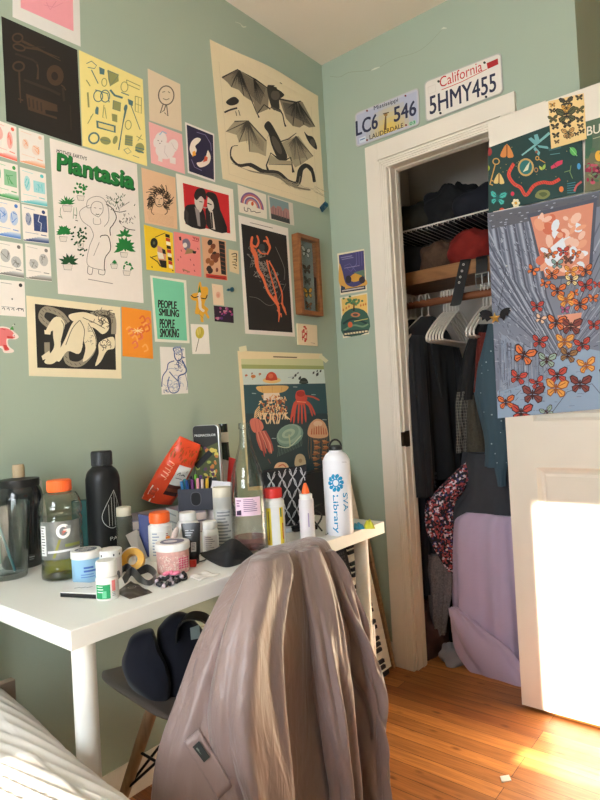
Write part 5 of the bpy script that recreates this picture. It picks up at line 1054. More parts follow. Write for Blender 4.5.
A = wrap(c, r*.952, -.022, .03, .010, h-.02, (150, 194, 226)); bars(A, -.006, .026, .032, .007, 2, .004, (70, 110, 190)); bars(A, -.012, .026, .018, .005, 2, .002, (100, 140, 206)); A.build('label', t.parent)
A = Art(lambda x, y, hh: c+Vector((0, 0, h+.0002+hh))+DL*x+DD*y); A.ell(0, 0, r*.72, r*.72, (70, 74, 92)); [A.line([(-r*.6+rng.random()*r*.3, y), (r*.5*rng.random()+.004, y+.002)], .0016, (206, 208, 214)) for y in [r*.1*k for k in range(-5, 6)]]; A.build('lid_print', t)
t, c, r, h = tub(107, 580, 24, 549, 'cream_tub', 'white tub with black dots on its lid rim, right behind the green-labelled bottle', mat('pale_pink_plastic', (226, 216, 216), .4), PLW)
for x in (-.018, .008, .022): A = Art(cyl(c, r)); A.strip = .002; A.h = .0003; A.ell(x, h-.009, .0016, .0026, (40, 40, 60)); A.build('lid_dot', t)
# green-labelled pill bottle
c, r, h = spot(104.3, 601, 22, 560); zc = zat(c, 104, 575.5)-DZ
t = thing('pill_bottle', 'small white pill bottle with a green and pink label at the front of the desk', 'bottle', c)
lpart('bottle_body', cr([(r*.9, 0), (r, .003), (r, zc-.008), (r*.96, zc-.003), (r*.8, zc)], 4), PLW, t, c)
b = MB(); b.lathe([(r*.88, zc+.0005), (r*.9, zc+.001), (r*.9, h-.002), (r*.84, h), (.0001, h)], 40, c); ribs(b, c, r*.9, zc+.002, h-.003, 50, .0004); b.build('cap', PLW, t)
A = wrap(c, r, -.024, .024, .003, zc-.012, (228, 226, 224)); A.poly([(-.024, zc-.0125), (.005, zc-.0125), (.005, .0035), (-.024, .0035)], (40, 150, 96)); A.poly([(-.010, .018), (-.002, .018), (-.002, .005), (-.010, .005)], (110, 196, 150)); bars(A, -.02, -.006, zc-.016, .005, 3, .0016, (220, 236, 226)); A.poly([(.008, zc-.006), (.015, zc-.006), (.015, .016), (.008, .016)], (232, 130, 130)); bars(A, .008, .015, .014, .003, 3, .001, (120, 116, 120)); A.build('label', t)
# flat palette
q = [onz(x, y, DZ) for x, y in ((60.5, 597), (66, 586.5), (101, 588), (99, 599))]; b = MB(); b.loft([[p for p in q], [p+Vector((0, 0, .008)) for p in q]])
t = thing('palette_case', 'flat black case with a white top and marks lying on the desk', 'case', q[0]); b.build('case_body', PLB, t)
b = MB(); b.loft([[p+Vector((0, 0, .0082)) for p in q], [p+Vector((0, 0, .0098)) for p in q]]); ct_ = b.build('case_top', PLW, t)
cq = sum(q, Vector())/4; A = Art(lambda x, y, hh: cq+Vector((0, 0, .01+hh))+DL*x+DD*y); [A.line([(x, -.004), (x+.01, .001)], .003, (120, 122, 126)) for x in (-.012, -.0, .012)]; A.build('case_marks', ct_)
# foil sachet, ribbon, tape
q = [onz(x, y, DZ) for x, y in ((115.5, 593), (131, 581.5), (152.5, 593), (130, 599.5))]
b = MB()
def sach(u, v):
    p = (q[0]*(1-u)+q[1]*u)*(1-v)+(q[3]*(1-u)+q[2]*u)*v; e = 16*u*(1-u)*v*(1-v); return p+Vector((0, 0, .0012+.006*e+.0012*math.sin(u*17)*math.sin(v*13)))
b.grid(sach, 16, 16); b.grid(lambda u, v: (lambda p: Vector((p.x, p.y, DZ+.0004)))(sach(1-u, v)), 16, 16)
t = thing('sachet', 'crumpled dark brown sachet with a round emblem at the desk front', 'sachet', q[0]); sb_ = b.build('sachet_body', mat('brown_foil', (62, 52, 48), .4, .2), t)
cq = sum(q, Vector())/4; A = Art(lambda x, y, hh: cq+Vector((0, 0, .0085+hh))+DL*x+DD*y); A.ell(0, 0, .0075, .0075, (190, 180, 172), ring=.0016); A.line([(-.004, -.003), (.003, .003)], .0016, (190, 180, 172)); A.build('emblem', sb_)
def ribbon(name, label, pts, w, m, cat):
    P = [onz(x, y, DZ)+Vector((0, 0, z)) for x, y, z in cr(pts, 6)]
    b = MB(); b.strap(P, [Vector((math.sin(i*.35)*.5, math.cos(i*.3)*.4, 1)) for i in range(len(P))], w, .0012); o = b.build(name, m, loc=P[0]); return tag(o, label, cat)
ribbon('hair_ribbon', 'black satin ribbon crumpled beside the brown sachet', [(118, 579, .006), (126, 573, .012), (136, 576, .006), (148, 573, .010), (156, 579, .006), (150, 586, .005), (140, 584, .011), (132, 578, .014), (124, 584, .006)], .018, mat('black_satin', (26, 25, 32), .35, sheen=.4), 'ribbon')
c, r, h = spot(130, 573, 24, 556); t = thing('tape_roll', 'yellow roll of tape with a white band, leaning beside the pink jar', 'tape roll', c)
Mx = Matrix.Translation(c+Vector((0, 0, .021))) @ Matrix.Rotation(math.radians(62), 4, DL) @ Matrix.Rotation(.3, 4, 'Z')
b = MB(); b.lathe([(.012, -.007), (.026, -.007), (.026, .007), (.012, .007), (.012, -.007)], 40, M=Mx, cap=False); b.build('roll', mat('yellow_tape', (214, 160, 50), .4), t)
b = MB(); b.strap([Mx @ Vector((.0275*math.cos(a), .0275*math.sin(a), .0)) for a in [k*.12 for k in range(20)]], Mx.to_3x3() @ Vector((0, 0, 1)), .016, .0012); b.strap([Mx @ Vector((-.024, -.012, -.0085)), Mx @ Vector((.006, .004, -.0085)), Mx @ Vector((.026, .014, -.0085))], Mx.to_3x3() @ Vector((-.5, .9, 0)), .009, .001); b.build('band', PLW, t)
# jar with cream lid
c, r, h = spot(123.5, 556, 16, 507); zc = zat(c, 123, 516.5)-DZ
t = thing('glass_jar', 'small glass jar with a cream lid and dark contents beside the black bottle', 'jar', c)
lpart('jar_body', cr([(r*.95, 0), (r, .003), (r, zc-.006), (r*.85, zc)], 4), mat('grey_glass', (120, 122, 112), .08, trans=.5, noise=.25, scale=40), t, c); lpart('lid', [(r*.88, zc+.0005), (r*.9, zc+.001), (r*.9, h-.001), (r*.86, h), (.0001, h)], mat('cream_plastic', (222, 214, 196), .45), t, c)
# little bottles behind
for px, w, y0, y1, c_, nm in ((117.5, 4, 540, 497, (120, 160, 220), 'tiny blue-capped vial standing behind the cream-lidded jar'), (121.5, 3.5, 540, 500, (60, 40, 50), 'tiny dark-capped vial standing behind the cream-lidded jar')):
    c, r, h = spot(px, y0, w, y1); t = thing('vial', nm, 'vial', c, 'vials behind the jar'); lpart('vial_body', [(r, 0), (r, h-.02), (r*.6, h-.014)], mat('vial_glass', (150, 150, 150), .2), t, c, 20); lpart('cap', [(r*.7, h-.0139), (r*.7, h)], mat('vial_cap', c_, .4), t, c, 20)
# blue packet and blister pack
def sheet(name, label, cat, pts, th, m, base=None, art=None):
    """thin sheet standing on its lower edge: four photo points TL TR BR BL, lower edge on the desk, leaning back"""
    BL = onz(*pts[3], DZ); BR = onz(*pts[2], DZ); lean = DD*.02
    dpl = (BL-CAM).dot(_F); dpr = (BR-CAM).dot(_F)
    TL = CAM+ray(*pts[0])*(dpl+.02); TR = CAM+ray(*pts[1])*(dpr+.02)
    nn = (BR-BL).cross(TL-BL).normalized()
    if nn.dot(CAM-BL) < 0: nn = -nn
    b = MB(); b.loft([[BL, BR, TR, TL], [BL-nn*th, BR-nn*th, TR-nn*th, TL-nn*th]])
    fn = lambda u, v, hh: (TL*(1-u)+TR*u)*(1-v)+(BL*(1-u)+BR*u)*v+nn*(hh+.0003)
    t = thing(name, label, cat, BL); b.build(name.split('_')[-1]+'_body', m, t)
    if art: A = Art(fn); art(A); A.build('print', t)
    return t
sheet('flat_packet', 'dark blue packet leaning behind the blister pack', 'packet', [(138, 514), (149, 516), (149, 557), (141, 557)], .008, mat('navy_card', (40, 52, 110), .5))
sheet('picture_card', 'grey picture card standing behind the orange-capped pill bottle', 'card', [(166, 508), (178, 511), (182, 548), (168, 548)], .002, mat('grey_card', (150, 150, 144), .6), art=lambda A: [A.line([(.1, .1+.2*k), (.8, .15+.2*k)], .04, (110, 112, 112)) for k in range(4)])
def blis(A):
    A.poly([(.03, .03), (.97, .03), (.97, .97), (.03, .97)], (170, 166, 158))
    for k in range(2):
        for j in range(2): A.ell(.3+.4*k, .28+.42*j, .15, .15, (120, 120, 118)); A.ell(.3+.4*k, .28+.42*j, .09, .1, (196, 196, 192))
sheet('blister_pack', 'silver blister pack leaning on the jar behind the yellow tape', 'blister pack', [(126, 535), (137, 529), (148, 558), (139, 561)], .002, mat('blister_foil', (176, 172, 164), .35, .3), art=blis)
# orange-capped vitamins
c, r, h = spot(158.8, 562, 23, 512); zc = zat(c, 158, 522.5)-DZ
t = thing('pill_bottle', 'white pill bottle with an orange cap behind the pink jar', 'bottle', c)
lpart('bottle_body', cr([(r*.93, 0), (r, .003), (r, zc-.014), (r*.97, zc-.007), (r*.8, zc-.002), (r*.78, zc)], 4), PLW, t, c)
b = MB(); b.lathe([(r*.84, zc+.0005), (r*.87, zc+.001), (r*.87, h-.002), (r*.82, h), (.0001, h)], 40, c); ribs(b, c, r*.87, zc+.002, h-.003, 50, .0005); b.build('cap', mat('orange_plastic', (244, 104, 36), .4), t)
A = wrap(c, r, -.026, .03, .01, zc-.018, (226, 224, 220)); bars(A, -.02, .002, zc-.022, .007, 8, .003, (150, 160, 180)); A.poly([(.012, zc-.03), (.024, zc-.03), (.024, .03), (.012, .03)], (236, 140, 50)); bars(A, .013, .022, zc-.024, .004, 2, .002, (170, 60, 60)); A.build('label', t)
# pink scrub jar
c, r, h = spot(170, 576, 34.5, 541.5)
t = thing('cosmetic_jar', 'clear jar of pink speckled scrub with a white lid', 'jar', c); hl = .016
PKS = mat('pink_scrub', (224, 176, 168), .5, noise=.3, scale=160)
lpart('jar_body', [(r*.88, 0), (r*.92, .003), (r*.93, h-hl), (r*.92, h-.004)], PKS, t, c); li_ = lpart('lid', [(r*.97, h-hl), (r, h-hl+.001), (r, h-.003), (r*.96, h-.0005), (.0001, h)], PLW, t, c)
A = wrap(c, r*.935, -.03, .035, .004, h-hl-.004, PKS); [A.ell(rng.uniform(-.028, .033), rng.uniform(.007, h-hl-.008), .0013, .0013, (240, 224, 214), n=6) for k in range(90)]; [A.line([(.010+(k % 4)*.005, .014+(k//4)*.005), (.013+(k % 4)*.005, .016+(k//4)*.005)], .003, (220, 90, 130)) for k in range(20)]; A.build('label', t)
A = Art(lambda x, y, hh, c=c, h=h: c+Vector((0, 0, h+.0002+hh))+DL*x+DD*y); A.ell(0, 0, r*.7, r*.7, (120, 116, 140)); A.ell(-.004, 0, r*.4, r*.3, (214, 206, 214)); A.build('lid_print', li_)
# white bottle with black tube in front
c, r, h = spot(187, 556, 24, 512); zc = zat(c, 187, 520)-DZ
t = thing('pill_bottle', 'white round-shouldered bottle behind the black tube', 'bottle', c)
lpart('bottle_body', cr([(r*.93, 0), (r, .003), (r, zc-.02), (r*.9, zc-.007), (r*.72, zc)], 4), PLW, t, c); lpart('cap', [(r*.7, zc+.0005), (r*.7, h-.001), (r*.66, h), (.0001, h)], PLW, t, c)
c, r, h = spot(191, 566, 19, 523)
t = thing('cosmetic_tube', 'black squeeze tube with silver print, standing on its round cap', 'tube', c)
b = MB(); rings = []
for k in range(11):
    u = k/10; a_ = r*(.82+.2*u); d_ = r*(.8*(1-u)+.04); rings.append([c+DL*(a_*math.cos(q_))+DD*(d_*math.sin(q_))+Vector((0, 0, .020+(h-.020)*u)) for q_ in [2*PI*i/32 for i in range(32)]])
b.loft(rings); b.build('tube_body', mat('glossy_black', (34, 33, 38), .3), t); lpart('cap', [(r*.66, 0), (r*.72, .002), (r*.72, .0175), (r*.66, .0195)], PLB, t, c)
A = Art(lambda x, y, hh: c+DL*x+DD*(-r*(.8*(1-(y-.02)/(h-.02))+.04)-hh)*math.sqrt(max(0, 1-(x/(r*1.02))**2))+Vector((0, 0, y))); A.h = .0006
bars(A, -.013, .008, h-.016, .005, 3, .0018, (160, 160, 164)); bars(A, -.013, -.002, h-.036, .004, 4, .0014, (140, 140, 146)); A.poly([(.001, .05), (.012, .05), (.012, .030), (.001, .030)], (190, 190, 194)); bars(A, .002, .011, .047, .003, 5, .001, (60, 60, 60)); A.build('print', t)
b = MB(); P0 = onz(191, 567.5, DZ); b.box(-.011, 0, .0, .011, .012, .015, M=Matrix.Translation(P0) @ Matrix.Rotation(math.atan2(DL.y, DL.x), 4, 'Z')); tag(b.build('eraser', mat('red_rubber', (204, 54, 44), .5), loc=P0, bevel=.002), 'small bright red block at the foot of the black tube', 'eraser')
# pale spoon-shaped brush
P0 = onz(172, 560, DZ)+DD*.01; b = MB(); b.sphere((0, 0, 0), 1, (.009, .005, .018), 12, M=Matrix.Translation(P0+Vector((0, 0, .058))+DL*.008) @ Matrix.Rotation(.35, 4, DD)); b.tube([P0, P0+Vector((0, 0, .045))+DL*.004], .003, 10)
tag(b.build('hand_mirror', mat('pale_pink_plastic', (226, 208, 200), .4), loc=P0), 'small pale pink oval mirror standing between the orange-capped bottle and the black tube', 'mirror')
# small white bottle
c, r, h = spot(210, 553, 16, 521); zc = zat(c, 210, 528.5)-DZ
t = thing('pill_bottle', 'little white bottle with a printed label right of the black tube', 'bottle', c)
lpart('bottle_body', cr([(r*.93, 0), (r, .003), (r, zc-.01), (r*.92, zc-.003), (r*.82, zc)], 4), PLW, t, c); b = MB(); b.lathe([(r*.86, zc+.0005), (r*.88, zc+.001), (r*.88, h-.001), (r*.84, h), (.0001, h)], 32, c); ribs(b, c, r*.88, zc+.002, h-.002, 40, .0004); b.build('cap', PLW, t)
A = wrap(c, r, -.018, .018, .006, zc-.014, (214, 206, 208)); bars(A, -.013, .013, zc-.018, .005, 8, .002, (140, 134, 140)); A.build('label', t)
# translucent canister
c, r, h = spot(223.5, 547, 19, 487); zc = zat(c, 223, 497)-DZ
t = thing('canister', 'tall frosted canister with a grey label and pale lid beside the clear glass bottle', 'canister', c)
lpart('canister_body', cr([(r*.95, 0), (r, .004), (r, zc-.004), (r*.96, zc)], 4), mat('frosted_plastic', (206, 204, 198), .35, trans=.3), t, c); lpart('lid', [(r*.98, zc+.0005), (r*1.0, zc+.002), (r, h-.002), (r*.95, h), (.0001, h)], mat('cream_plastic', (222, 214, 196), .45), t, c)
A = wrap(c, r, -.02, .024, .012, zc-.03, (196, 196, 196)); bars(A, -.016, .02, zc-.036, .008, 11, .004, (130, 132, 138)); A.build('label', t)
# leaning white paper
sheet('paper_sheet', 'white folded paper standing behind the frosted canister', 'paper', [(211, 480.5), (232, 482), (232, 530), (205, 530)], .002, mat('white_paper', (226, 222, 228), .7))
# notebooks pile under organizer
q = [Vector(p_) for p_ in ((-1.175, -.135, DZ), (-1.10, -.018, DZ), (-.90, -.045, DZ), (-.975, -.208, DZ))]
def pile(z0, z1, m, name, label, dxy, group=None, parts=None):
    b = MB(); Q = [p+Vector((dxy[0], dxy[1], 0)) for p in q]; b.loft([[Vector((p.x, p.y, z0)) for p in Q], [Vector((p.x, p.y, z1)) for p in Q]])
    t = thing(name, label, 'book', Q[0], group); b.build('cover', m, t, bevel=.002); b = MB(); cq = sum(Q, Vector())/4
    Q2 = [cq+(p-cq)*1.004 for p in Q]; b.loft([[Vector((p.x, p.y, z0+.003)) for p in Q2], [Vector((p.x, p.y, z1-.003)) for p in Q2]]); b.build('page_block', mat('page_edges', (206, 196, 196), .8), t)
    return t
pile(DZ, DZ+.034, mat('grey_book_cover', (120, 114, 124), .5), 'notebook', 'thick grey notebook lying at the bottom of the pile behind the pill bottles', (0.0, 0.0), 'notebook pile')
pile(DZ+.0342, DZ+.060, mat('lavender_book_cover', (150, 146, 166), .5), 'notebook', 'lavender-grey notebook on top of the pile behind the pill bottles', (-.006, -.004), 'notebook pile')
# desk organizer with pens, tin, dark bottle
P0 = onz(181, 540, DZ)+DD*.10; oz = DZ+.0605
zb = oz; yaw = math.atan2(DL.y, DL.x)
c = CAM+ray(196, 500)*((P0-CAM).dot(_F)); c = Vector((c.x, c.y, oz)); mp_ = mpp(c); Wd = 36*mp_/2
Mo = Matrix.Translation(c) @ Matrix.Rotation(yaw, 4, 'Z'); zt = zat(c, 196, 489)-oz
t = thing('desk_organizer', 'dark blue-grey desk organizer with an oval finger hole, full of pens', 'organizer', c)
b = MB(); Dp = .075
b.box(-Wd, 0, 0, Wd, .004, zt, M=Mo); b.box(-Wd, Dp-.004, 0, Wd, Dp, zt+.02, M=Mo); b.box(-Wd, .004, 0, -Wd+.004, Dp-.004, zt, M=Mo); b.box(Wd-.004, .004, 0, Wd, Dp-.004, zt, M=Mo); b.box(-Wd+.004, .004, 0, Wd-.004, Dp-.004, .004, M=Mo)
ob_ = b.build('organizer_box', mat('slate_card', (58, 60, 72), .6), t)
A = Art(lambda x, y, hh: Mo @ Vector((x, -.0004-hh, y))); A.poly(cr([(-.013, zt*.35), (-.013, zt*.75), (0, zt*.85), (.013, zt*.75), (.013, zt*.35), (0, zt*.22)], 4, True), (24, 24, 28)); A.line(cr([(-.013, zt*.35), (-.013, zt*.75), (0, zt*.85), (.013, zt*.75), (.013, zt*.35), (0, zt*.22)], 4, True), .002, (90, 92, 100), closed=True); A.build('finger_hole', ob_)
pens = [(-.042, .012, .105, (60, 130, 190), 'blue'), (-.036, .03, .11, (40, 160, 180), 'turquoise'), (-.028, .014, .108, (46, 90, 160), 'dark blue'), (-.02, .035, .118, (50, 40, 60), 'black'), (-.012, .012, .11, (120, 60, 120), 'purple'), (-.004, .03, .125, (110, 180, 60), 'lime green'), (.004, .012, .112, (230, 150, 170), 'pink'), (.010, .034, .12, (90, 60, 120), 'violet'), (.017, .014, .108, (226, 206, 196), 'cream'), (.024, .032, .115, (60, 60, 66), 'charcoal'), (.031, .015, .11, (226, 180, 50), 'yellow'), (.039, .03, .112, (36, 36, 40), 'dark')]
for x, y, l, cc, nm in pens:
    l *= .80; b0 = Mo @ Vector((x*.85, y+.01, .0055)); b1 = Mo @ Vector((x*1.02, y+.006, l))
    tp_ = thing('pen', nm+' pen standing in the slate desk organizer', 'pen', b0, 'pens in the organizer')
    b = MB(); b.tube([b0, b0.lerp(b1, .72)], .0042, 10); b.build('barrel', mat('pen_'+nm.replace(' ', '_'), cc, .35), tp_); b = MB(); b.tube([b0.lerp(b1, .721), b1], [.0047, .0044], 10); b.build('pen_cap', mat('pen_'+nm.replace(' ', '_'), cc, .35), tp_)
# scissors handle-like black loops
# pencil tin behind
c2 = CAM+ray(208.5, 470)*((c-CAM).dot(_F)+.105); c2 = Vector((c2.x, c2.y, DZ+.0605)); mp_ = mpp(c2); ht = zat(c2, 208, 425)-c2.z; wt = 27*mp_/2
Mt = Matrix.Translation(c2) @ Matrix.Rotation(yaw-.15, 4, 'Z') @ Matrix.Rotation(.04, 4, 'X')
def rrect(x0, z0, x1, z1, r, n=5):
    out = []
    for cx_, cz_, a0 in ((x1-r, z1-r, 0), (x0+r, z1-r, PI/2), (x0+r, z0+r, PI), (x1-r, z0+r, 1.5*PI)):
        out += [(cx_+r*math.cos(a0+PI/2*i/n), cz_+r*math.sin(a0+PI/2*i/n)) for i in range(n+1)]
    return out
t = thing('pencil_tin', 'upright black colour pencil tin with a flower picture and silver edge', 'tin', c2)
b = MB(); b.prism(rrect(-wt, 0, wt, ht, .012), 0, .022, lambda x, z, hh: Mt @ Vector((x, hh, z))); tb_ = b.build('tin_body', mat('silver_metal', (186, 186, 184), .3, .8), t, bevel=.001)
A = Art(lambda x, y, hh: Mt @ Vector((x, -.0003-hh, y))); A.poly(rrect(-wt+.001, .001, wt-.004, ht-.001, .011), (40, 40, 40)); A.poly([(-wt+.002, .02), (wt-.005, .02), (wt-.005, ht*.78), (-wt+.002, ht*.66)], (78, 84, 50))
for k in range(46): A.ell(rng.uniform(-wt+.006, wt-.008), rng.uniform(ht*.2, ht*.72), rng.uniform(.003, .009), rng.uniform(.003, .008), ((206, 186, 90), (150, 160, 80), (90, 60, 90), (190, 120, 60), (60, 80, 50), (210, 200, 140))[k % 6], rng.random()*3, n=7)
A.line([(-wt+.004, ht*.48), (wt*.3, ht*.66)], .018, (30, 30, 32)); A.text('PRISMACOLOR', (-wt+.006, ht*.86), (wt-.010, ht*.86), (0, .007), (222, 222, 220), .01); A.build('tin_print', tb_)
# dark wine bottle
c, r, h = spot(227.5, 537, 11, 425, back=.1)
c = onz(227.5, 515, DZ); r = 10*mpp(c)/2*2.2; h = zat(c, 227, 425)-DZ; rn = 5*mpp(c)
t = thing('wine_bottle', 'dark green bottle with a pale neck band behind the red folder', 'bottle', c)
lpart('bottle_body', cr([(r*.95, 0), (r, .004), (r, h*.42), (r*.9, h*.50), (rn*1.25, h*.62), (rn*1.05, h*.74), (rn*.92, h-.002), (rn*.9, h)], 5), mat('dark_green_glass', (26, 32, 20), .08, noise=.02, coat=.5), t, c)
z1, z2 = zat(c, 227, 432)-DZ, zat(c, 227, 442)-DZ; lpart('neck_band', [(rn*1.06, z2), (rn*1.06, z1)], mat('pale_label', (196, 190, 176), .6), t, c, cap=False)
# red folder and white card by the bottle
sheet('red_folder', 'narrow red folder standing between the tin and the clear glass bottle', 'folder', [(229, 457), (235.5, 459), (231, 520), (224, 520)], .006, mat('red_card', (206, 44, 34), .5))
sheet('note_card', 'narrow white card standing behind the red folder', 'card', [(221, 459), (229, 461), (228, 518), (220, 518)], .002, mat('white_paper', (226, 222, 228), .7))
# coffee bag
P = {}
dB = (c2-CAM).dot(_F)-.05
def bagp(px, py, dd=0): return CAM+ray(px, py)*(dB+dd)
t = thing('coffee_bag', 'red-orange coffee bag tilted to the right on the notebooks, with a white label', 'coffee bag', bagp(160, 503))
TL, TR, BR, BL = bagp(180, 436), bagp(200.5, 445, .02), bagp(172, 504, .05), bagp(141.5, 498)
MR, ML = bagp(196, 470, .04), bagp(163, 458)
fr = lambda u, v: ((TL*(1-u)+TR*u)*(1-v)**2+(ML*(1-u)+MR*u)*2*v*(1-v)+(BL*(1-u)+BR*u)*v*v)
nB = (TR-TL).cross(BL-TL).normalized(); nB = -nB if nB.dot(CAM-TL) < 0 else nB
def bag(s):
    def f(u, v):
        e = (1-(2*u-1)**2)**.6*min(1, v*2.2)**.8; return fr(u, v)+nB*(s*(.003+.022*e)+.0025*math.sin(u*9+v*7)*math.sin(v*23)*min(1, v*4))
    return f
b = MB(); b.grid(bag(1), 18, 30); b.grid(lambda u, v: bag(-1)(1-u, v), 18, 30); b.grid(lambda u, v: bag(-1)(v, 1)*(1-u)+bag(1)(v, 1)*u, 2, 18); b.grid(lambda u, v: bag(1)(v, 0)*(1-u)+bag(-1)(v, 0)*u, 1, 18)
b.grid(lambda u, v: bag(-1)(0, v)*(1-u)+bag(1)(0, v)*u, 1, 30); b.grid(lambda u, v: bag(1)(1, v)*(1-u)+bag(-1)(1, v)*u, 1, 30)
bg_ = b.build('bag_body', mat('red_orange_foil', (222, 74, 38), .35, noise=.1, bump=.25, bscale=40), t, sharp=70)
A = Art(lambda x, y, hh: bag(1)(x, y)+nB*(.0006+hh)); wh = (226, 222, 216)
for i in range(7):
    for j in range(9):
        u0, u1, v0, v1 = .50+i*.06, .50+(i+1)*.06, .42+j*.05, .42+(j+1)*.05; cc = wh if v0 < .68 else ((90, 44, 34), (60, 30, 26), (120, 60, 40))[(i*3+j*5) % 3]
        A.mb.add([A.fn(a_, b_, A.h) for a_, b_ in ((u0, v0), (u1, v0), (u1, v1), (u0, v1))], [(0, 1, 2, 3)], A.slot(cc))
A.up(); A.line([(.56, .49), (.84, .49)], .03, (150, 60, 44)); A.line([(.58, .57), (.64, .53), (.68, .58), (.76, .55), (.84, .57)], .016, (60, 56, 60), smooth=4); A.line([(.58, .62), (.8, .62)], .01, (120, 110, 110)); A.poly([(.08, .80), (.30, .82), (.30, .94), (.08, .92)], wh); [A.line([(.11+.03*k, .83), (.11+.03*k, .91)], .01, (50, 50, 50)) for k in range(6)]
for k in range(5): A.line([(.14, .42+k*.055), (.34, .44+k*.055), (.30, .47+k*.055)], .014, (240, 170, 140), smooth=3)
for k in range(34): A.line([(rng.uniform(.05, .95), rng.uniform(.08, .38))]*1+[(rng.uniform(.05, .95), rng.uniform(.1, .38))], .006, (170, 50, 26)) if k < 6 else A.ell(rng.uniform(.06, .94), rng.uniform(.1, .4), .04, .018, ((176, 66, 24), (150, 90, 30))[k % 2], rng.random()*3, n=8)
A.poly([(.0, .95), (.25, .96), (.25, 1), (.0, 1)], wh); A.build('bag_print', bg_)
# tall clear bottle with pink drink
c, r, h = spot(249.5, 555, 35, 422.5)
t = thing('glass_bottle', 'tall clear glass bottle with a pink label and a little pink drink left in it', 'bottle', c)
z = lambda py: zat(c, 249, py)-DZ
po = [(r*.9, 0), (r*.99, .004)]+cr([(r, .010), (r, z(510)), (r*.98, z(488)), (r*.86, z(472)), (r*.55, z(455)), (r*.36, z(443)), (r*.30, z(432)), (r*.29, z(429))], 5)+[(r*.34, z(428.5)), (r*.34, z(423.5)), (r*.30, h)]
inn = [(max(.002, a-.0026), zz) for a, zz in reversed(po[2:])]+[(r-.004, .009), (.0001, .007)]
b = MB(); b.lathe(po+inn, 56, c, cap=False); b.f.append(list(range(55, -1, -1))); b.mi.append(0); b.build('bottle_body', GLASS, t)
lpart('pink_drink', [(r-.0045, .0095), (r-.0035, .013), (r-.0035, z(536)), (.0001, z(536))], thin('pink_drink', (232, 200, 204), .05, .8), t, c)
A = wrap(c, r+.0004, -.034, .030, z(513), z(495), (232, 202, 222)); bars(A, -.030, -.016, z(498), .006, 3, .003, (150, 110, 150)); bars(A, -.012, .026, z(497), .0045, 7, .0022, (150, 120, 150)); A.poly([(-.031, z(508)), (-.018, z(507)), (-.018, z(512)), (-.031, z(512))], (60, 40, 70)); A.build('label', t)
# red-capped bottle
c, r, h = spot(275.5, 548.5, 21, 488); zc = zat(c, 275, 497.5)-DZ
t = thing('vitamin_bottle', 'white bottle with a red cap and yellow stripes beside the clear glass bottle', 'bottle', c)
lpart('bottle_body', cr([(r*.93, 0), (r, .004), (r, zc-.018), (r*.96, zc-.008), (r*.76, zc-.001), (r*.74, zc)], 4), PLW, t, c)
b = MB(); b.lathe([(r*.80, zc+.0005), (r*.83, zc+.001), (r*.83, h-.002), (r*.78, h), (.0001, h)], 40, c); ribs(b, c, r*.83, zc+.002, h-.003, 50, .0005); b.build('cap', mat('red_plastic', (214, 52, 46), .4), t)
A = wrap(c, r, -.034, .034, .006, zc-.02, (228, 226, 224)); A.poly([(-.022, zc-.022), (-.008, zc-.022), (-.008, .008), (-.022, .008)], (236, 208, 60)); A.poly([(.013, zc-.022), (.024, zc-.022), (.024, .008), (.013, .008)], (236, 208, 60)); A.line([(-.015, zc-.03), (-.015, .02)], .003, (150, 120, 60)); A.line([(.017, zc-.024), (.017, zc-.045)], .004, (60, 120, 80)); A.line([(.021, .02), (.021, .06)], .003, (190, 80, 50)); A.build('label', t)
# lattice pouch
d0 = (c-CAM).dot(_F)+.10
pp = lambda px, py, dd=0: CAM+ray(px, py)*(d0+dd)
q4 = [pp(263, 471), pp(306.5, 465), pp(303, 523.5), pp(263, 523.5)]
for k in (2, 3): q4[k] = onz(*((303, 525), (263, 528))[k-2], DZ)
dl = d0-(q4[3]-CAM).dot(_F)
t = thing('fabric_pouch', 'black pouch with a white lattice pattern standing behind the red-capped bottle', 'pouch', q4[3])
nP = (q4[1]-q4[0]).cross(q4[3]-q4[0]).normalized(); nP = -nP if nP.dot(CAM-q4[0]) < 0 else nP
pf = lambda s: (lambda u, v: (q4[0]*(1-u)+q4[1]*u)*(1-v)+(q4[3]*(1-u)+q4[2]*u)*v+nP*s*(.002+.018*(1-(2*u-1)**4)*(v)*(1-(v)**6)+.003*math.sin(u*7)))
b = MB(); b.grid(pf(1), 20, 20); b.grid(lambda u, v: pf(-1)(1-u, v), 20, 20)
for f_ in (lambda u, v: pf(1)(v, 0)*u+pf(-1)(v, 0)*(1-u), lambda u, v: pf(-1)(v, 1)*u+pf(1)(v, 1)*(1-u), lambda u, v: pf(-1)(0, v)*u+pf(1)(0, v)*(1-u), lambda u, v: pf(1)(1, v)*u+pf(-1)(1, v)*(1-u)): b.grid(f_, 1, 20)
pb_ = b.build('pouch_body', mat('black_cloth', (30, 29, 34), .7), t, sharp=60)
A = Art(lambda x, y, hh: pf(1)(min(1, max(0, x)), min(1, max(0, y)))+nP*(.0006+hh))
for j in range(7):
    for i in range(5):
        u0, v0 = i/4+(.125 if j % 2 else 0)-.06, j*.17-.02
        pts = cr([(u0, v0-.17), (u0+.06, v0-.06), (u0+.125, v0), (u0+.06, v0+.06), (u0, v0+.17), (u0-.06, v0+.06), (u0-.125, v0), (u0-.06, v0-.06)], 3, True)
        run = []
        for p_ in pts+[pts[0]]:
            if .01 < p_[0] < .99 and .01 < p_[1] < .98: run.append(p_)
            else:
                if len(run) > 1: A.line(run, .018, (206, 204, 208), up=False)
                run = []
        if len(run) > 1: A.line(run, .018, (206, 204, 208), up=False)
A.up(); A.build('lattice_print', pb_)
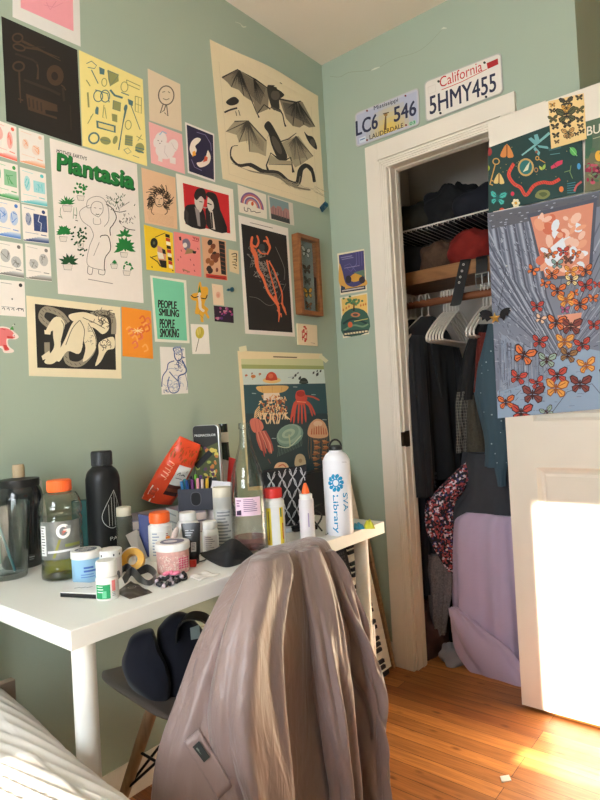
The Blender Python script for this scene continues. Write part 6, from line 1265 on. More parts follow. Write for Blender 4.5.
# dark pouch behind glue: keyboard bag edge
# glue bottle
c, r, h = spot(308.3, 543, 15, 483); zc = zat(c, 308, 500)-DZ; zt = zat(c, 308, 494)-DZ
t = thing('glue_bottle', 'white glue bottle with an orange pointed nozzle near the front edge', 'bottle', c)
lpart('bottle_body', cr([(r*.93, 0), (r, .004), (r, zc-.006), (r*.9, zc)], 4), mat('milky_plastic', (222, 216, 220), .4), t, c); lpart('collar', [(r*.86, zc+.0005), (r*.86, zt), (r*.6, zt+.002)], PLW, t, c); lpart('nozzle', cr([(r*.54, zt+.0021), (r*.5, zt+.008), (r*.3, h-.006), (r*.16, h)], 4), mat('orange_plastic', (244, 104, 36), .4), t, c)
A = wrap(c, r, -.012, .02, .03, zc-.02, (226, 218, 224)); A.line([(.004, zc-.03), (.004, .04)], .003, (170, 150, 190)); A.build('label', t)
# white metal bottle
c, r, h = spot(341, 536, 27.5, 439); z = lambda py: zat(c, 340, py)-DZ; zc = z(450)
t = thing('water_bottle', 'white metal water bottle with a blue emblem and the words SVA Library', 'bottle', c)
lpart('bottle_body', [(r*.95, 0), (r, .003)]+cr([(r, .01), (r, z(466)), (r*.96, z(460)), (r*.78, z(454.5)), (r*.52, z(451.5)), (r*.48, zc)], 5), mat('white_enamel', (226, 226, 234), .3, noise=.02), t, c)
cp_ = lpart('cap', [(r*.44, zc+.0005), (r*.50, zc+.001), (r*.50, z(446)), (r*.4, z(445))], PLB, t, c); b = MB(); th = [c+Vector((0, 0, z(445)-.004))+DL*(r*.42*math.cos(a))+Vector((0, 0, .019*math.sin(a))) for a in [PI*k/14 for k in range(15)]]; b.strap(th, DD, .013, .005); b.build('cap_loop', PLB, cp_)
A = Art(cyl(c, r)); A.strip = .002; A.h = .0004; bw = (22, 140, 190); mm = mpp(c); X = lambda px: (px-338.5)*mm
ex, ey = X(337), z(481)
for k in range(10):
    a_ = 2*PI*k/10; x_, y_ = ex+.0175*math.cos(a_), ey+.0195*math.sin(a_); leaf(A, ex+.009*math.cos(a_), ey+.010*math.sin(a_), .013, .008, a_+.4, bw); A.ell(x_, y_, .0042, .0048, bw, n=10)
A.ell(ex, ey, .0085, .0095, bw, ring=.003); A.build('emblem', t); A = Art(cyl(c, r)); A.strip = .002; A.h = .0004; A.text('SVA', (X(343.5), z(491.5)), (X(343.5), z(509)), (.0135, 0), bw, .02); A.text('Library', (X(333.5), z(493)), (X(333.5), z(530)), (.0135, 0), bw, .02)
A.line([(X(344), z(461)), (X(350), z(461.5))], .0012, (150, 150, 160)); A.build('lettering', t)
# cables
def cable(name, label, pts, rad, m, cat='cable', group=None):
    P = [onz(x, y, DZ)+Vector((0, 0, zz)) for x, y, zz in cr(pts, 6)]; b = MB(); b.tube(P, rad, 8); return tag(b.build(name, m, loc=P[0]), label, cat, group)
BC = mat('black_rubber', (24, 24, 27), .5)
cable('cable', 'black cable looping in front of the white water bottle', [(322, 533, .006), (310, 523, .03), (322, 516, .035), (334, 521, .025), (336, 530, .008), (326, 536, .004)], .0022, BC)
cable('cable', 'black cable bundle tangled between the glue bottle and the lattice pouch', [(292, 524, .01), (308, 517, .025), (322, 521, .018), (314, 530, .008), (298, 528, .012), (290, 519, .02), (300, 514, .03), (318, 517, .02)], .0026, BC)
b = MB(); P0 = onz(306, 531, DZ); b.box(-.035, 0, .0, .035, .03, .012, M=Matrix.Translation(P0) @ Matrix.Rotation(yaw+.3, 4, 'Z')); tag(b.build('power_adapter', BC, loc=P0, bevel=.003), 'flat black power adapter among the cables', 'adapter')
b = MB(); P0 = onz(285, 533, DZ); b.box(-.02, 0, .0, .02, .03, .012, M=Matrix.Translation(P0) @ Matrix.Rotation(yaw+.2, 4, 'Z')); tag(b.build('tissue_packet', mat('pale_blue_plastic', (196, 204, 220), .4), loc=P0, bevel=.003), 'small pale packet between the red-capped bottle and the glue', 'packet')
# snack packet
q = [onz(x, y, DZ) for x, y in ((353, 531), (357, 524), (374, 527), (371, 531.5))]
P0 = sum(q, Vector())/4; t = thing('snack_packet', 'crinkled blue and yellow snack packet at the right end of the desk', 'packet', P0)
def snack(x0, x1, zt_):
    def f(u, v): e = (math.sin(PI*u)*math.sin(PI*v))**.6; p = P0+DL*(x0+(x1-x0)*u)+DD*(-.015+.045*v); return Vector((p.x, p.y, DZ+.001+zt_*e+.003*math.sin(u*19+v*5)*e))
    return f
for nm, x0, x1, cc, zt_ in (('blue_end', -.032, .002, (60, 160, 206), .013), ('yellow_end', .0021, .030, (206, 206, 60), .020)):
    b = MB(); f = snack(x0, x1, zt_); b.grid(f, 14, 12); b.grid(lambda u, v: (lambda p: Vector((p.x, p.y, DZ+.0005)))(f(1-u, v)), 14, 12); b.build(nm, mat(nm+'_foil', cc, .3, .1), t)
# face mask
P0 = onz(229, 556, DZ); t = thing('face_mask', 'folded black cloth face mask at the foot of the clear glass bottle', 'face mask', P0)
tops_ = [(200, 553), (216, 549), (232, 538.5), (245, 546), (256, 557)]; bots = [(201, 556), (212, 563), (226, 568), (242, 564), (255, 559)]
fr_ = [onz(x, y, DZ) for x, y in cr(bots, 5)]; bk = []
for (x, y), p in zip(cr(tops_, 5), fr_): bk.append(CAM+ray(x, y)*((p-CAM).dot(_F)+.03))
n_ = len(fr_)-1
def mk(u, v):
    i = u*n_; k = min(int(i), n_-1); f = i-k; a_ = fr_[k].lerp(fr_[k+1], f); b_ = bk[k].lerp(bk[k+1], f); e = math.sin(PI*u)
    p = a_.lerp(b_, v); p = p-DD*.012*math.sin(PI*v)*e+Vector((0, 0, .004*math.sin(PI*v)*e+.0025*math.sin(v*16)*e+.001)); return p
b = MB(); b.grid(mk, n_, 16); b.grid(lambda u, v: (lambda p: p+DD*.012*math.sin(PI*v)+Vector((0, 0, -.0 if v > .05 else 0)))(mk(1-u, v)), n_, 16); MK = mat('black_knit', (30, 29, 31), .85); b.build('mask_body', MK, t, sharp=80)
for nm, pts in (('ear_loop', [(201, 555, .004), (196, 558, .003), (198, 563, .003), (206, 561, .003)]), ('ear_loop', [(255, 559, .004), (261, 556, .003), (262, 552, .003), (256, 551, .004)])):
    P = [onz(x, y, DZ)+Vector((0, 0, zz)) for x, y, zz in cr(pts, 5)]; b = MB(); b.tube(P, .0014, 8); b.build(nm, MK, t)
# beads, hair claw, paper scrap
pth = cr([(157, 585, 0), (163, 588, 0), (170, 586, 0), (178, 583, 0), (185, 577, 0), (176, 578, 0), (168, 581, 0), (160, 581, 0)], 7, True)
t = thing('bead_bracelet', 'tangled bracelet of black and clear beads on the desk front', 'bracelet', onz(170, 583, DZ)); 
BM1, BM2 = mat('glossy_black', (34, 33, 38), .3), mat('pearly_beads', (196, 180, 190), .25)
for k, (x, y, _) in enumerate(pth[::2]): P = onz(x, y, DZ)+Vector((0, 0, .0045+.003*(k % 3 == 0))); bb = MB(); bb.sphere(P, .0045, n=8); bb.build('bead', BM1 if k % 4 else BM2, t)
t = thing('hair_clip', 'small pink hair clip lying on the beads', 'hair clip', onz(171, 578, DZ)); b = MB(); P0 = onz(172, 580, DZ)
for s in (-1, 1): b.sphere(P0+DL*.010*s+Vector((0, 0, .014)), 1, (.010, .006, .0045), 10)
b.sphere(P0+Vector((0, 0, .015)), .005, n=10); b.build('bow', mat('pink_plastic', (236, 130, 160), .35), t); b = MB(); b.box(-.018, -.003, .0095, .018, .003, .0105, M=Matrix.Translation(Vector((P0.x, P0.y, DZ))) @ Matrix.Rotation(yaw, 4, 'Z')); b.build('clasp', mat('silver_metal', (186, 186, 184), .3, .8), t)
cable('hair_tie', 'thin black hair tie right of the pink clip', [(178, 577, .002), (184, 574, .003), (187, 579, .002), (182, 581, .002), (178, 578, .002)], .0018, BC, 'hair tie')
q = [onz(x, y, DZ) for x, y in ((189, 577), (205, 572), (221, 575.5), (200, 581))]; b = MB()
b.grid(lambda u, v: (q[0]*(1-u)+q[1]*u)*(1-v)+(q[3]*(1-u)+q[2]*u)*v+Vector((0, 0, .001+.003*math.sin(u*5)**2*math.sin(v*4+1)**2)), 12, 12)
t_ = b.build('paper_scrap', mat('scrap_paper', (222, 218, 214), .7), loc=q[0], solid=.0004); tag(t_, 'crumpled white paper scrap in front of the face mask', 'paper')
# ================================================================== CLOSET
rg = random.Random(11)
def drape(levels, mats, name, parent, loc=None, seg=72, folds=(), sharp=80, axis=None, cap=True, nper=5, jit=0.0):
    """hanging cloth: levels (z, cx, cy, a, b, foldamp); a along axis[0], b along axis[1]"""
    A_, B_ = axis or (Vector((1, 0, 0)), Vector((0, 1, 0)))
    Lv = cr(levels, nper); rings = []
    z0, z1 = Lv[0][0], Lv[-1][0]
    for z, x, y, a, bb, fa in Lv:
        ring = []
        for k in range(seg):
            t = 2*PI*k/seg; f = 0
            for (n, am, ph, dr) in folds: f += am*math.sin(n*t+ph+dr*(z-z0))
            ct, st = math.cos(t), math.sin(t); e = .75
            ring.append(Vector((x, y, z))+A_*(a*math.copysign(abs(ct)**e, ct)+fa*f*ct*.6)+B_*(bb*math.copysign(abs(st)**e, st)+fa*f*st)+Vector((0, 0, fa*.25*math.sin(3*t+z*9))))
        rings.append(ring)
    b = MB(); b.loft(rings, cap=cap)
    return b.build(name, mats, parent, loc, sharp=sharp)
FD1 = [(7, .6, .3, 3), (11, .5, 1.4, -4), (17, .3, .2, 5), (4, .5, 2, 1)]
SH = wood('closet_shelf_wood', (120, 78, 42), (150, 102, 58), (6, 1, 6))
# wooden shelf, rod, wire shelf
zS = onx(450, 265, .26).z
z_top = onx(447, 264.5, .25).z; z_bot = z_top-.058
b = MB(); b.box(.25, -.938, z_bot, .272, -.021, z_top); b.box(.272, -.938, z_top-.02, .698, -.021, z_top)
o = b.build('closet_shelf', SH, loc=(.47, -.5, z_top), bevel=.001); tag(o, 'brown wooden closet shelf with a deep front board above the rail', 'shelf')
zr = onx(450, 299, .30).z
b = MB(); b.tube([(.30, -.021, zr), (.30, -.938, zr)], .0165, 24); tag(b.build('hanging_rail', wood('rail_wood', (112, 62, 36), (140, 82, 48), (6, 1, 6)), loc=(.3, -.5, zr)), 'round brown wooden clothes rail under the closet shelf', 'rail')
zw = onx(445, 221, .25).z
t = thing('wire_shelf', 'white coated wire shelf across the upper closet', 'shelf', (.25, -.5, zw)); WW = mat('white_coated_wire', (220, 214, 206), .4)
b = MB(); b.tube([(.25, -.021, zw), (.25, -.69, zw)], .0035, 8); b.build('front_rail', WW, t)
b = MB()
for k in range(27): y = -.03-k*.0253; b.tube([(.2515, y, zw-.012), (.2535, y, zw+.001), (.258, y, zw+.0035), (.69, y, zw+.0035)], .0014, 6)
b.build('wires', WW, t)
b = MB(); b.tube([(.25, -.662, zw), (.25, -.664, z_top+.002)], .0035, 8); b.build('support_post', WW, t)
# cloth heaps
def heap(name, label, cat, c, sz, m, seed, group=None, nn=26, amp=.18, fl=True):
    r2 = random.Random(seed); ph = [(r2.uniform(2, 6), r2.uniform(2, 6), r2.uniform(0, 6), r2.uniform(0, 6)) for _ in range(5)]
    b = MB()
    def f(u, v):
        th = 2*PI*u; p = PI*v; d = 1
        for i, (a, bb, p1, p2) in enumerate(ph): d += amp/(i+1)*math.sin(round(a)*th+p1)*math.sin(bb*p+p2)
        d += .05*abs(math.sin(5*th+3*p+seed))*math.sin(p)
        s = math.sin(p); zz = -math.cos(p)
        x, y, z = sz[0]*d*math.cos(th)*s**.8, sz[1]*d*math.sin(th)*s**.8, sz[2]*d*zz
        if fl: z = max(z, -sz[2]*.55)
        return Vector((c[0]+x, c[1]+y, c[2]+z+sz[2]*.55))
    b.grid(f, nn*2, nn, closed_u=True)
    o = b.build(name, m, loc=c, sharp=80); return tag(o, label, cat, group)
DK = mat('black_fabric', (24, 23, 24), .9, noise=.2, scale=40, bump=.8, bscale=16); OL = mat('dark_olive_fabric', (40, 37, 28), .9, noise=.2, scale=30, bump=.8, bscale=16); NV = mat('dark_navy_fabric', (28, 29, 38), .85, noise=.15, scale=30, bump=.8, bscale=16)
zc_ = zw+.006
heap('folded_clothes', 'dark olive clothes heaped on the left of the wire shelf', 'clothes', (.43, -.185, zc_), (.15, .15, .098), OL, 1, amp=.10)
heap('folded_clothes', 'black clothes heaped highest in the middle of the wire shelf', 'clothes', (.46, -.375, zc_), (.15, .15, .128), DK, 2, amp=.10)
heap('folded_clothes', 'dark navy clothes heaped on the right of the wire shelf', 'clothes', (.42, -.53, zc_), (.15, .14, .092), NV, 3, amp=.10)
zc_ = z_top+.0005
heap('knit_hat', 'dark red soft hat bundled on the wooden shelf', 'hat', (.375, -.485, zc_), (.10, .105, .098), mat('red_knit', (124, 28, 20), .9, noise=.2, scale=60, bump=.6, bscale=22), 5, amp=.08)
heap('knit_hat', 'brown fluffy hat beside the red one on the wooden shelf', 'hat', (.37, -.325, zc_), (.085, .085, .085), mat('brown_fur', (84, 60, 44), .95, noise=.45, scale=90), 6, amp=.12)
heap('folded_clothes', 'black clothes filling the left end of the wooden shelf', 'clothes', (.43, -.165, zc_), (.14, .12, .10), DK, 7, amp=.10)
heap('folded_clothes', 'dark red cloth behind the right end of the wooden shelf', 'clothes', (.43, -.63, zc_), (.10, .09, .10), mat('dark_red_cloth', (124, 30, 24), .9, noise=.2, scale=40), 8, amp=.08)
# belts
t = thing('belt', 'black leather belt with round silver eyelets hanging over the shelf edge', 'belt', onx(464, 262, .24)); LT = mat('black_leather', (26, 25, 27), .45, bump=.2, bscale=120)
pts = [onx(x, y, X) for x, y, X in ((468, 247, .36), (466.5, 256.5, .262), (465, 262, .244), (462, 275, .240), (459, 290, .238), (456, 303, .236), (453.5, 306, .236))]; pts[0] = Vector((.34, pts[1].y-.005, z_top+.006)); pts[1].z = z_top+.006
P = [Vector(p) for p in cr(pts, 5)]; ws = [.046]*(len(P)-4)+[.044, .038, .026, .010]
b = MB(); b.strap(P, [Vector((0, -1, -.1))]*len(P), ws, .003); b.build('strap', LT, t)
SV = mat('silver_metal', (186, 186, 184), .3, .8)
for fx, fy in ((463.5, 264.5), (462.0, 271), (460.4, 277), (459.2, 282.5)):
    p = onx(fx, fy, .2385); b = MB(); b.lathe([(.0022, 0), (.0052, 0), (.0052, .0015), (.0022, .0015), (.0022, 0)], 14, M=Matrix(((0, 0, -1, p.x), (1, 0, 0, p.y), (0, 1, 0, p.z), (0, 0, 0, 1))), cap=False); b.build('eyelet', SV, t)
t = thing('belt', 'black belt with a square silver buckle hanging at the right of the shelf', 'belt', onx(482, 270, .24))
pts = [Vector((.34, onx(482, 256, .26).y, z_top+.006)), Vector((.262, onx(482, 256, .26).y, z_top+.006)), onx(481.8, 262, .243), onx(481.5, 274, .24), onx(481.2, 277, .24)]; P = [Vector(p) for p in cr(pts, 5)]
b = MB(); b.strap(P, [Vector((0, -1, 0))]*len(P), .048, .003); b.build('strap', LT, t)
p0, p1 = onx(475.5, 274.5, .237), onx(489, 285.5, .237); b = MB(); ym, zt_, zb_ = (p0.y+p1.y)/2, p0.z, p1.z; w2 = abs(p1.y-p0.y)/2
b.tube([(.237, ym-w2, zt_), (.237, ym+w2, zt_), (.237, ym+w2, zb_), (.237, ym-w2, zb_), (.237, ym-w2, zt_)], .0028, 8); b.tube([(.236, ym, zt_), (.235, ym, zb_)], .0022, 8); b.build('buckle', SV, t)
# hangers
HW = mat('white_hanger_plastic', (226, 218, 208), .35)
def hanger_mesh():
    b = MB()
    hk = [Vector((.008-.027*math.cos(a), 0, .0+.027*math.sin(a)-.0062)) for a in [-.5+k*(PI+.5)/12 for k in range(13)]]
    hk = [Vector((.0225*math.cos(a), 0, .0225*math.sin(a)-.0015)) for a in [PI*1.12-k*PI*1.22/14 for k in range(15)]]+[Vector((.012, 0, -.032)), Vector((0, 0, -.045)), Vector((0, 0, -.075))]
    b.tube(hk, .0024, 8)
    body = cr([(-.0, 0, -.075), (-.05, 0, -.095), (-.13, 0, -.137), (-.195, 0, -.178), (-.212, 0, -.198), (-.20, 0, -.212), (-.1, 0, -.2125), (0, 0, -.2125), (.1, 0, -.2125), (.20, 0, -.212), (.212, 0, -.198), (.195, 0, -.178), (.13, 0, -.137), (.05, 0, -.095), (0, 0, -.075)], 5)
    b.tube(body, .0046, 10, cap=False); return b
hm = hanger_mesh().build('clothes_hanger', HW)
first = [True]
def hanger(y, rz, label, group='white hangers on the rail', tilt=0):
    o = hm if first[0] else hm.copy()
    if not first[0]: COL.objects.link(o)
    first[0] = False
    o.location = (.30, y, zr+.0165+.0024); o.rotation_euler = (tilt, 0, rz); return tag(o, label, 'hanger', group)
yh = lambda px: onx(px, 300, .30).y
for k, (px, rz) in enumerate(((443, .09), (446, .09), (449, .09), (452, .09), (455, .09), (458, .09))):
    hanger(yh(px), rz, ['first', 'second', 'third', 'fourth', 'fifth', 'last'][k]+' from the left of the empty white hangers bunched in mid rail', 'empty white hangers in mid rail')
for k, (px, rz) in enumerate(((483, .05), (486.5, .05), (490, .05))):
    hanger(yh(px), rz, ['left', 'middle', 'right'][k]+' white hanger of the bunch at the right end of the rail', 'white hangers at the right end')
LB = ['leftmost white hanger, mostly hidden by the black blazer', 'second white hanger from the left, inside the dark clothes', 'third white hanger from the left, its hook above the blazer', 'fourth white hanger from the left, carrying the black blazer']
ys = [yh(410), yh(414.5), yh(421), yh(427.5)]
for k in range(4): hanger(ys[k], .05, LB[k], 'white hangers at the left end')
# black blazer on the fourth hanger
BZ = mat('black_wool', (25, 25, 28), .9, noise=.15, scale=60, sheen=.05)
yb = ys[3]; zt_ = zr-.065
t = thing('blazer', 'long black blazer hanging at the left of the closet', 'blazer', (.3, yb, zt_))
drape([(.735, .305, yb-.005, .205, .050, .010), (.80, .305, yb-.005, .205, .050, .010), (1.0, .305, yb, .195, .050, .008), (1.2, .30, yb, .200, .050, .006), (1.32, .30, yb, .205, .046, .004), (zt_-.10, .30, yb, .205, .038, .002), (zt_-.06, .30, yb, .165, .034, .001), (zt_-.025, .30, yb, .10, .028, 0), (zt_, .30, yb, .05, .024, 0)], BZ, 'jacket_body', t, folds=FD1)
drape([(.685, .105, yb-.035, .052, .030, .003), (.80, .105, yb-.037, .055, .034, .005), (1.0, .105, yb-.03, .060, .038, .006), (1.2, .11, yb-.022, .064, .042, .005), (1.31, .125, yb-.015, .06, .042, .003), (1.355, .15, yb-.008, .045, .032, .001)], BZ, 'sleeve', t, folds=FD1)
slv_ = t.children[-1]
drape([(.70, .50, yb-.02, .052, .030, .003), (1.0, .50, yb-.02, .058, .036, .006), (1.2, .495, yb-.015, .06, .042, .005), (1.32, .475, yb-.008, .055, .038, .001)], BZ, 'sleeve', t, folds=FD1)
b = MB(); b.strap([(.27, yb-.040, zt_-.02), (.225, yb-.058, zt_-.16), (.26, yb-.062, zt_-.36)], [(1, 0, 0)]*3, [.03, .06, .01], .006); b.build('lapel', BZ, t)
BT = mat('black_buttons', (46, 44, 46), .3)
for k in range(4):
    p = Vector((.145-.002*k, yb-.068, .755-.018*k+.02)); b = MB(); b.lathe([(.0055, 0), (.0055, .003), (.003, .004)], 12, M=Matrix(((1, 0, 0, p.x), (0, 0, -1, p.y), (0, 1, 0, p.z), (0, 0, 0, 1)))); b.build('button', BT, slv_)
# dark clothes behind the blazer, left
t = tag(drape([(.50, .33, ys[1], .20, .028, .012), (.8, .33, ys[1], .20, .03, .010), (1.1, .33, ys[1], .20, .03, .006), (1.3, .31, ys[1], .20, .028, .003), (zr-.115, .30, ys[1], .16, .022, 0), (zr-.07, .3, ys[1], .05, .016, 0)], NV, 'garment', None, (.33, ys[1], zr-.07), folds=FD1), 'long dark navy garment hanging furthest left behind the blazer', 'garment')
# navy trousers hanging lower, left of the scarf
t = tag(drape([(.26, .20, -.285, .075, .035, .014), (.40, .20, -.285, .075, .035, .012), (.55, .20, -.29, .075, .032, .008), (.70, .20, -.295, .07, .030, .004)], NV, 'trousers', None, (.2, -.285, .7), folds=FD1), 'dark navy trousers hanging below the blazer at the left jamb', 'trousers')
# patterned scarf
FLR = bpy.data.materials.new('floral_fabric'); FLR.use_nodes = True; nt = FLR.node_tree; K = nt.links.new; pb = nt.nodes['Principled BSDF']; pb.inputs['Roughness'].default_value = .85
tc = nt.nodes.new('ShaderNodeTexCoord'); vo = nt.nodes.new('ShaderNodeTexVoronoi'); vo.inputs['Scale'].default_value = 125; K(tc.outputs['Object'], vo.inputs['Vector'])
rp = nt.nodes.new('ShaderNodeValToRGB'); rp.color_ramp.interpolation = 'CONSTANT'; el_ = rp.color_ramp.elements; el_[0].position = 0; el_[0].color = L((28, 26, 36)); el_[1].position = .5; el_[1].color = L((160, 70, 74)); e = el_.new(.68); e.color = L((206, 190, 200)); e = el_.new(.8); e.color = L((60, 60, 110)); e = el_.new(.88); e.color = L((120, 40, 50))
K(vo.outputs['Color'], rp.inputs[0]); K(rp.outputs[0], pb.inputs['Base Color'])
t = tag(drape([(.36, .185, -.405, .03, .018, .004), (.44, .175, -.385, .06, .03, .010), (.55, .17, -.362, .09, .042, .014), (.65, .17, -.375, .085, .048, .012), (.71, .175, -.42, .06, .048, .008), (.77, .18, -.47, .045, .04, .004), (.82, .19, -.50, .02, .02, .001)], FLR, 'scarf', None, (.18, -.4, .8), folds=FD1), 'dark scarf with a red and white floral pattern hanging below the blazer', 'scarf')
# garments at the right
t = thing('shirt', 'dotted blue-grey shirt hanging at the right, beside the open door', 'shirt', (.30, -.60, zr-.08)); TL_ = bpy.data.materials.new('dotted_chambray'); TL_.use_nodes = True; nt = TL_.node_tree; K = nt.links.new; pb = nt.nodes['Principled BSDF']; pb.inputs['Roughness'].default_value = .9
tc = nt.nodes.new('ShaderNodeTexCoord'); vo = nt.nodes.new('ShaderNodeTexVoronoi'); vo.inputs['Scale'].default_value = 26; vo.inputs['Randomness'].default_value = .55; K(tc.outputs['Object'], vo.inputs['Vector'])
rp = nt.nodes.new('ShaderNodeValToRGB'); rp.color_ramp.interpolation = 'CONSTANT'; el_ = rp.color_ramp.elements; el_[0].position = 0; el_[0].color = L((146, 164, 172)); el_[1].position = .08; el_[1].color = L((58, 80, 92)); K(vo.outputs['Distance'], rp.inputs[0]); K(rp.outputs[0], pb.inputs['Base Color'])
def row(l, r, py, xc, th, fa):
    p = onx((l+r)/2, py, xc); w_ = (r-l)/2*mpp(p); return (p.z, xc, p.y, th, max(.012, (w_-.35*th*.636)/.77), fa)
lv = []
for py, pxl, pxr in ((466, 486, 512), (440, 487, 512), (410, 481, 512), (385, 477, 508), (360, 481, 504), (335, 488, 502), (325, 492, 500)):
    lv.append(row(pxl, pxr, py, .17, .055, .006))
drape(lv, TL_, 'shirt_body', t, folds=FD1)
lv = []
for py, pxl, pxr in ((486, 500, 504), (470, 496, 506), (455, 494, 510), (430, 493, 510)): lv.append(row(pxl, pxr, py, .135, .02, .003))
drape(lv, TL_, 'shirt_tail', t, folds=FD1)
def pan(name, label, cat, rows, x, th, m, fa=.007, parent=None):
    lv = []
    for py, pxl, pxr in rows: lv.append(row(pxl, pxr, py, x+th, th, fa))
    lv.sort(); o = drape(lv, m, name, None, (x, lv[-1][2], lv[-1][0]), folds=FD1); return tag(o, label, cat)
pan('blouse', 'black blouse hanging between the empty hangers and the dotted shirt', 'blouse', ((400, 458, 478), (380, 461, 479), (360, 464, 482), (340, 470, 488), (325, 478, 492)), .17, .05, DK)
# plaid
PLD = bpy.data.materials.new('grey_plaid'); PLD.use_nodes = True; nt = PLD.node_tree; K = nt.links.new; pb = nt.nodes['Principled BSDF']; pb.inputs['Roughness'].default_value = .9
br = nt.nodes.new('ShaderNodeTexBrick'); br.inputs['Scale'].default_value = 40; br.inputs['Color1'].default_value = L((46, 45, 44)); br.inputs['Color2'].default_value = L((60, 58, 55)); br.inputs['Mortar'].default_value = L((120, 116, 108)); br.inputs['Mortar Size'].default_value = .03; br.offset = 0
tc = nt.nodes.new('ShaderNodeTexCoord'); mp_ = nt.nodes.new('ShaderNodeMapping'); mp_.inputs['Rotation'].default_value = (0, PI/2, 0); K(tc.outputs['Object'], mp_.inputs['Vector']); K(mp_.outputs[0], br.inputs['Vector']); K(br.outputs['Color'], pb.inputs['Base Color'])
pan('plaid_shirt', 'dark grey plaid shirt hem showing under the black blouse', 'shirt', ((452, 458, 468), (430, 457.5, 469), (405, 457.5, 470), (392, 459, 472)), .165, .045, PLD)
pan('tank_top', 'dark olive brown printed top hanging left of the dotted shirt', 'top', ((460, 467, 490), (440, 466, 488), (415, 467, 484), (395, 470, 482)), .19, .05, mat('olive_print_fabric', (66, 60, 50), .9, noise=.5, scale=120))
o = pan('printed_dress', 'black dress with a red and green printed panel at the right end of the rail', 'dress', ((392, 475, 482), (370, 477, 484), (350, 478, 486), (333, 480, 488)), .145, .03, mat('red_print_fabric', (110, 44, 36), .9, noise=.7, scale=90))
pan('trousers', 'charcoal trousers draped over the top of the lilac cloth', 'trousers', ((524, 449, 512), (510, 450, 519), (490, 466, 518), (470, 466, 517), (452, 468, 516)), .14, .07, mat('charcoal_fabric', (52, 54, 60), .9, noise=.12, scale=50), .009)
# lilac sheet over a hamper
LIL = mat('lilac_cotton', (186, 168, 196), .85, noise=.04, scale=20, sheen=.2)
t = thing('lilac_sheet', 'pale lilac sheet draped to the floor over a hamper in the closet', 'sheet', (.3, -.6, 0))
rows = ((690, 489, 560), (672, 468, 560), (655, 458, 560), (630, 452, 556), (600, 449, 552), (560, 448, 548), (530, 449, 546), (516, 452, 544), (510, 462, 538))
lv = []
for py, pxl, pxr in rows:
    q_ = onx(pxl, py, .19); yr = -.722; lv.append((max(.006, q_.z), .30, (q_.y+yr)/2, .185, abs(q_.y-yr)/2, .018))
lv.sort(); lv[0] = (.002,)+lv[0][1:]
z_lil = lv[-1][0]
drape(lv, LIL, 'sheet_body', t, folds=[(5, .6, .8, 1.5), (9, .7, 1.2, 2), (14, .4, .2, -2.5), (21, .25, 1, 1)], seg=160)
lv = [row(l, r_, py, .105, .02, .010) for py, l, r_ in ((689, 489, 526), (680, 479, 526), (668, 468, 522), (655, 460, 512), (640, 455, 500), (628, 453, 484), (616, 451, 470), (608, 451, 460))]
lv.sort(); lv[0] = (.001,)+lv[0][1:]
drape(lv, LIL, 'sheet_fold', t, folds=[(4, .8, .3, 14), (7, .6, 1.1, -9), (2, .5, .4, 10)], seg=90)
heap('cloth_bundle', 'pale blue cloth bundle on the floor peeking from under the lilac sheet', 'cloth', (.13, -.40, .0005), (.04, .05, .05), mat('pale_blue_cloth', (140, 144, 160), .9), 21)
# knit cloth hanging low and a dark heap on the floor
KN = mat('grey_herringbone', (112, 108, 112), .95, noise=.8, scale=150)
pan('knit_scarf', 'grey patterned knit scarf hanging low behind the lilac sheet', 'scarf', ((634, 438, 444), (615, 432, 447), (590, 430, 450), (570, 427, 450), (555, 430, 448)), .13, .03, KN)
heap('clothes_heap', 'dark maroon clothes heaped on the closet floor at the left', 'clothes', (.20, -.255, .0005), (.11, .085, .13), mat('dark_maroon_fabric', (84, 58, 58), .95, noise=.2, scale=40), 23)
heap('clothes_heap', 'black clothes piled behind the scarf in the lower closet', 'clothes', (.37, -.25, .0005), (.15, .13, .34), DK, 24)
# bat ornament with gold star
p = FD(497.5, 317, .012); t = thing('star_ornament', 'gold star with black bat wings hanging by a thread against the grey butterfly picture', 'ornament', p)
def flat(name, pts, th, m, off=0):
    b = MB(); b.prism(pts, off, off+th, lambda x, y, hh: FD(480+x/15, 300+y/15, .008+hh)); return b.build(name, m, t)
b = MB(); star = []; cx_, cy_ = 245, 275
for k in range(10): rr = 88 if k % 2 == 0 else 40; a_ = -PI/2-.12+k*PI/5; star.append((cx_+rr*.95*math.cos(a_), cy_+rr*math.sin(a_)))
fn = lambda x, y, hh: FD(480+x/15, 300+y/15, .010+hh)
n0 = 10; A_ = [fn(x, y, .003) for x, y in star]; b.add(A_+[fn(cx_, cy_, .011)]+[fn(cx_, cy_, .0)], [(i, (i+1) % 10, 10) for i in range(10)]+[((i+1) % 10, i, 11) for i in range(10)])
b.build('star', mat('gold_metal', (226, 182, 96), .3, .7), t, sharp=10)
BW = mat('black_felt', (22, 21, 26), .9)
flat('bat_wing', [(300, 260), (325, 175), (350, 150), (380, 130), (440, 115), (468, 125), (455, 150), (478, 160), (445, 180), (430, 245), (400, 232), (385, 280), (372, 310), (345, 285)], .003, BW)
flat('bat_wing', [(205, 268), (195, 190), (160, 165), (110, 150), (50, 160), (10, 190), (25, 220), (0, 250), (40, 262), (50, 310), (90, 285), (120, 330), (160, 300)], .003, BW)
b = MB(); b.tube([FD(498.5, 313, .010), FD(503, 292, .009), FD(507, 266, .004)], .0006, 6); b.build('thread', BW, t)
b = MB(); pz_ = FD(507, 266, .003); b.sphere(pz_, .003, n=8); b.build('thumb_tack', SV, t)
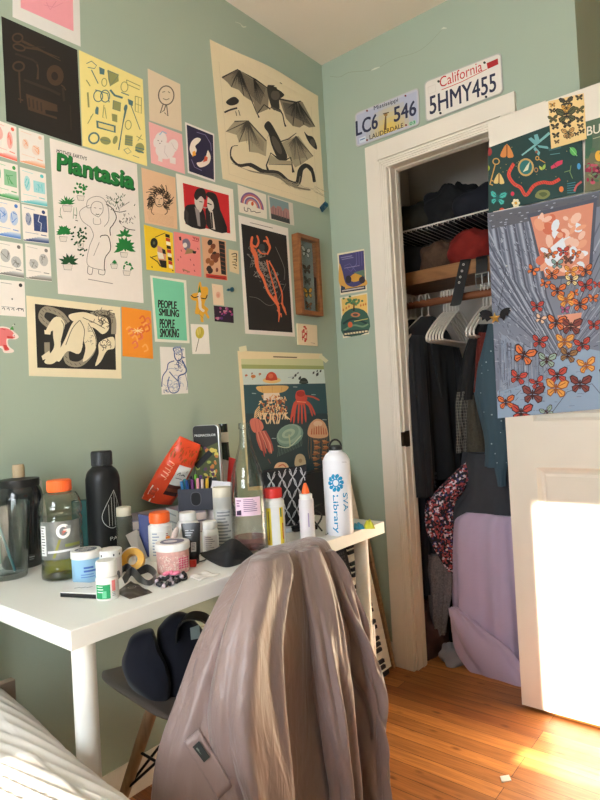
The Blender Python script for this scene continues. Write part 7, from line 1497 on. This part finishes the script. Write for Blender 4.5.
# ================================================================== JACKET, BAG, BED, KEYBOARD
def nylon(name, rgb):
    m = bpy.data.materials.new(name); m.use_nodes = True; nt = m.node_tree; N = nt.nodes; K = nt.links.new
    pb = N['Principled BSDF']; pb.inputs['Roughness'].default_value = .42; pb.inputs['Sheen Weight'].default_value = .25
    tc = N.new('ShaderNodeTexCoord'); n0 = N.new('ShaderNodeTexNoise'); n0.inputs['Scale'].default_value = 9; K(tc.outputs['Object'], n0.inputs['Vector'])
    mx = N.new('ShaderNodeMix'); mx.data_type = 'RGBA'; c = L(rgb); mx.inputs[6].default_value = tuple(k*.93 for k in c[:3])+(1,); mx.inputs[7].default_value = tuple(k*1.07 for k in c[:3])+(1,)
    K(n0.outputs['Fac'], mx.inputs[0]); K(mx.outputs[2], pb.inputs['Base Color'])
    prev = None
    for sc, rot, st, dist, ds in (((9, 9, 2.2), (0, .25, 0), .55, .03, 1.4), ((30, 30, 9), (0, -.35, .2), .35, .008, 2.0)):
        mp = N.new('ShaderNodeMapping'); mp.inputs['Scale'].default_value = sc; mp.inputs['Rotation'].default_value = rot; K(tc.outputs['Object'], mp.inputs['Vector'])
        nz = N.new('ShaderNodeTexNoise'); nz.inputs['Scale'].default_value = 1; nz.inputs['Detail'].default_value = 3; nz.inputs['Distortion'].default_value = ds; K(mp.outputs[0], nz.inputs['Vector'])
        bp = N.new('ShaderNodeBump'); bp.inputs['Strength'].default_value = st; bp.inputs['Distance'].default_value = dist; K(nz.outputs['Fac'], bp.inputs['Height'])
        if prev: K(prev.outputs['Normal'], bp.inputs['Normal'])
        prev = bp
    K(prev.outputs['Normal'], pb.inputs['Normal'])
    return m
JK = nylon('taupe_jacket_nylon', (142, 121, 118))
t = thing('jacket', 'taupe nylon jacket draped over the back of the shell chair in front of the desk', 'jacket', (cx, -.70, .80))
JF = [(3, .8, .4, 2.0), (5, .6, 1.2, -3), (9, .35, .2, 3), (13, .16, 0, -5)]
def jrows(rows, fa, e=.80):
    # rows: photo row, left and right px, depth plane y, half depth
    lv = []
    for py, l, r_, yc, hb in rows:
        p = ony((l+r_)/2, py, yc); w_ = (r_-l)/2*mpp(p)
        lv.append((p.z, p.x, p.y, max(.012, (w_-hb*.77*.55)/.636*.93), hb, fa*min(1, max(.15, (.82-p.z)/.3))))
    lv.sort(key=lambda q: q[0]); return lv
# main body, falls from the chair top
rows = ((542.5, 278, 318, -.665, .020), (546, 256, 327, -.667, .034), (553, 238, 335, -.668, .045), (568, 224, 343, -.671, .055), (590, 211, 351, -.672, .056), (620, 196, 358, -.67, .062), (660, 182, 364, -.668, .066), (700, 169, 369, -.662, .068), (750, 164, 371, -.66, .07), (800, 163, 372, -.655, .07), (900, 163, 373, -.655, .07), (990, 158, 375, -.655, .07))
drape(jrows(rows, .020), JK, 'jacket_body', t, folds=JF, seg=220, nper=6)
# sleeve hanging at the right, wrinkled
rows = ((550, 316, 332, -.70, .026), (565, 320, 343, -.705, .032), (600, 329, 356, -.71, .038), (640, 340, 368, -.715, .042), (680, 349, 377, -.72, .045), (720, 355, 380, -.72, .046), (760, 357, 381, -.72, .046), (800, 357, 381, -.72, .046), (900, 355, 379, -.72, .046))
drape(jrows(rows, .012), JK, 'sleeve', t, folds=[(4, .6, .4, 26), (6, .5, 1.1, -22), (9, .35, 0, 34), (3, .5, 1, 12)], seg=100, nper=8)
# sleeve hanging at the left, broad pleats
rows = ((556, 248, 290, -.722, .022), (575, 240, 296, -.726, .030), (610, 226, 290, -.732, .036), (650, 216, 285, -.735, .042), (700, 208, 288, -.738, .046), (750, 214, 294, -.738, .046), (800, 226, 300, -.738, .046), (900, 240, 308, -.735, .046))
drape(jrows(rows, .014), JK, 'sleeve', t, folds=[(3, .8, .4, 3), (5, .6, 1.1, -3), (8, .3, 0, 5)], seg=120, nper=6)
# broad front panel between the sleeves
rows = ((548, 294, 320, -.718, .018), (580, 296, 332, -.724, .026), (620, 303, 340, -.732, .032), (660, 307, 344, -.738, .036), (700, 313, 350, -.741, .038), (750, 319, 354, -.741, .038), (800, 325, 358, -.741, .038), (900, 320, 362, -.738, .038))
drape(jrows(rows, .014), JK, 'front_panel', t, folds=[(3, .7, 1.4, 4), (5, .6, .1, -5), (8, .3, 0, 9)], seg=120, nper=6)
# pocket with a small woven label
y_ = -.93
from mathutils.bvhtree import BVHTree
jv, jf = [], []
for o in t.children:
    o_ = Vector(t.location)+Vector(o.location); k0 = len(jv); jv += [v.co+o_ for v in o.data.vertices]; jf += [[i+k0 for i in pl.vertices] for pl in o.data.polygons]
JT = BVHTree.FromPolygons(jv, jf)
def JP(px, py, hh):
    d = ray(px, py).normalized(); hit, nrm, _i, dist = JT.ray_cast(CAM, d)
    if hit is None: return CAM+ray(px, py)*1.05
    return hit-d*(.0012+hh)
def jgrid(q, n, m_, h): 
    b = MB(); f = lambda u, v: JP((q[0][0]*(1-u)+q[1][0]*u)*(1-v)+(q[3][0]*(1-u)+q[2][0]*u)*v, (q[0][1]*(1-u)+q[1][1]*u)*(1-v)+(q[3][1]*(1-u)+q[2][1]*u)*v, h); b.grid(f, n, n); return b
jgrid([(184, 742), (199, 729), (232, 786), (218, 800)], 10, JK, .003).build('pocket_flap', JK, t, solid=.002)
A = Art(JP); A.h = .0075; A.poly([(192.5, 747), (199, 741), (210, 757), (204, 762.5)], (44, 48, 46)); A.line([(196.5, 748), (206, 759)], 1.6, (110, 118, 110)); A.build('woven_label', t)

# navy cap-like bag on the seat
NB = mat('navy_twill', (21, 23, 38), .85, noise=.12, scale=50, sheen=.2)
dC = (Vector((-1.25, -.36, .5))-CAM).dot(_F)
t = thing('cloth_bag', 'navy cloth bag slumped on the seat of the shell chair', 'bag', (-1.25, -.36, .45))
def lobe(pts, d, th, name, m):
    C0 = Vector((sum(p[0] for p in pts)/len(pts), sum(p[1] for p in pts)/len(pts), 0)); out = cr(pts, 5, True); rings = []
    for k in range(9):
        a_ = -PI/2+PI*k/8; s = max(.02, math.cos(a_)**.22); dd = th*math.sin(a_)
        rings.append([CAM+ray(C0.x+(x-C0.x)*s+.4*math.sin(y*.2+k)*s, C0.y+(y-C0.y)*s)*(d+dd) for x, y in out])
    b = MB(); b.loft(rings); return b.build(name, m, t, sharp=70)
lobe([(122, 664), (126, 648), (131, 637), (140, 631), (152, 628.5), (156, 636), (160, 650), (170, 672), (170, 700), (158, 707), (142, 697), (128, 684)], dC, .055, 'bag_body', NB)
lobe([(157, 636), (161, 624), (170, 615), (181, 611.5), (192, 618), (208, 640), (208, 680), (190, 702), (168, 704), (158, 676)], dC+.03, .055, 'bag_flap', NB)
b = MB(); b.strap([CAM+ray(x, y)*(dC-.028) for x, y in cr([(178, 640), (180, 624), (190, 616), (203, 617), (212, 624)], 5)], [DD]*21, .05, .004); b.build('band', PLB, t)
b = MB(); b.prism([(190, 628), (199, 625), (201, 638), (191, 640)], 0, .002, lambda x, y, hh: CAM+ray(x, y)*(dC-.036-hh)); b.build('pale_label', mat('pale_green_label', (150, 166, 164), .7), t)

# ------------------------------------------------------------------ bed
bed = thing('bed', 'bed corner with a white ribbed blanket in the lower left foreground', 'bed', (-2.2, -1.2, 0))
BLK_ = bpy.data.materials.new('white_ribbed_cotton'); BLK_.use_nodes = True; nt = BLK_.node_tree; K = nt.links.new; pb = nt.nodes['Principled BSDF']; pb.inputs['Base Color'].default_value = L((214, 208, 204)); pb.inputs['Roughness'].default_value = .9; pb.inputs['Sheen Weight'].default_value = .2
BX1, BZ = -1.600, .572
def blanket(u, v):
    # u across (towards the desk), v along
    s = u*1.25; y = -.17-v*2.2; BX1 = -1.556+.107*max(y, -1.0)
    flat_ = .92; wob = .006*math.sin(y*6+1)+.004*math.sin(y*13)
    if s < flat_: x = BX1-flat_-.05+s+wob; z = BZ+.012*math.sin(x*7+y*5)+.01*math.sin(y*9-x*4)
    else:
        a_ = (s-flat_)/.33; ang = min(1, a_*2.2)*PI/2; rr = .075
        x = BX1-.05+rr*math.sin(ang)+wob-.01*max(0, a_-.45); z = BZ-rr+rr*math.cos(ang)-max(0, a_-.4545)*.33+.012*math.sin((BX1)*7+y*5)+.01*math.sin(y*9-BX1*4)
    if v < .04: z -= .05*((.04-v)/.04)**2
    w_ = x*math.cos(.16)+y*math.sin(.16)+.012*math.sin(x*9-y*7); rib = abs(math.sin(w_*PI/.021))
    return Vector((x, y, z+.0042*(1-rib**.6)*(1 if s < flat_ else .8)))
b = MB(); b.grid(blanket, 300, 420); b.build('blanket', BLK_, bed, sharp=180)
b = MB(); b.box(-2.62, -2.38, .22, -1.67, -.20, .44); b.build('mattress', mat('mattress_ticking', (206, 198, 190), .9), bed, bevel=.03)
b = MB(); b.box(-2.64, -2.40, .10, -1.69, -.18, .219); [b.box(x-.03, y-.03, 0, x+.03, y+.03, .10) for x in (-2.6, -1.74) for y in (-2.35, -.23)]; b.build('bed_base', wood('bed_wood', (120, 96, 76), (150, 122, 98), (1, 6, 6)), bed)
P0 = ony(0, 683, -.19); P1 = ony(14, 678.5, -.19)
b = MB(); b.box(-2.62, -.196, .3, P1.x, -.176, P1.z); b.build('end_board', mat('beige_board', (150, 132, 118), .6), bed, bevel=.001)
b = MB(); b.sphere((-1.86, -.33, .52), 1, (.22, .13, .075), 20); b.build('pillow', mat('dusty_beige_cotton', (172, 152, 142), .9), bed)

# ------------------------------------------------------------------ keyboard leaning on the art wall beyond the desk
KX0, KX1 = -.384, -.088; LEN = .84
lean = math.asin(.165/LEN)
ky = lambda x, d, s: Vector((x, -.190+s*math.sin(lean)-d*math.cos(lean), .004+s*math.cos(lean)-d*math.sin(lean)+d*.18))
t = thing('piano_keyboard', 'black electronic keyboard standing on end against the wall beyond the desk', 'keyboard', ky((KX0+KX1)/2, 0, 0))
def kb(x0, x1, d0, d1, s0, s1, b): vs = [ky(x, d, s) for s in (s0, s1) for d in (d0, d1) for x in (x0, x1)]; b.add(vs, [(0, 2, 3, 1), (4, 5, 7, 6), (0, 1, 5, 4), (2, 6, 7, 3), (0, 4, 6, 2), (1, 3, 7, 5)])
b = MB(); kb(KX0, KX1-.003, -.0, .045, 0, LEN, b); kb(KX0, KX1-.135, .045, .065, 0, LEN, b); kc_ = b.build('keyboard_case', mat('black_plastic', (26, 26, 28), .4, noise=.05), t, bevel=.003)
b = MB()
for i in range(9):
    for j in range(34): x = KX0+.02+i*.014; s = .05+j*.014; kb(x, x+.008, .065, .0662, s, s+.008, b)
b.build('speaker_grille', mat('grey_grille', (70, 70, 72), .5), kc_)
nk = 36; pit = (LEN-.06)/nk
WK = mat('white_keys', (228, 220, 206), .3, noise=.02)
for k in range(nk):
    b = MB(); s0 = .03+k*pit; kb(KX1-.132, KX1, .046, .058, s0+.0006, s0+pit-.0006, b); b.build('white_key', WK, t)
for k in range(nk-1):
    if k % 7 in (0, 1, 3, 4, 5): b = MB(); s0 = .03+(k+1)*pit; kb(KX1-.132, KX1-.05, .0585, .068, s0-.006, s0+.006, b); b.build('black_key', PLB, t)
# wooden board leaning beside it
p0 = onz(389, 668, .0); p1 = onx(363.5, 537, -.012); BRD = wood('pale_board', (150, 116, 84), (180, 146, 108), (3, 3, 12))
p0 = Vector((-.041, -.214, 0)); dr = Vector((0, .095, .53)).normalized(); sd = Vector((0, 1, 0)).cross(dr)
b = MB(); e1 = Vector((1, 0, 0)); e2 = dr.cross(e1)
vs = [p0+e1*x+e2*y+dr*s for s in (0, .57) for y in (-.013, .013) for x in (-.008, .008)]; dzm = min(v.z for v in vs); vs = [v-Vector((0, 0, dzm)) for v in vs]
b.add(vs, [(0, 2, 3, 1), (4, 5, 7, 6), (0, 1, 5, 4), (2, 6, 7, 3), (0, 4, 6, 2), (1, 3, 7, 5)]); tag(b.build('wooden_board', BRD, loc=p0), 'narrow pale wooden board leaning in the corner between the keyboard and the closet frame', 'board')
# white tube on the floor in front of the keyboard
pt = ony(371.5, 624, -.40); b = MB(); b.lathe([(.011, 0), (.011, pt.z)], 20, (pt.x, pt.y, 0)); t = thing('metal_tube', 'short white tube with a dark open top standing by the right desk leg', 'tube', (pt.x, pt.y, 0)); b.build('tube_body', WHITE, t); b = MB(); b.lathe([(.009, pt.z+.0002), (.009, pt.z+.006)], 16, (pt.x, pt.y, 0)); b.build('tube_plug', PLB, t)
# scrap on the floor
q = [onz(x, y, .0) for x, y in ((500, 777), (509, 775.5), (511.5, 781), (502, 783))]; b = MB(); b.loft([[p+Vector((0, 0, .0005)) for p in q], [p+Vector((0, 0, .0025)) for p in q]]); tag(b.build('paper_scrap', mat('scrap_paper', (222, 218, 214), .7), loc=q[0]), 'tiny white paper scrap on the sunlit wooden floor', 'paper')
